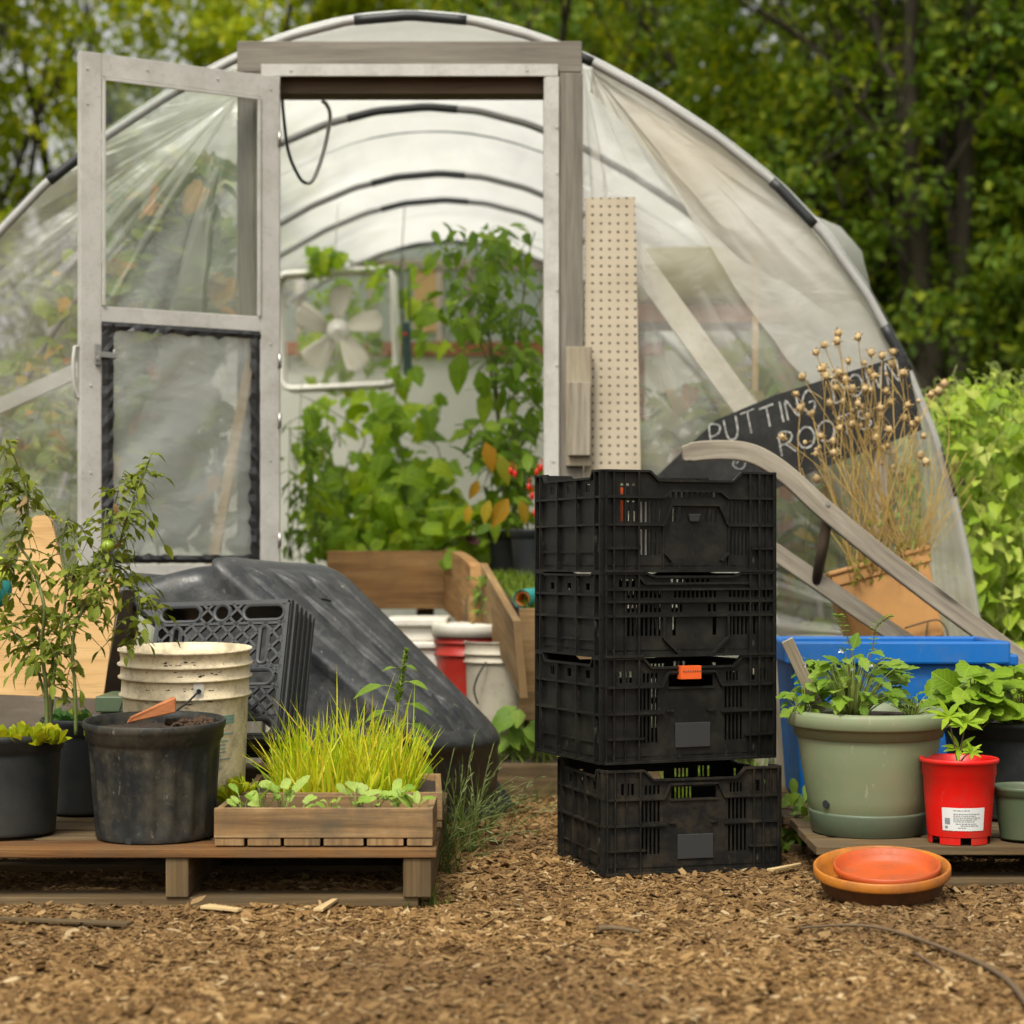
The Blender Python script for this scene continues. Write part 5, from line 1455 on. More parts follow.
# old wooden plough handles
ph = thing('plough_handles', 'pair of bent grey wooden plough handles joined by a rung', 'plough handles', (PX(1100, 5.38), 5.38, 0))
def handle(pxs, Y, w0, mat):
    pts = smooth([P(a, b, Y) for a, b in pxs], 5); q = MB(); b = len(q.v); L = 0
    for i, p in enumerate(pts):
        t_ = (pts[min(i + 1, len(pts) - 1)] - pts[max(i - 1, 0)]).normalized(); s_ = Vector((0, 1, 0)).cross(t_).normalized()
        if i: L += (p - pts[i - 1]).length
        ww = w0 * (.72 if i == 0 else .85 if i < 3 else 1)
        for a, c in ((-1, -1), (1, -1), (1, 1), (-1, 1)): q.vert(p + Vector((0, a * .017, 0)) + s_ * c * ww / 2)
        if i:
            l0 = L - (p - pts[i - 1]).length
            for k in range(4):
                k2 = (k + 1) % 4; q.face((b + (i - 1) * 4 + k, b + i * 4 + k, b + i * 4 + k2, b + (i - 1) * 4 + k2), [(l0, k * .04), (L, k * .04), (L, k * .04 + .04), (l0, k * .04 + .04)])
    q.face((b, b + 1, b + 2, b + 3)); n = len(pts) - 1; q.face((b + 4 * n + 3, b + 4 * n + 2, b + 4 * n + 1, b + 4 * n))
    return q.build('handle', mat, ph, bevel=.004)
handle([(682, 454), (700, 451), (722, 450), (745, 452), (765, 460), (790, 478), (825, 510), (880, 555), (940, 601), (1000, 645), (1080, 703), (1185, 778), (1240, 817)], 5.385, .052, M['gray_wood'])
handle([(742, 530), (782, 557), (820, 583), (860, 611), (905, 641), (990, 697), (1080, 757), (1165, 812)], 5.50, .048, M['gray_wood'])
q = MB(); q.tube([P(829, 508, 5.39), P(823, 545, 5.43), P(816, 582, 5.49)], [.013, .016, .013], 10); q.build('rung', M['dark_wood'], ph)
q = MB(); p = P(828, 504, 5.367); q.tube([p, p - Vector((0, .003, 0))], .006, 10); q.build('bolt', M['metal'], ph)

# chalkboard sign
sg = thing('chalkboard_sign', 'black plank sign chalked PUTTING DOWN ROOTS leaning on greenhouse', 'sign', P(790, 700, 5.93))
YS = 5.93
poly = [(640, 492), (686, 448), (716, 420), (775, 395), (851, 371), (906, 354), (922, 430), (802, 476), (745, 505), (700, 522)]
q = MB(); q.prism([P(x, y, YS) for x, y in poly][::-1], (0, .014, 0), 0, (1, 0, 0)); q.build('board', M['chalkboard'], sg, bevel=.001)
q = MB(); q.bar(P(760, 470, YS + .026), (PX(765, YS), YS + .09, 0), .04, .018, (0, 1, 0)); q.bar(P(880, 420, YS + .026), (PX(885, YS), YS + .09, 0), .04, .018, (0, 1, 0)); q.build('prop', M['gray_wood'], sg)
LET = {'P': [[(0, 0), (.05, 1), (.5, .95), (.62, .75), (.45, .52), (.04, .48)]],
 'U': [[(0, 1), (.03, .3), (.2, .02), (.5, .05), (.66, .35), (.68, 1)]],
 'T': [[(0, .98), (.8, 1)], [(.4, .99), (.42, 0)]], 'I': [[(.1, 1), (.12, 0)]],
 'N': [[(0, 0), (.04, 1), (.6, .03), (.66, 1)]],
 'G': [[(.62, .85), (.4, 1), (.12, .8), (0, .45), (.15, .1), (.45, 0), (.64, .2), (.65, .45), (.35, .45)]],
 'D': [[(.03, 0), (.03, 1), (.4, .92), (.64, .5), (.42, .08), (.03, 0)]],
 'O': [[(.4, 1), (.12, .85), (0, .5), (.12, .14), (.4, 0), (.68, .15), (.78, .5), (.66, .86), (.4, 1)]],
 'W': [[(0, 1), (.2, 0), (.42, .7), (.62, 0), (.86, 1)]],
 'R': [[(0, 0), (.04, 1), (.5, .95), (.6, .74), (.42, .52), (.03, .48)], [(.25, .5), (.68, 0)]],
 'S': [[(.58, .86), (.35, 1), (.08, .82), (.15, .58), (.5, .42), (.58, .18), (.3, 0), (.02, .14)]]}
m_, t_n = nt('chalk'); g_ = NG(t_n)
g_.out(g_.pbsdf(g_.mix(g_.ramp(g_.noise(g_.obj(), 140, 4, .7), [(.40, 0), (.62, 1)]), (.50, .50, .48), (.14, .14, .14)), .95, None, 0, .1).outputs[0]); M['chalk'] = m_
def chalk(mb, pts, wpx=1.8):
    pts = smooth([Vector((a, b, 0)) for a, b in pts], 4) if len(pts) > 2 else [Vector((a, b, 0)) for a, b in pts]
    V = []
    for i, p in enumerate(pts):
        t_ = (pts[min(i + 1, len(pts) - 1)] - pts[max(i - 1, 0)]).normalized(); n_ = Vector((-t_.y, t_.x, 0)); ww = wpx / 2 * random.uniform(.7, 1.15)
        V.append((mb.vert(P(p.x + n_.x * ww, p.y + n_.y * ww, YS - .0018)), mb.vert(P(p.x - n_.x * ww, p.y - n_.y * ww, YS - .0018))))
    for a, b in zip(V, V[1:]): mb.face((a[0], a[1], b[1], b[0]))
def word(s_, x, y, ang, hgt, gap, wf=1.0):
    random.seed(x)
    out = []; dx, dy = math.cos(R(ang)), -math.sin(R(ang)); cur = 0
    for ch in s_:
        if ch == ' ': cur += gap * 3; continue
        w_ = max(p[0] for st_ in LET[ch] for p in st_); hh = hgt * random.uniform(.93, 1.07)
        mb = MB(); out.append(mb)
        for st_ in LET[ch]:
            chalk(mb, [(x + (cur + a * hgt * wf) * dx - (-b * hh) * (-dy) * 0 + b * hh * (-math.sin(R(ang))) * .55, y + (cur + a * hgt * wf) * dy - b * hh) for a, b in st_])
        cur += w_ * hgt * wf + gap
    return out
for m_ in word('PUTTING DOWN', 712, 447, 19.4, 21, 5.0, .88): m_.build('letter', M['chalk'], sg)
for m_ in word('ROOTS', 782, 456, 18, 21, 3.6, 1.05): m_.build('letter', M['chalk'], sg)
mb = MB(); chalk(mb, [(736, 464), (740, 460), (745, 462), (744, 467), (739, 469), (733, 465), (735, 459)], .9); mb.build('chalk_swirl', M['chalk'], sg)

# tan planter on a stump, tipped
def planter():
    Y = 5.66; root = thing('tan_planter', 'tan rectangular planter tipped sideways holding dried seedhead stems', 'planter', (PX(890, Y), Y, .30))
    Mx = Matrix.Translation(P(884, 600, Y)) @ Matrix.Rotation(R(-15), 4, 'Y') @ Matrix.Rotation(R(-4), 4, 'X')
    w, d, h = .142, .10, .115
    q = MB(); z0 = -h - .03
    c8 = [(-w * .86, -d * .86, z0), (w * .86, -d * .86, z0), (w * .86, d * .86, z0), (-w * .86, d * .86, z0), (-w * .96, -d * .96, h - .03), (w * .96, -d * .96, h - .03), (w * .96, d * .96, h - .03), (-w * .96, d * .96, h - .03)]
    q.hexa([Mx @ Vector(p) for p in c8]); q.build('planter_body', M['tan_pot'], root, bevel=.012)
    q = MB()
    for lo, hi in (((-w, -d, h - .045), (w, -d + .014, h)), ((-w, d - .014, h - .045), (w, d, h)), ((-w, -d + .0142, h - .045), (-w + .014, d - .0142, h)), ((w - .014, -d + .0142, h - .045), (w, d - .0142, h))):
        b = [(lo[0], lo[1], lo[2]), (hi[0], lo[1], lo[2]), (hi[0], hi[1], lo[2]), (lo[0], hi[1], lo[2])]; b += [(x, y, hi[2]) for x, y, _ in b]
        q.hexa([Mx @ Vector(p) for p in b])
    for lo, hi in (((-w - .005, -d - .006, h - .012), (w + .005, -d - .0003, h)),):
        b = [(lo[0], lo[1], lo[2]), (hi[0], lo[1], lo[2]), (hi[0], hi[1], lo[2]), (lo[0], hi[1], lo[2])]; b += [(x, y, hi[2]) for x, y, _ in b]
        q.hexa([Mx @ Vector(p) for p in b])
    q.build('planter_rim', M['tan_pot'], root, bevel=.004)
    q = MB(); q.hexa([Mx @ Vector(p) for p in [(-w + .0145, -d + .0145, h - .029), (w - .0145, -d + .0145, h - .029), (w - .0145, d - .0145, h - .029), (-w + .0145, d - .0145, h - .029), (-w + .0145, -d + .0145, h - .018), (w - .0145, -d + .0145, h - .018), (w - .0145, d - .0145, h - .018), (-w + .0145, d - .0145, h - .018)]]); q.build('soil', M['soil'], root)
    q = MB()
    for s_ in ([(905, 628), (925, 622), (938, 620), (946, 628), (949, 640)], [(928, 622), (926, 640), (930, 655)]):
        q.tube(smooth([P(a, b, Y - .115) for a, b in s_], 4), .003, 6)
    q.build('dry_root', M['stem_br'], root)
    return Mx, h
PLM, PLH = planter()
q = MB(); q.lathe([(.001, 0), (.12, 0), (.115, .1), (.11, .40), (.001, .40)], 20, Matrix.Translation((PX(880, 5.68), 5.68, 0)))
tag(q.build('tree_stump', M['bark'], None, (PX(880, 5.68), 5.68, 0)), 'rough log stump under the tipped tan planter behind the tote', 'stump')

# ------------------------------------------------------------------ raised beds, buckets and boards at the greenhouse door
def bed():
    Y = 7.1; root = thing('raised_bed', 'tall timber raised bed inside the door with bowed side board', 'raised bed', (PX(385, Y), Y, 0))
    x0, x1 = PX(327, Y), PX(447, Y); zt, zb = PZ(551, Y), PZ(609, Y)
    q = MB(); q.box((x0, Y, zb), (x1, Y + .04, zt), 0, 0); q.build('front_board', M['bed_wood'], root, bevel=.003)
    # bowed board coming forward on its right
    q = MB(); b = len(q.v); n = 10
    for i in range(n + 1):
        t_ = i / n; px = 444 + 26 * t_ + 3 * math.sin(t_ * 3.1); Yy = Y - .02 - .75 * t_; top = 549 + 17 * t_ ** 1.2; bot = 610 + 30 * t_
        for dx in (0, .038):
            q.vert(P(px, bot, Yy) + Vector((dx, 0, 0))); q.vert(P(px, top, Yy) + Vector((dx, 0, 0)))
    for i in range(n):
        a = b + i * 4; c = a + 4; u0, u1 = i * .08, i * .08 + .08
        q.face((a, a + 1, c + 1, c), [(u0, 0), (u0, .2), (u1, .2), (u1, 0)]); q.face((a + 2, c + 2, c + 3, a + 3), [(u0, 0), (u1, 0), (u1, .2), (u0, .2)])
        q.face((a + 1, a + 3, c + 3, c + 1), [(u0, .3), (u0, .34), (u1, .34), (u1, .3)]); q.face((a, c, c + 2, a + 2), [(u0, .3), (u1, .3), (u1, .34), (u0, .34)])
    a = b + n * 4; q.face((a, a + 1, a + 3, a + 2), [(0, 0), (0, .2), (.04, .2), (.04, 0)]); q.face((b + 2, b + 3, b + 1, b))
    q.build('side_board', M['bed_wood'], root)
    for px, yy in ((345, Y + .06), (425, Y + .06), (474, 6.45)):
        q = MB(); q.box((PX(px, yy) - .03, yy, 0), (PX(px, yy) + .03, yy + .06, zb + (.12 if yy > 7 else .05)), 0, 2); q.build('leg', M['dark_wood'], root)
    q = MB(); q.box((x0, Y + .041, zt - .1), (x1 + .02, YB - 1.2, zt - .04), 0, 1); q.build('soil', M['soil'], root)
    q = MB(); q.box((x0, YB - 1.19, zb), (x1 + .02, YB - 1.15, zt), 0, 0); q.build('back_board', M['bed_wood'], root)
bed()
def bed2():
    root = thing('raised_bed', 'narrow soil filled raised bed right of the path, black pots on it', 'raised bed', (PX(535, 6.3), 6.3, 0))
    zt = .632
    q = MB(); q.box((PX(519, 5.98), 5.98, .22), (PX(600, 5.98), 6.015, .555), 0, 0); q.build('front_board', M['bed_old'], root, bevel=.003)
    xa, xb, xc, xd = PX(520, 6.02), PX(600, 6.02), PX(490, 6.6), PX(600, 6.6)
    q = MB(); q.hexa([(xa, 6.016, .3), (xb, 6.016, .3), (xd, 6.6, .3), (xc, 6.6, .3), (xa, 6.016, .545), (xb, 6.016, .545), (xd, 6.6, zt), (xc, 6.6, zt)])
    q.hexa([(xc, 6.6, .3), (xd, 6.6, .3), (xd, 8.6, .3), (xc, 8.6, .3), (xc, 6.6, zt), (xd, 6.6, zt), (xd, 8.6, zt), (xc, 8.6, zt)]); q.build('soil', M['soil'], root)
    q = MB(); q.box((PX(484, 6.9), 6.6, .3), (PX(489.5, 6.9), 8.6, zt + .02), 0, 1); q.build('side_board', M['bed_wood'], root)
    for px, yy in ((530, 6.05), (590, 6.05), (530, 8.5), (590, 8.5)):
        q = MB(); q.box((PX(px, 6.3) - .03, yy, 0), (PX(px, 6.3) + .03, yy + .06, .299), 0, 2); q.build('leg', M['dark_wood'], root)
    return zt
BZ = bed2()
lb = MB(); b = 0; n = 8
for i in range(n + 1):
    t_ = i / n; Yy = 6.35 - .70 * t_; px = 480 + 33 * t_; top = 563 + 58 * t_; bot = 628 + 70 * t_ ** 1.4
    p, q_ = P(px, bot, Yy) + Vector((.02 * t_, 0, 0)), P(px, top, Yy)
    for k in (p, q_, p + Vector((.022, .01, 0)), q_ + Vector((.022, .01, 0))): lb.vert(k)
for i in range(n):
    a = i * 4; c = a + 4; u0, u1 = i * .09, i * .09 + .09
    lb.face((a, a + 1, c + 1, c), [(u0, 0), (u0, .2), (u1, .2), (u1, 0)]); lb.face((a + 2, c + 2, c + 3, a + 3), [(u0, 0), (u1, 0), (u1, .2), (u0, .2)])
    lb.face((a + 1, a + 3, c + 3, c + 1), [(u0, .3), (u0, .34), (u1, .34), (u1, .3)]); lb.face((a, c, c + 2, a + 2), [(u0, .3), (u1, .3), (u1, .34), (u0, .34)])
a = n * 4; lb.face((a, a + 1, a + 3, a + 2)); lb.face((2, 3, 1, 0))
tag(lb.build('leaning_board', M['bed_old'], None, (PX(500, 6), 6, .3)), 'weathered plank sloping forward from the bed over the white bucket', 'plank')
# things below the beds
bucket('red_bucket', 'red plastic bucket with a white lid beside the trough', (PX(474, 6.25), 6.25, .17), .125, .11, PZ(627, 6.25) - .17, M['red_bucket'], (.74, .86), lid=M['white_pl'])
wb2, Mw2, _ = bucket('white_bucket', 'dull white bucket under the sloping plank next to red bucket', (PX(499, 6.10), 6.10, .15), .108, .094, PZ(641, 6.10) - .15, M['gray_bucket'], (.80, .88))
q = MB(); q.tube(smooth([P(486, 662, 5.99), P(478, 676, 5.98), P(474, 690, 5.98), P(478, 704, 5.98)], 4), .003, 6); q.build('wire_handle', M['dark_metal'], wb2)
q = MB(); x0, x1 = PX(385, 6.3), PX(446, 6.3); z = PZ(645, 6.3)
q.box((x0, 6.25, 0), (x1, 6.6, z - .01)); q.box((x0 - .015, 6.235, z - .009), (x1 + .015, 6.615, z + .012)); q.box((x0 + .02, 6.27, z + .0121), (x1 - .02, 6.58, z + .06)); q.box((x0, 6.25, z + .0601), (x1 + .005, 6.6, z + .085))
tag(q.build('plastic_bin', M['white_pl'], None, (PX(415, 6.3), 6.4, 0), bevel=.006), 'white lidded plastic bin tucked under the raised bed', 'bin')
q = MB(); p0, p1 = P(522, 599, 6.05), P(575, 590, 6.6); q.tube([p0, p1], .028, 14, 0, caps=False); q.tube([p0, p1], .021, 14, 1, caps=False)
tag(q.build('pipe_end', [M['teal'], M['terra2']], None, p0, solid=.001), 'teal pipe with an orange lining lying on the narrow bed', 'pipe')
q = MB(); q.box((PX(470, 5.86), 5.86, 0), (PX(690, 5.86), 5.885, PZ(764, 5.86)), 0, 0)
tag(q.build('edging_board', M['pallet_gray'], None, (PX(530, 5.86), 5.86, 0), bevel=.003), 'low weathered edging board on the ground at the greenhouse door', 'board')
for px, yy, r_, h_, lb_ in ((489, 7.5, .062, .15, 'slim black pot on the narrow bed, farthest left of three'), (507, 7.0, .070, .17, 'tapered black pot in the middle of the narrow bed'), (532, 6.72, .078, .17, 'nearest black pot on narrow bed, half behind the crates')):
    nursery_pot('black_pot', lb_, (PX(px, yy), yy, BZ + .001), r_, r_ * .72, h_, M['pot2'], flutes=False, soil=.9)

# seen dimly through the right film
q = MB(); Y = 7.6; q.box((PX(600, Y), Y, PZ(322, Y)), (PX(800, Y), Y + .3, PZ(304, Y)), 0, 0)
for px in (640, 790): q.box((PX(px, Y) - .025, Y + .1, 0), (PX(px, Y) + .025, Y + .15, PZ(322, Y) - .002), 0, 2)
tag(q.build('shelf', M['brown_rail'], None, (PX(700, Y), Y, 0)), 'brown plank shelf seen dimly through the right hand film', 'shelf')
q = MB(); Yc = Y + .14
q.lathe([(.001, 0), (.16, 0), (.175, .02), (.18, .10), (.17, .19), (.14, .215), (.001, .22)], 32, Matrix.Translation((PX(690, Y), Yc, PZ(303, Y))) @ Matrix.Scale(1.6, 4, (1, 0, 0)))
tag(q.build('olive_tub', M['olive'], None, (PX(690, Y), Yc, PZ(303, Y))), 'olive plastic tub on the shelf behind the right hand film', 'tub')
q = MB(); q.bar((PX(752, 6.7), 6.7, 0.2), (PX(756, 6.7), 6.7, PZ(252, 6.7)), .018, .018, (0, 1, 0))
tag(q.build('bamboo_cane', M['stick'], None, (PX(752, 6.7), 6.7, 0.2)), 'upright bamboo cane behind the right hand film', 'cane')

# sticks and oddments on the chips
def stick(label, pxs, r, mat='twig', name='twig'):
    pts = []
    for a, b in pxs:
        Y = F * (H0 - .012) / (b - HY); pts.append(Vector((PX(a, Y), Y, .016)))
    q = MB(); pts = smooth(pts, 5); n = len(pts); q.tube(pts, [r * (1 - .6 * i / n) for i in range(n)], 7); tag(q.build(name, M[mat], None, pts[0]), label, 'stick')
stick('long curved twig on the wood chips at lower right', [(1030, 1010), (1010, 985), (985, 968), (955, 955), (915, 940), (880, 930), (845, 927), (800, 930)], .0055)
stick('short forked twig lying beside the long curved twig', [(915, 955), (930, 965), (945, 975), (950, 985)], .003)
stick('stubby dark stick lying in front of the crate stack', [(598, 931), (615, 930), (640, 934)], .007, 'stem_br')
def splinter(label, a, b, w_, mat, name='wood_splinter'):
    p = []
    for c, d in (a, b): Y = F * (H0 - .014) / (d - HY); p.append(Vector((PX(c, Y), Y, .018)))
    q = MB(); q.bar(p[0], p[1], w_, .006, (0, 0, 1), 0, w_ * .5); tag(q.build(name, M[mat], None, p[0], bevel=.001), label, 'splinter')
splinter('flat grey splinter of board on the chips before the brown pallet', (130, 926), (-10, 920), .03, 'pallet_gray')
splinter('pale chunk of wood by the saucers and crate', (770, 872), (800, 866), .018, 'stick')
splinter('pale chip of wood lying before the brown pallet stringer', (205, 908), (240, 912), .03, 'stick')
splinter('curled pale bark piece at the foot of the brown pallet', (318, 912), (338, 900), .02, 'stick')

# the raised earth floor at the greenhouse door, held by the edging board
V = []; xs_ = np.linspace(-1.6, 1.5, 50); ys_ = list(np.linspace(5.888, 6.4, 12)) + [7, 8, 9, 10.3]
for y in ys_:
    for x in xs_:
        xx = max(-.16, min(.55, x)) if y < 6.1 else x
        V.append((xx, y, min(.17, .092 + (y - 5.888) * .22) + .014 * noise.noise((x * 8, y * 8, 2)) - (.0 if y > 5.9 else .004)))
I = []; nx = len(xs_)
for j in range(len(ys_) - 1):
    for i in range(nx - 1): I += [j * nx + i, j * nx + i + 1, (j + 1) * nx + i + 1, (j + 1) * nx + i]
o = bpy.data.objects.new('earth_floor', np_mesh('earth_floor', V, 4, I, M['soil'], smooth=True)); COL.objects.link(o)
tag(o, 'raised earth floor of the greenhouse behind the edging board', 'ground', kind='structure')
# ------------------------------------------------------------------ plants
OVAL = [(0, 0, 0), (.15, .12, .45), (.38, .36, 1), (.65, .64, .8), (.87, .87, .32), (1, 1, 0)]
LANCE = [(0, 0, 0), (.2, .2, .8), (.45, .45, 1), (.75, .75, .6), (1, 1, 0)]
HEART = [(0, -.02, 0), (.03, -.16, .5), (.14, -.05, .92), (.32, .22, 1), (.55, .5, .74), (.8, .78, .34), (1, 1, 0)]
LOBED = [(0, -.02, 0), (.05, -.14, .55), (.18, .05, 1.0), (.34, .36, .74), (.46, .46, .98), (.62, .66, .55), (.76, .74, .50), (1, 1, 0)]
SERR = [(0, 0, 0), (.10, .14, .42), (.18, .16, .38), (.28, .34, .85), (.36, .34, .72), (.48, .56, 1), (.56, .55, .72), (.68, .74, .72), (.74, .73, .48), (.88, .9, .32), (1, 1, 0)]
ROUND = [(0, -.05, 0), (.05, -.12, .55), (.2, .05, .95), (.3, .22, .88), (.45, .42, 1.02), (.55, .54, .88), (.7, .72, .86), (.78, .8, .62), (.92, .92, .45), (1, 1, .0)]
LETT = [(0, 0, .08), (.2, .2, .35), (.4, .42, .75), (.55, .54, .85), (.7, .74, 1), (.85, .84, .85), (.95, .97, .5), (1, 1, .1)]
rnd = random.Random(1)
def rvec(k=1): return Vector((rnd.gauss(0, k), rnd.gauss(0, k), rnd.gauss(0, k)))
def leaf(mb, base, d, up, L, W, prof=OVAL, curl=.25, fold=.18, mi=0, wav=.0):
    d = Vector(d).normalized(); up = Vector(up); s = d.cross(up)
    if s.length < 1e-4: s = d.orthogonal()
    s.normalize(); n = s.cross(d).normalized()
    b = len(mb.v); rows = []
    for tm, ts, w in prof:
        def pos(t): return Vector(base) + d * (L * t) - n * (curl * L * t * t)
        m = mb.vert(pos(tm)); k = w * W / 2
        if w == 0: rows.append((m, m, m, tm, 0)); continue
        wl, wr = (rnd.uniform(-wav, wav) * L, rnd.uniform(-wav, wav) * L) if wav else (0, 0)
        l = mb.vert(pos(ts) - s * k + n * (fold * k + wl)); r = mb.vert(pos(ts) + s * k + n * (fold * k + wr)); rows.append((l, m, r, tm, w / 2))
    for (l0, m0, r0, t0, w0), (l1, m1, r1, t1, w1) in zip(rows, rows[1:]):
        for a0, a1, sg in ((l0, l1, -1), (r0, r1, 1)):
            idx = [m0, m1, a1, a0] if sg < 0 else [m0, a0, a1, m1]
            uv = {m0: (t0, .5), m1: (t1, .5), a0: (t0, .5 + sg * w0), a1: (t1, .5 + sg * w1)}
            q = []; 
            for i in idx:
                if i not in q: q.append(i)
            if len(q) >= 3: mb.face(q, [uv[i] for i in q], mi, True)
def stem(mb, pts, r0, r1, n=5, k=5, mi=0):
    pts = smooth(pts, k); N = len(pts); mb.tube(pts, [r0 + (r1 - r0) * i / (N - 1) for i in range(N)], n, mi); return pts
UPV = Vector((0, 0, 1)); TOCAM = Vector((0, -1, .25))
def merge(a, b, mi):
    o = len(a.v); a.v += b.v; a.f += [tuple(k + o for k in f) for f in b.f]; a.uv += b.uv; a.m += [mi] * len(b.f); a.sm += b.sm
def plant(name, label, cat, loc, stems, leaves, smat, lmat, group=None, extra=(), main=()):
    root = thing(name, label, cat, loc, group)
    for mb in main: mb.build('stem', smat, root)
    if leaves is None: leaves = MB()
    if stems is not None: merge(leaves, stems, 1)
    if leaves.v: leaves.build('foliage', [lmat, smat or lmat], root)
    for nm, mb, mt in extra:
        for q in (mb if isinstance(mb, list) else [mb]):
            if q.v: q.build(nm, mt, root)
    return root
def compound(lm, sm, p, d, L, n, lw, prof, droop=.35, mi=0):
    """pinnate leaf: midrib with paired leaflets"""
    d = d.normalized(); pts = [p + d * (L * t) - UPV * (droop * L * t * t) for t in (0, .33, .66, 1)]
    sm.tube(pts, [.0013, .0011, .0009, .0006], 4)
    s = d.cross(UPV); s = s.normalized() if s.length > 1e-3 else Vector((1, 0, 0))
    for k in range(n):
        t = .3 + .6 * k / n; q = p + d * (L * t) - UPV * (droop * L * t * t)
        for sg in (-1, 1): leaf(lm, q, d * .5 + s * sg + rvec(.2) - UPV * .25, UPV + rvec(.45), lw * rnd.uniform(.65, 1), lw * .56, prof, rnd.uniform(.1, .7), rnd.uniform(-.2, .5), mi)
    leaf(lm, pts[-1], d - UPV * droop * 1.4 + rvec(.1), UPV + rvec(.3), lw * 1.15, lw * .58, prof, rnd.uniform(.2, .6), .2, mi)

# --- tomato plant in the charcoal pot
rnd = random.Random(21)
sm, lm, dm, mains = MB(), MB(), [], []
TS = [([(47, 735), (46, 690), (42, 645), (44, 605), (30, 562), (21, 545), (28, 512), (23, 480), (8, 443)], .0042),
      ([(50, 735), (53, 685), (60, 635), (66, 592), (62, 545), (69, 515)], .0036),
      ([(76, 735), (75, 690), (73, 640), (86, 603), (108, 576), (119, 545), (126, 520), (139, 485), (150, 459)], .0036),
      ([(49, 720), (56, 645), (86, 606), (101, 562), (106, 508)], .0032),
      ([(46, 700), (32, 655), (12, 632), (-6, 612)], .003),
      ([(112, 565), (126, 572), (136, 596), (137, 618), (129, 640)], .0022),
      ([(66, 592), (80, 568), (96, 566), (112, 556)], .002), ([(30, 562), (14, 560), (-4, 566)], .002), ([(28, 512), (14, 492), (0, 480)], .002),
      ([(119, 545), (112, 520), (118, 492), (124, 470)], .0018), ([(53, 660), (40, 630), (20, 600)], .002)]
for pl, r in TS:
    y0 = 4.21 + rnd.uniform(-.04, .04); pts = [P(a, b, y0 + .05 * rnd.uniform(-1, 1) * min(1, i / 3)) for i, (a, b) in enumerate(pl)]
    mains.append(MB()); pp = stem(mains[-1], pts, r * 1.15, r * .45, 6)
    for i, q in enumerate(pp):
        t = i / len(pp)
        if t > .15 and rnd.random() < .85:
          for _ in range(rnd.choice((1, 1, 2))):
            d = Vector((rnd.gauss(0, 1), rnd.gauss(0, .8), rnd.uniform(-.3, .55)))
            compound(lm, sm, q, d, rnd.uniform(.03, .085), rnd.choice((2, 2, 3)), rnd.uniform(.016, .033), SERR, rnd.uniform(.3, 1.2))
        if t > .1 and rnd.random() < .10: dm.append(MB()); leaf(dm[-1], q, Vector((rnd.gauss(0, .5), rnd.gauss(0, .4), -1)), rvec(1), rnd.uniform(.02, .045), .014, SERR, .8, .8)
c = P(108, 546, 4.16); fm = MB(); fm.blob(c, .0135, 16, 12, 0, (1.02, 1.02, .92)); fm.tube([c + Vector((0, 0, .012)), c + Vector((.002, 0, .02))], .0015, 5)
for k in range(5): leaf(fm, c + Vector((0, 0, .012)), Vector((math.cos(k * 1.26), math.sin(k * 1.26), .1)), UPV, .010, .004, LANCE, .3, .1)
fy = []
for a, b in ((56, 518), (60, 522), (52, 517)):
    fy.append(MB())
    for k in range(5): leaf(fy[-1], P(a, b, 4.2), rvec(), rvec(), .009, .005, LANCE, .1, .1)
plant('tomato_plant', 'leggy tomato plant with one green tomato in the charcoal pot', 'plant', (PX(48, 4.21), 4.21, .30), sm, lm, M['stem'], M['tomato_leaf'], None, (('fruit', fm, M['tomato']), ('dead_leaf', dm, M['dead_leaf']), ('flower', fy, M['lettuce'])), mains)

def rosette(name, label, cat, c, n, L, mat, prof=LETT, spread=.05, up=(.4, 1.3), W=.6, stemmed=False, smat='stem_lt', seed=1, curl=.5, wav=.02):
    global rnd
    rnd = random.Random(seed); lm, sm = MB(), MB()
    for k in range(n):
        a = rnd.uniform(0, 6.283); o = Vector((math.cos(a), math.sin(a), 0)); l = L * rnd.uniform(.55, 1.1)
        b = Vector(c) + o * rnd.random() * spread
        d = o * rnd.uniform(.3, 1) + UPV * rnd.uniform(*up)
        if stemmed:
            p1 = b + d.normalized() * l * rnd.uniform(.5, 1.4); stem(sm, [b, b + (p1 - b) * .5 + UPV * .005, p1], .0018, .001, 4, 3); 
            leaf(lm, p1, o * rnd.uniform(.4, 1) + TOCAM * rnd.uniform(-.1, .5) + UPV * rnd.uniform(-.4, .4), UPV + TOCAM * .4 + rvec(.25), l, l * W * rnd.uniform(.8, 1.15), prof, curl * rnd.uniform(.2, 1), rnd.uniform(-.1, .4), 0, wav)
        else: leaf(lm, b, d, -o * .8 + UPV * .5 + rvec(.2), l, l * W, prof, -curl * rnd.uniform(-.6, 1), rnd.uniform(.0, .5), 0, wav)
    return plant(name, label, cat, c, sm, lm, M[smat], M[mat])
for k, (px, Yy) in enumerate(((8, 4.16), (33, 4.13), (56, 4.16), (38, 4.22), (14, 4.24))):
    pass
def multi_rosette(name, label, cat, pts, n, L, mat, **kw):
    global rnd
    rnd = random.Random(kw.get('seed', 3)); lm = MB(); prof = kw.get('prof', LETT)
    for c in pts:
        for k in range(n):
            a = rnd.uniform(0, 6.283); o = Vector((math.cos(a), math.sin(a), 0)); l = L * rnd.uniform(.6, 1.1)
            leaf(lm, Vector(c) + o * rnd.random() * .012, o * rnd.uniform(.2, 1.1) + UPV * rnd.uniform(.3, 1.3), -o + UPV * .4 + rvec(.4), l, l * kw.get('W', .55), prof, -.4 * rnd.uniform(-.5, 1), rnd.uniform(0, .5), 0, .03)
    return plant(name, label, cat, pts[0], None, lm, None, M[mat])
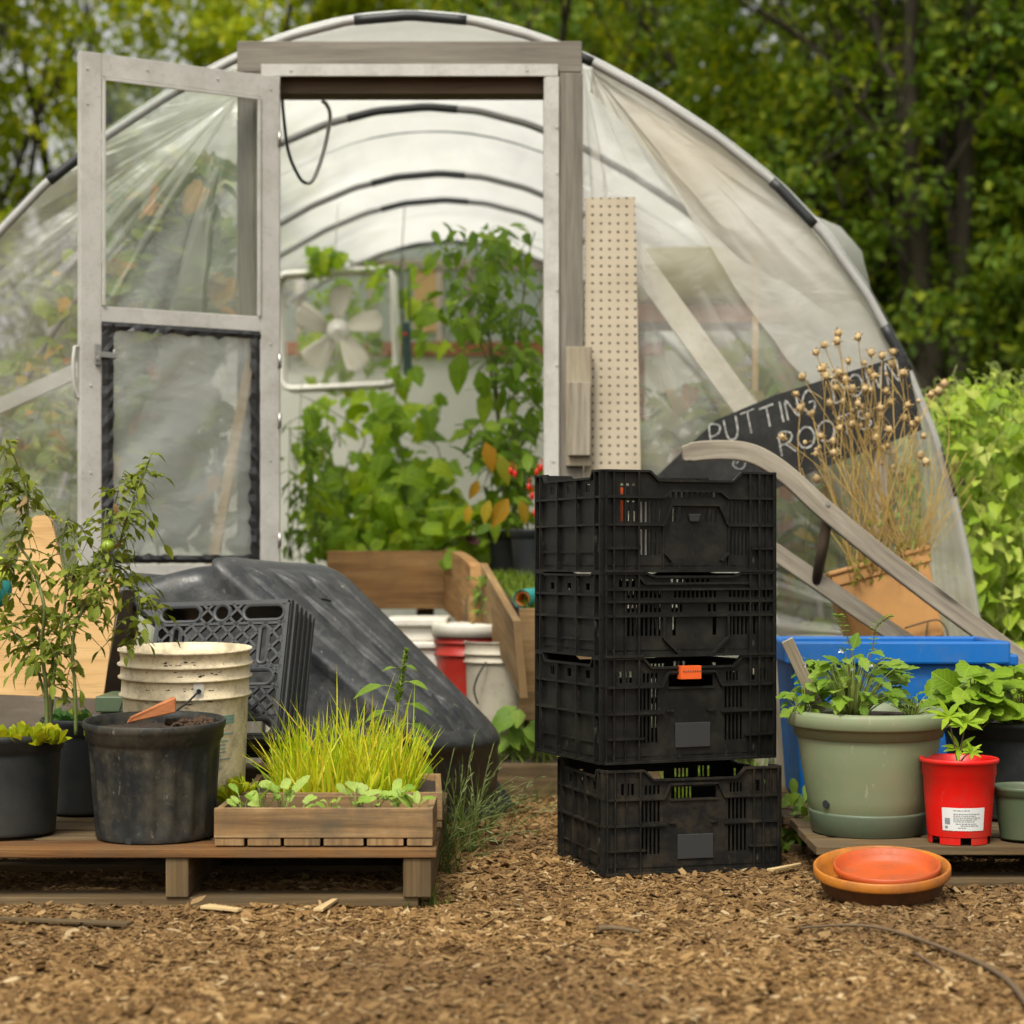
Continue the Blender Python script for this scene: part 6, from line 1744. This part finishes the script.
multi_rosette('lettuce', 'yellow green lettuce growing round the tomato stems in charcoal pot', 'plant', [(PX(a, y), y, .318) for a, y in ((4, 4.15), (20, 4.12), (37, 4.12), (54, 4.15), (45, 4.2), (24, 4.24), (-12, 4.2))], 22, .040, 'lettuce', seed=4, W=.5)
multi_rosette('kale_plant', 'blue green leafy seedling in the narrow black pot', 'plant', [(PX(a, y), y, .322) for a, y in ((72, 4.5), (84, 4.49), (62, 4.52))], 14, .042, 'kale', seed=5, W=.7)
multi_rosette('lettuce', 'yellow lettuce tuft between the cream bucket and grass tray', 'plant', [(PX(a, y), y, .17) for a, y in ((232, 4.33), (245, 4.36), (238, 4.42))], 22, .056, 'lettuce', seed=6, W=.4)

# --- grass tray
rnd = random.Random(31); bl = MB()
def blade(mb, b, L, lean, w, kink=None):
    d = Vector((lean[0], lean[1], 1)); n = 5; pts = []; p = Vector(b); d.normalize()
    s = Vector((rnd.gauss(0, 1), rnd.gauss(0, .4), 0)).normalized()
    v = []
    for i in range(n + 1):
        t = i / n; ww = w * (1 - t) ** .6 * .5
        v.append((mb.vert(p - s * ww), mb.vert(p + s * ww))); p = p + d * (L / n)
        d = (d + Vector((lean[0], lean[1], 0)) * .10 - UPV * .06 * t + Vector((rnd.gauss(0, .05), rnd.gauss(0, .05), 0))).normalized()
        if kink and i == kink: d = (d + Vector((rnd.choice((-1, 1)) * .8, 0, -.5))).normalized()
    for i, ((a, b_), (c, e)) in enumerate(zip(v, v[1:])): mb.face((a, b_, e, c), [(i / n, 0), (i / n, 1), (i / n + .2, 1), (i / n + .2, 0)], 0, True)
for k in range(800):
    x = rnd.uniform(.07, .37); y = rnd.uniform(.05, .30); p = MT2 @ Vector((x, y, .058))
    side = (x - .22) / .16
    L = rnd.uniform(.08, .20) * (1.0 - .25 * abs(side) ** 2); L *= 1.45 if rnd.random() < .07 else 1
    blade(bl, p, L * rnd.choice((.7, 1, 1, 1.1)), (rnd.gauss(side * .20, .24), rnd.gauss(0, .2)), rnd.uniform(.0036, .0072), rnd.choice((None,) * 9 + (3,)))
gr = plant('seedling_grass', 'thick clump of tall yellow green grass in the rear seed tray', 'grass clump', MT2 @ Vector((.22, .15, .06)), None, bl, None, M['blade'])

# seedlings in the front tray
def seedling(label, px, Yy, L, seed, n=7):
    global rnd
    rnd = random.Random(seed); lm, sm = MB(), MB(); c = Vector((PX(px, Yy), Yy, TOPZ + .048))
    for k in range(n):
        a = rnd.uniform(0, 6.28); o = Vector((math.cos(a), math.sin(a) * .8, 0)); L2 = L * 1.25; p1 = c + o * L2 * .4 * rnd.uniform(.3, 1.1) + UPV * L2 * rnd.uniform(.5, 1.1)
        stem(sm, [c + o * .003, c + (p1 - c) * .5 + UPV * .004, p1], .0013, .0009, 4, 3)
        l = L * rnd.uniform(.5, .95); leaf(lm, p1, o + UPV * rnd.uniform(.2, 1.3), UPV * .5 - o + TOCAM * .7 + rvec(.3), l, l * rnd.uniform(.5, .8), ROUND if rnd.random() < .6 else LETT, rnd.uniform(0, .5), rnd.uniform(0, .4), 0, .02)
    r_ = plant('seedling', label, 'seedling', c, sm, lm, M['stem_lt'], M['seedling'], 'pale seedlings in the front tray')
for i, (px, Yy, L, n, lb_) in enumerate(((243, 4.10, .036, 6, 'leftmost pale seedling of the front tray'), (262, 4.08, .042, 8, 'bushy seedling second from the left in the front tray'), (283, 4.10, .045, 8, 'tall seedling left of the centre of the front tray'), (301, 4.07, .028, 5, 'low seedling right of the tall left hand seedlings'), (330, 4.09, .026, 6, 'small seedling at the middle of the front tray'), (357, 4.08, .042, 8, 'round leaved seedling just right of the tray middle'), (375, 4.11, .040, 6, 'thin upright seedling between two bushy ones in the front tray'), (396, 4.08, .042, 8, 'bushy yellow green seedling near the right tray end'), (414, 4.07, .038, 8, 'rightmost pale seedling touching the tray corner'))):
    seedling(lb_, px, Yy, L, 40 + i, n)

# --- amaranth weed behind the trays
rnd = random.Random(51); sm, lm, hm, am = MB(), MB(), MB(), MB()
pp = stem(am, [P(397, 800, 4.86), P(396, 740, 4.86), P(399, 700, 4.86), P(405, 650, 4.86)], .004, .002, 6)
for k in range(260):
    t = rnd.random(); c = P(398 + 9 * t, 703 - 54 * t, 4.86); a = rnd.uniform(0, 6.28); r = .016 * (1 - .6 * t)
    leaf(hm, c, Vector((math.cos(a), math.sin(a), .8)), rvec(), rnd.uniform(.006, .014) * (1.2 - t * .5) + r * .3, .004, LANCE, .1, .3)
for a, b, dx, L in ((397, 690, -1, .075), (400, 686, 1, .05), (396, 715, -1, .055), (400, 708, 1, .055), (397, 728, 1, .075), (395, 745, -1, .07), (399, 742, 1, .065), (396, 765, 1, .08), (394, 772, -1, .08), (401, 670, 1, .03), (400, 672, -1, .03)):
    p = P(a, b, 4.86); q = p + Vector((dx * L * .45, -.02, .012)); stem(sm, [p, (p + q) / 2 + UPV * .004, q], .0012, .001, 4, 3); leaf(lm, q, Vector((dx, rnd.uniform(-.5, .1), rnd.uniform(-.5, .1))), UPV + TOCAM * .5, L, L * .5, OVAL, .35, .25)
plant('amaranth_weed', 'tall amaranth weed with knobbly green seed spike before the trough', 'weed', P(397, 800, 4.86), sm, lm, M['stem_lt'], M['weed'], None, (('seed_spike', hm, M['weed']),), [am])

# --- wild grass tufts at the trough's foot
def tuft(label, c, n, L, spread, seed, lean=.35, heads=True):
    global rnd
    rnd = random.Random(seed); lm, hm = MB(), MB()
    for k in range(n):
        b = Vector(c) + Vector((rnd.gauss(0, spread), rnd.gauss(0, spread * .6), 0)); l = L * rnd.uniform(.45, 1.1)
        ln = (rnd.gauss(.08, lean), rnd.gauss(-.05, lean * .5)); blade(lm, b, l, ln, rnd.uniform(.002, .0045))
        if heads and rnd.random() < .38:
            pts = [b]; d = Vector((ln[0], ln[1], 1)).normalized(); p = b
            for i in range(5): p = p + d * l * .24; d = (d + Vector((ln[0] * .3, 0, -.10))).normalized(); pts.append(p)
            hm.tube(pts, [.0011] * 3 + [.0009] * 3, 4)
            for i in range(9): q = pts[3] + (pts[5] - pts[3]) * i / 8; leaf(hm, q, d + rvec(.35), rvec(), rnd.uniform(.010, .03), .0025, LANCE, .1, .1)
    return plant('grass_tuft', label, 'grass tuft', c, hm, lm, M['stem'], M['grass'], 'wild grass tufts')
tuft('wispy seeding grass tuft at the lower end of the trough', (PX(452, 4.75), 4.75, 0), 75, .22, .05, 61, .45)
tuft('low seeding grass tuft right behind the seed tray corner', (PX(438, 4.45), 4.45, 0), 40, .17, .03, 62, .4)
tuft('thin grass tuft leaning out before the black end of the trough', (PX(478, 5.0), 5.0, 0), 40, .20, .04, 63, .5)
tuft('short grass tuft in front of the low edging board', (PX(540, 5.75), 5.75, 0), 22, .09, .07, 64, .4, False)
tuft('small grass tuft beside the brown pallet corner', (PX(427, 4.03), 4.03, 0), 22, .07, .02, 65, .3, False)
tuft('tuft of grass on the chips left of the crate stack', (PX(520, 5.3), 5.3, 0), 16, .06, .09, 66, .5, False)
# leafy weed by the crates
rnd = random.Random(71); lm, sm = MB(), MB()
for k in range(14):
    px = rnd.uniform(508, 552); py = rnd.uniform(700, 745); p = P(px, py, 5.93 + rnd.uniform(-.05, .05)); stem(sm, [P(530, 770, 5.95), P((530 + px) / 2, 745, 5.95), p], .002, .0012, 4, 3)
    leaf(lm, p, Vector((rnd.gauss(0, .6), -.4, -.6)), TOCAM + UPV * .6, rnd.uniform(.05, .09), .045, OVAL, .3, .2)
plant('leafy_weed', 'broad leaved weed growing between the edging board and crates', 'weed', P(530, 770, 5.95), sm, lm, M['stem_lt'], M['potato'])
def bed_spot():
    y = rnd.uniform(6.03, 6.9); return (PX(rnd.uniform(521 - 30 * min(1, (y - 6.03) / .57), 575), y), y, min(BZ, .545 + (y - 6.016) * .149))
def lawn(label, name, n, fx, Lr, seed, mat='lawn'):
    global rnd
    rnd = random.Random(seed); lm = MB()
    for k in range(n): b = fx(); blade(lm, b, rnd.uniform(*Lr), (rnd.gauss(0, .4), rnd.gauss(0, .3)), rnd.uniform(.003, .006))
    o = lm.build(name, M[mat]); tag(o, label, 'grass', kind='stuff')
lawn('short green grass at the greenhouse door behind the edging board', 'grass_strip', 1500, lambda: (rnd.uniform(-.15, .55), rnd.uniform(5.9, 6.6), .09), (.05, .17), 81)
lawn('grass and weeds along the right pallet and greenhouse foot', 'grass_verge', 2600, lambda: (rnd.uniform(.45, 2.0), rnd.uniform(5.45, 6.0), 0), (.05, .18), 82)
lawn('ground cover greenery on the floor of the greenhouse', 'ground_cover', 3500, lambda: (rnd.uniform(-1.8, 1.4), rnd.uniform(6.4, 10.2), .15), (.1, .35), 83)
lawn('tiny green plants covering the soil of the narrow bed', 'bed_moss', 1400, bed_spot, (.015, .05), 84)

# --- right hand pots
def bushy(label, name, c, n, L, R_, hgt, mat, prof, seed, W=.8, smat='stem_lt', low=.2, extra=()):
    global rnd
    rnd = random.Random(seed); lm, sm = MB(), MB(); c = Vector(c)
    for k in range(n):
        a = rnd.uniform(0, 6.283); u = rnd.random() ** .6; o = Vector((math.cos(a), math.sin(a), 0))
        p = c + o * R_ * u + UPV * (hgt * (low + (1 - low) * rnd.random() * (1 - .45 * u * u)))
        stem(sm, [c + o * R_ * u * .25, c + o * R_ * u * .6 + UPV * (p.z - c.z) * .65, p], .0019, .001, 4, 3)
        l = L * rnd.uniform(.55, 1.15)
        leaf(lm, p, o * rnd.uniform(.4, 1) + TOCAM * rnd.uniform(0, .5) + UPV * rnd.uniform(-.55, .35), UPV + TOCAM * rnd.uniform(.1, .7) + rvec(.3), l, l * W * rnd.uniform(.8, 1.1), prof, rnd.uniform(0, .5), rnd.uniform(-.1, .4), 0, .02)
    return plant(name, label, 'plant', c, sm, lm, M[smat], M[mat], None, extra)
rnd = random.Random(9); wf = []
for a, b in ((841, 651), (805, 665), (851, 671), (871, 667)):
    wf.append(MB())
    for k in range(6): leaf(wf[-1], P(a, b, 4.38), rvec() + TOCAM, rvec(), .008, .006, OVAL, .1, .1)
bushy('bushy green strawberry like plant in the big sage pot', 'potted_plant', (PX(852, 4.45), 4.45, PTZ + .26), 120, .052, .105, .155, 'potato', SERR, 91, .72, extra=(('flower', wf, M['sticker']),))
bushy('small green leaves at the left rim of the sage pot', 'potted_plant', (PX(803, 4.42), 4.42, PTZ + .26), 22, .04, .035, .08, 'potato', SERR, 92, .7)
bushy('low trailing sprigs at the right rim of the sage pot', 'potted_plant', (PX(912, 4.42), 4.42, PTZ + .262), 26, .026, .05, .05, 'potato', LANCE, 93, .5)
rnd = random.Random(94); lm, sm = MB(), MB()
for pl in ([(846, 690), (850, 650), (842, 622), (838, 615)], [(860, 690), (872, 650), (876, 628), (890, 616)], [(868, 690), (880, 660), (900, 664), (905, 668)]):
    pp = stem(sm, [P(a, b, 4.45) for a, b in pl], .0013, .0007, 4)
    for q in pp[5:]:
        for sg in (-1, 1): leaf(lm, q, Vector((sg, rnd.gauss(0, .5), .3)), UPV + TOCAM * .4, rnd.uniform(.008, .016), .009, OVAL, .2, .2)
plant('trailing_sprig', 'fine sprigs with tiny leaves rising above the sage pot plant', 'plant', P(858, 690, 4.45), sm, lm, M['stem_br'], M['weed'])
bushy('round scalloped leaved plant in the wide dark grey pot', 'potted_plant', (PX(972, 4.62), 4.62, PTZ + .215), 70, .064, .085, .155, 'mint', ROUND, 95, .95)
bushy('leafy green plant behind right in the wide dark pot', 'potted_plant', (PX(1012, 4.72), 4.72, PTZ + .215), 48, .055, .07, .15, 'mint', ROUND, 96, .9)
bushy('straggly yellowing plant at the right frame edge in dark pot', 'potted_plant', (PX(1022, 4.62), 4.62, PTZ + .215), 70, .018, .05, .12, 'lettuce', LANCE, 97, .5, 'stem_br')
# palm leaved seedling in the red pot
rnd = random.Random(99); lm, sm = MB(), MB(); b = P(958, 765, 4.31)
for a, c_, sc_ in ((948, 716, 1.0), (966, 722, .95), (959, 748, .9), (972, 752, .6)):
    p = P(a, c_, 4.29 + rnd.uniform(-.02, .02)); stem(sm, [b, (b + p) / 2 + UPV * .005, p], .002, .0015, 5, 4, 0)
    for k in range(7):
        an = R(-160 + k * 54 + rnd.uniform(-8, 8)); leaf(lm, p, Vector((math.cos(an), -.35 + .6 * math.sin(an) * .5, math.sin(an) * .55 + .15)), UPV + TOCAM, .046 * sc_ * rnd.uniform(.85, 1.1), .014 * sc_, LANCE, .15, .25)
plant('palm_leaved_seedling', 'light green palm leaved seedling in the red pot', 'seedling', b, sm, lm, M['stem_br'], M['lupin'])
lm = MB(); rnd = random.Random(98)
for k in range(60): leaf(lm, (PX(790, 4.75) + rnd.gauss(0, .04), 4.75 + rnd.gauss(0, .05), .0 + rnd.uniform(0, .13)), rvec() + UPV, UPV + TOCAM + rvec(.3), rnd.uniform(.02, .05), .022, LETT, .3, .2)
plant('leafy_weed', 'bright green weed between the crates and right pallet', 'weed', (PX(790, 4.75), 4.75, 0), None, lm, None, M['weed'])

# --- dried seedheads in the tan planter
rnd = random.Random(111); sm, hm, gm = MB(), [], MB()
HEADS = [(838, 333), (837, 341), (816, 352), (824, 345), (858, 337), (871, 353), (893, 352), (882, 356), (892, 364), (903, 373), (870, 372), (823, 368), (826, 376), (802, 377), (796, 394), (800, 408), (839, 373), (836, 388), (852, 389), (865, 389), (886, 391), (846, 380), (874, 376), (858, 404), (862, 407), (890, 402), (905, 418), (917, 420), (912, 424), (821, 436), (782, 437), (816, 454), (833, 441), (834, 453), (889, 430), (888, 446), (817, 479), (855, 493), (926, 462), (921, 455), (840, 428), (868, 416), (812, 413), (852, 424), (830, 403), (931, 395), (938, 391), (944, 384), (880, 408), (848, 361), (908, 405), (876, 438)]
# planter soil line runs from (845,585) to (930,560)
for i, (a, b) in enumerate(HEADS):
    t = rnd.random(); bx = 850 + 72 * t; by = 586 - 20 * t; Yy = 5.60 + rnd.uniform(-.05, .05); Yh = 5.55 + rnd.uniform(-.12, .10)
    p0, p1 = P(bx, by, Yy), P(a, b, Yh); mid = p0 * .45 + p1 * .55 + Vector((rnd.gauss(0, .035), rnd.gauss(0, .03), rnd.uniform(-.03, .04)))
    pp = stem(sm, [p0, mid, p1], .0021, .0011, 5, 5)
    for _ in range(rnd.choice((0, 1, 1, 2))):
        q = pp[rnd.randint(4, 8)]; e = q + Vector((rnd.gauss(0, .05), rnd.gauss(0, .03), rnd.uniform(.05, .12))); stem(sm, [q, (q + e) / 2 + Vector((.004, 0, 0)), e], .0012, .0008, 4, 3)
        if rnd.random() < .5: hm.append(MB()); hm[-1].blob(e, rnd.uniform(.004, .008), 10, 7, 0, (1, 1, 1.1), .25)
        for k in range(4): leaf(sm, q + (e - q) * rnd.random(), rvec() + UPV * .6, rvec(), rnd.uniform(.02, .05), .0018, LANCE, .2, .1)
    r = rnd.uniform(.0085, .0125); hm.append(MB()); hm[-1].blob(p1, r * .85, 12, 8, 0, (1, 1, 1.12), .22)
    for k in range(26): dd = rvec().normalized(); leaf(hm[-1], p1 + dd * r * .85, dd + UPV * .3, rvec(), r * rnd.uniform(.5, 1.15), .0026, LANCE, 0, .1)
    for k in range(5): an = k * 1.26; leaf(sm, p1 - UPV * r * .8, Vector((math.cos(an), math.sin(an), .1)), UPV, .02, .0016, LANCE, -.5, .1)
for k in range(240):
    t = rnd.random(); q = P(850 + 75 * t + rnd.gauss(0, 6), 588 - 20 * t - abs(rnd.gauss(0, 38)), 5.58 + rnd.gauss(0, .05)); leaf(gm, q, rvec() + UPV * .5, UPV + TOCAM + rvec(.4), rnd.uniform(.012, .028), .006, LANCE, .2, .2)
for k in range(85):
    t = rnd.random(); p0 = P(850 + 75 * t, 586 - 20 * t, 5.58); p1 = P(850 + 110 * t + rnd.gauss(0, 14), 570 - 20 * t - rnd.uniform(20, 120), 5.56 + rnd.gauss(0, .05)); stem(sm, [p0, (p0 + p1) / 2 + rvec(.012), p1], .0015, .0007, 4, 4)
plant('dried_seedheads', 'straw coloured dried stems with round seedheads in tan planter', 'dried flowers', P(888, 575, 5.6), sm, gm, M['straw'], M['tomato_leaf'], None, (('seedhead', hm, M['seed']),))

# --- bean patch right of the greenhouse
rnd = random.Random(121); lm, sm, tm = MB(), MB(), MB()
def bean_top(x, y): return PZ(420, 7.0) + .04 * math.sin(x * 9) + .10 * noise.noise((x * 4, y * 3, 0)) + .06 * noise.noise((x * 13, y * 9, 3))
for k in range(7600):
    y = 6.15 + 1.9 * rnd.random() ** 1.6; left = PX(925, y) - (.10 if y > 6.6 else 0); x = left + rnd.random() ** .8 * 1.1
    zt = bean_top(x, y); u = rnd.random(); z = zt * (1 - u ** 1.4 * .95)
    p = Vector((x, y, z)); l = rnd.choice((rnd.uniform(.018, .04), rnd.uniform(.03, .065))) * (1.5 if z < .75 else 1)
    leaf(lm, p, Vector((rnd.gauss(0, .6), -.55 + rnd.gauss(0, .4), -.55 + rnd.gauss(0, .4))), UPV * .9 + Vector((rnd.gauss(0, .35), -.75 + rnd.gauss(0, .3), 0)), l, l * rnd.uniform(.75, .95), HEART, rnd.uniform(.05, .4), rnd.uniform(-.15, .4))
    if k % 4 == 0: stem(sm, [p, p + Vector((rnd.gauss(0, .03), .02, rnd.uniform(-.12, .05)))], .0018, .0014, 4, 2)
for k in range(260):
    x = PX(rnd.uniform(925, 1060), 6.6); y = rnd.uniform(6.3, 7.2); zt = bean_top(x, y); L = rnd.uniform(.04, .12)
    a = rnd.uniform(-.25, .25); p0 = Vector((x, y, zt - .05)); p1 = p0 + Vector((a * L, 0, L)); hook = p1 + Vector((rnd.choice((-1, 1)) * .016, 0, .012)); 
    stem(tm, [p0, (p0 + p1) / 2 + Vector((.006, 0, 0)), p1, hook, hook + Vector((.01, 0, -.016))], .0026, .0016, 5, 4)
    for j in range(3): leaf(lm, p0 + (p1 - p0) * rnd.uniform(.4, 1), rvec() + Vector((0, -.4, 0)), UPV + TOCAM * .5, rnd.uniform(.012, .03), .016, HEART, .2, .3)
for k in range(60):
    y = rnd.uniform(6.15, 6.5); x = PX(rnd.uniform(940, 1040), y); z = rnd.uniform(.3, .95); p0 = Vector((x, y - .03, z)); stem(tm, [p0, p0 + Vector((rnd.gauss(0, .03), -.01, .08)), p0 + Vector((rnd.gauss(0, .05), -.01, .17))], .0022, .0015, 4, 4)
merge(sm, tm, 0)
plant('bean_patch', 'dense patch of bright green climbing beans right of the greenhouse', 'bean plants', (PX(990, 6.6), 6.6, 0), sm, lm, M['stem_lt'], M['bean'])

# --- inside the greenhouse
def mass(label, name, boxes, mat, prof, L, seed, W=.85, smat='stem', stems=(), extra=(), face=.8, group=None, loc=None):
    """boxes: (px0,px1,py0,py1,Y0,Y1,n)"""
    global rnd
    rnd = random.Random(seed); lm, sm = MB(), MB(); first = None; mains = []
    for px0, px1, py0, py1, Y0, Y1, n in boxes:
        for k in range(n):
            Y = rnd.uniform(Y0, Y1); p = P(rnd.triangular(px0, px1), rnd.uniform(py0, py1), Y); first = first or p
            if 6.3 < Y < 10.4 and abs(p.x - XC) > arc_half(max(0, p.z)) - .12: continue
            l = L * rnd.uniform(.5, 1.15); leaf(lm, p, Vector((rnd.gauss(0, .7), -.35 + rnd.gauss(0, .4), -.45 + rnd.gauss(0, .45))), UPV * rnd.uniform(.5, 1.2) + Vector((rnd.gauss(0, .4), -face * rnd.uniform(.1, 1.2), 0)), l, l * W * rnd.uniform(.85, 1.1), prof, rnd.uniform(.05, .5), rnd.uniform(-.15, .4), 0, .015)
            if k % 2 == 0: stem(sm, [p, p + Vector((rnd.gauss(0, .04), rnd.gauss(0, .03), -rnd.uniform(.02, .08)))], .0016, .0013, 4, 2)
    for pl, Y, r in stems: mains.append(MB()); stem(mains[-1], [P(a, b, Y + rnd.uniform(-.03, .03)) for a, b in pl], r, r * .4, 6, 5)
    return plant(name, label, 'plant', loc or first, sm, lm, M[smat], M[mat], group, extra, mains)
mass('cucumber vine climbing up below the fan inside the greenhouse', 'cucumber_vine',
     [(295, 465, 470, 552, 7.3, 8.4, 135), (310, 465, 395, 500, 7.6, 8.6, 85), (375, 422, 365, 440, 8.0, 8.5, 20), (285, 350, 400, 480, 7.6, 8.3, 24), (400, 478, 460, 545, 7.4, 8.0, 50)], 'vine', LOBED, .105, 131, .95,
     stems=[([(395, 550), (400, 480), (392, 420), (402, 350), (398, 280), (405, 255)], 8.1, .005), ([(350, 545), (340, 480), (365, 440), (330, 410), (300, 395)], 7.8, .004), ([(450, 550), (435, 490), (440, 455), (425, 430)], 7.7, .004)], loc=P(395, 560, 7.7))
mass('leafy vine trailing over the top of the box fan', 'cucumber_vine', [(300, 352, 246, 270, 8.7, 9.1, 26), (360, 392, 258, 280, 8.6, 8.8, 8), (395, 470, 262, 350, 8.5, 9.0, 34), (288, 402, 280, 390, 9.15, 9.7, 110)], 'vine', LOBED, .085, 132, .9,
     stems=[([(300, 275), (325, 258), (355, 262), (390, 275), (430, 262), (470, 300)], 8.9, .003)], loc=P(340, 265, 8.9))
mass('feathery upright plant beside the open screen door', 'stalky_plant', [(281, 345, 425, 556, 7.0, 8.0, 190)], 'pepper', LANCE, .07, 133, .35,
     stems=[([(x, 560), (x + dx * .4, 500), (x + dx, y)], 7.5, .003) for x, dx, y in ((290, 12, 380), (300, -10, 430), (310, 20, 400), (325, -8, 440), (335, 14, 450), (288, 2, 420))], loc=P(305, 560, 7.5))
mass('tall pepper plant reaching up the right side of the doorway', 'pepper_plant',
     [(430, 545, 228, 330, 7.0, 7.7, 190), (465, 545, 300, 400, 7.0, 7.6, 80), (505, 546, 330, 440, 6.9, 7.4, 60), (470, 530, 225, 262, 7.1, 7.6, 36)], 'pepper', OVAL, .075, 134, .52,
     stems=[([(505, 530), (500, 430), (490, 340), (470, 280), (440, 245)], 7.3, .007), ([(508, 530), (512, 420), (520, 330), (528, 260), (535, 232)], 7.25, .006), ([(500, 440), (490, 350), (492, 290), (505, 240)], 7.3, .005), ([(495, 360), (470, 320), (448, 300)], 7.3, .003), ([(518, 340), (540, 300), (548, 270)], 7.2, .003), ([(490, 340), (465, 345), (455, 350)], 7.3, .003)], loc=P(505, 530, 7.3))
rnd = random.Random(135); lm, sm = MB(), MB()
for a, b, dx, L in ((462, 352, -.15, .155), (490, 388, -.25, .14), (478, 370, .3, .12), (505, 365, .4, .12), (528, 410, .2, .13)):
    p = P(a, b, 7.1); leaf(lm, p, Vector((dx, -.15, -1)), TOCAM + Vector((rnd.gauss(0, .4), 0, .2)), L, L * .52, OVAL, .15, .35); stem(sm, [p, p + Vector((.06, .05, .05)), P(497, 400, 7.25)], .003, .003, 5, 3)
plant('broad_leaved_plant', 'plant with big drooping oval leaves in the middle of doorway', 'plant', P(500, 540, 7.2), sm, lm, M['stem'], M['pepper'])
mass('bushy pepper plant in the pots just inside the doorway', 'pepper_plant', [(450, 545, 418, 470, 6.75, 7.3, 130), (480, 545, 450, 530, 6.75, 7.2, 110)], 'pepper', OVAL, .08, 136, .5,
     stems=[([(510, 530), (500, 480), (470, 430), (455, 425)], 7.0, .004), ([(528, 530), (525, 480), (535, 430)], 6.9, .004), ([(490, 540), (492, 490), (485, 440)], 7.3, .004)], loc=P(515, 540, 7.0))
rnd = random.Random(137); lm, fr_ = MB(), []
for a, b, dx, dz, L in ((485, 442, .3, -1, .15), (499, 455, .35, -1, .15), (508, 498, -.55, -1, .16), (538, 525, -.1, -1, .13), (490, 500, -.3, -1, .12), (478, 480, -.4, -1, .10), (520, 500, .3, -1, .12), (470, 505, -.2, -1, .09)):
    leaf(lm, P(a, b, 6.7), Vector((dx, -.1, dz)), TOCAM + Vector((rnd.gauss(0, .3), 0, .1)), L * .72, L * .36, OVAL, .2, .4)
for a, b in ((511, 471), (515, 474), (541, 468), (537, 472), (532, 496), (535, 513), (529, 487)):
    c = P(a, b, 6.66); fr_.append(MB()); fr_[-1].blob(c, .009, 12, 9, 0, (.85, .85, 1.5), .05); fr_[-1].tube([c + Vector((0, 0, .015)), c + Vector((.004, 0, .03))], .002, 5)
plant('yellowing_pepper_plant', 'pepper plant with orange yellow leaves and small red fruit', 'plant', P(512, 540, 6.72), None, lm, None, M['orange_leaf'], None, (('fruit', fr_, M['red_fruit']),))
mass('leafy greens filling the raised bed along its front board', 'leafy_greens', [(325, 480, 505, 553, 7.15, 7.9, 230), (430, 500, 500, 560, 6.9, 7.4, 60)], 'vine', ROUND, .075, 138, .85, loc=P(400, 556, 7.3))
mass('small burgundy leaved plant at the corner of raised bed', 'burgundy_plant', [(450, 478, 520, 552, 6.95, 7.15, 26)], 'burgundy', OVAL, .05, 139, .6, 'stem_br', stems=[([(465, 560), (463, 540), (458, 522)], 7.05, .003)], loc=P(465, 560, 7.05))
mass('trailing green creeper hanging off the sloping plank', 'creeper', [(470, 500, 575, 612, 6.2, 6.35, 60)], 'weed', LANCE, .03, 140, .45, loc=P(485, 590, 6.27))
# behind the left film
mass('broad leaved vine seen through the door window and left film', 'broad_leaved_vine', [(85, 237, 150, 330, 6.4, 7.6, 640), (90, 240, 300, 540, 6.5, 7.6, 380), (140, 232, 90, 190, 6.7, 7.6, 160)], 'nast', ROUND, .10, 141, .95, loc=P(175, 700, 7.0),
     stems=[([(150, 760), (160, 600), (150, 400), (180, 220), (200, 120)], 7.0, .006), ([(215, 760), (205, 600), (215, 420), (190, 260)], 7.1, .006)])
mass('orange tinged tomato plants behind the far left film', 'tomato_plant', [(-100, 100, 210, 420, 6.4, 7.8, 760), (-100, 100, 400, 660, 6.4, 7.6, 520), (30, 110, 170, 260, 6.6, 7.5, 140)], 'nast', SERR, .085, 142, .7, loc=P(30, 760, 7.0),
     stems=[([(20, 780), (30, 600), (20, 420), (40, 260)], 7.0, .006), ([(70, 780), (60, 600), (75, 430), (60, 280)], 7.0, .006)])
# behind the right film
mass('dim leafy plants behind the right hand film', 'leafy_plant', [(600, 800, 385, 540, 6.5, 7.6, 330), (690, 790, 340, 420, 6.7, 7.4, 50), (780, 880, 380, 560, 6.5, 7.2, 80), (600, 940, 540, 760, 6.5, 7.3, 220)], 'nast', LOBED, .10, 143, .8, loc=P(700, 760, 7.0))
mass('sprig of green leaves showing over the top of the sign', 'leafy_plant', [(775, 835, 365, 400, 6.25, 6.4, 14)], 'pepper', OVAL, .085, 144, .5, loc=P(805, 700, 6.3), stems=[([(810, 700), (805, 500), (800, 380)], 6.33, .004)])
# --- a few fallen leaves on the chips
def fallen(label, px, py, L, seed):
    global rnd
    rnd = random.Random(seed); lm = MB(); Y = F * (H0 - .015) / (py - HY)
    leaf(lm, (PX(px, Y), Y, .018), Vector((rnd.gauss(0, 1), rnd.gauss(0, 1), .1)), UPV + rvec(.2), L, L * .5, OVAL, -.3, .4)
    tag(lm.build('fallen_leaf', M['dead_leaf'], None, (PX(px, Y), Y, .018)), label, 'leaf')
fallen('curled dry leaf before the brown pallet stringer', 190, 906, .04, 1); fallen('dry leaf at the middle of the foreground chips', 452, 968, .035, 2)
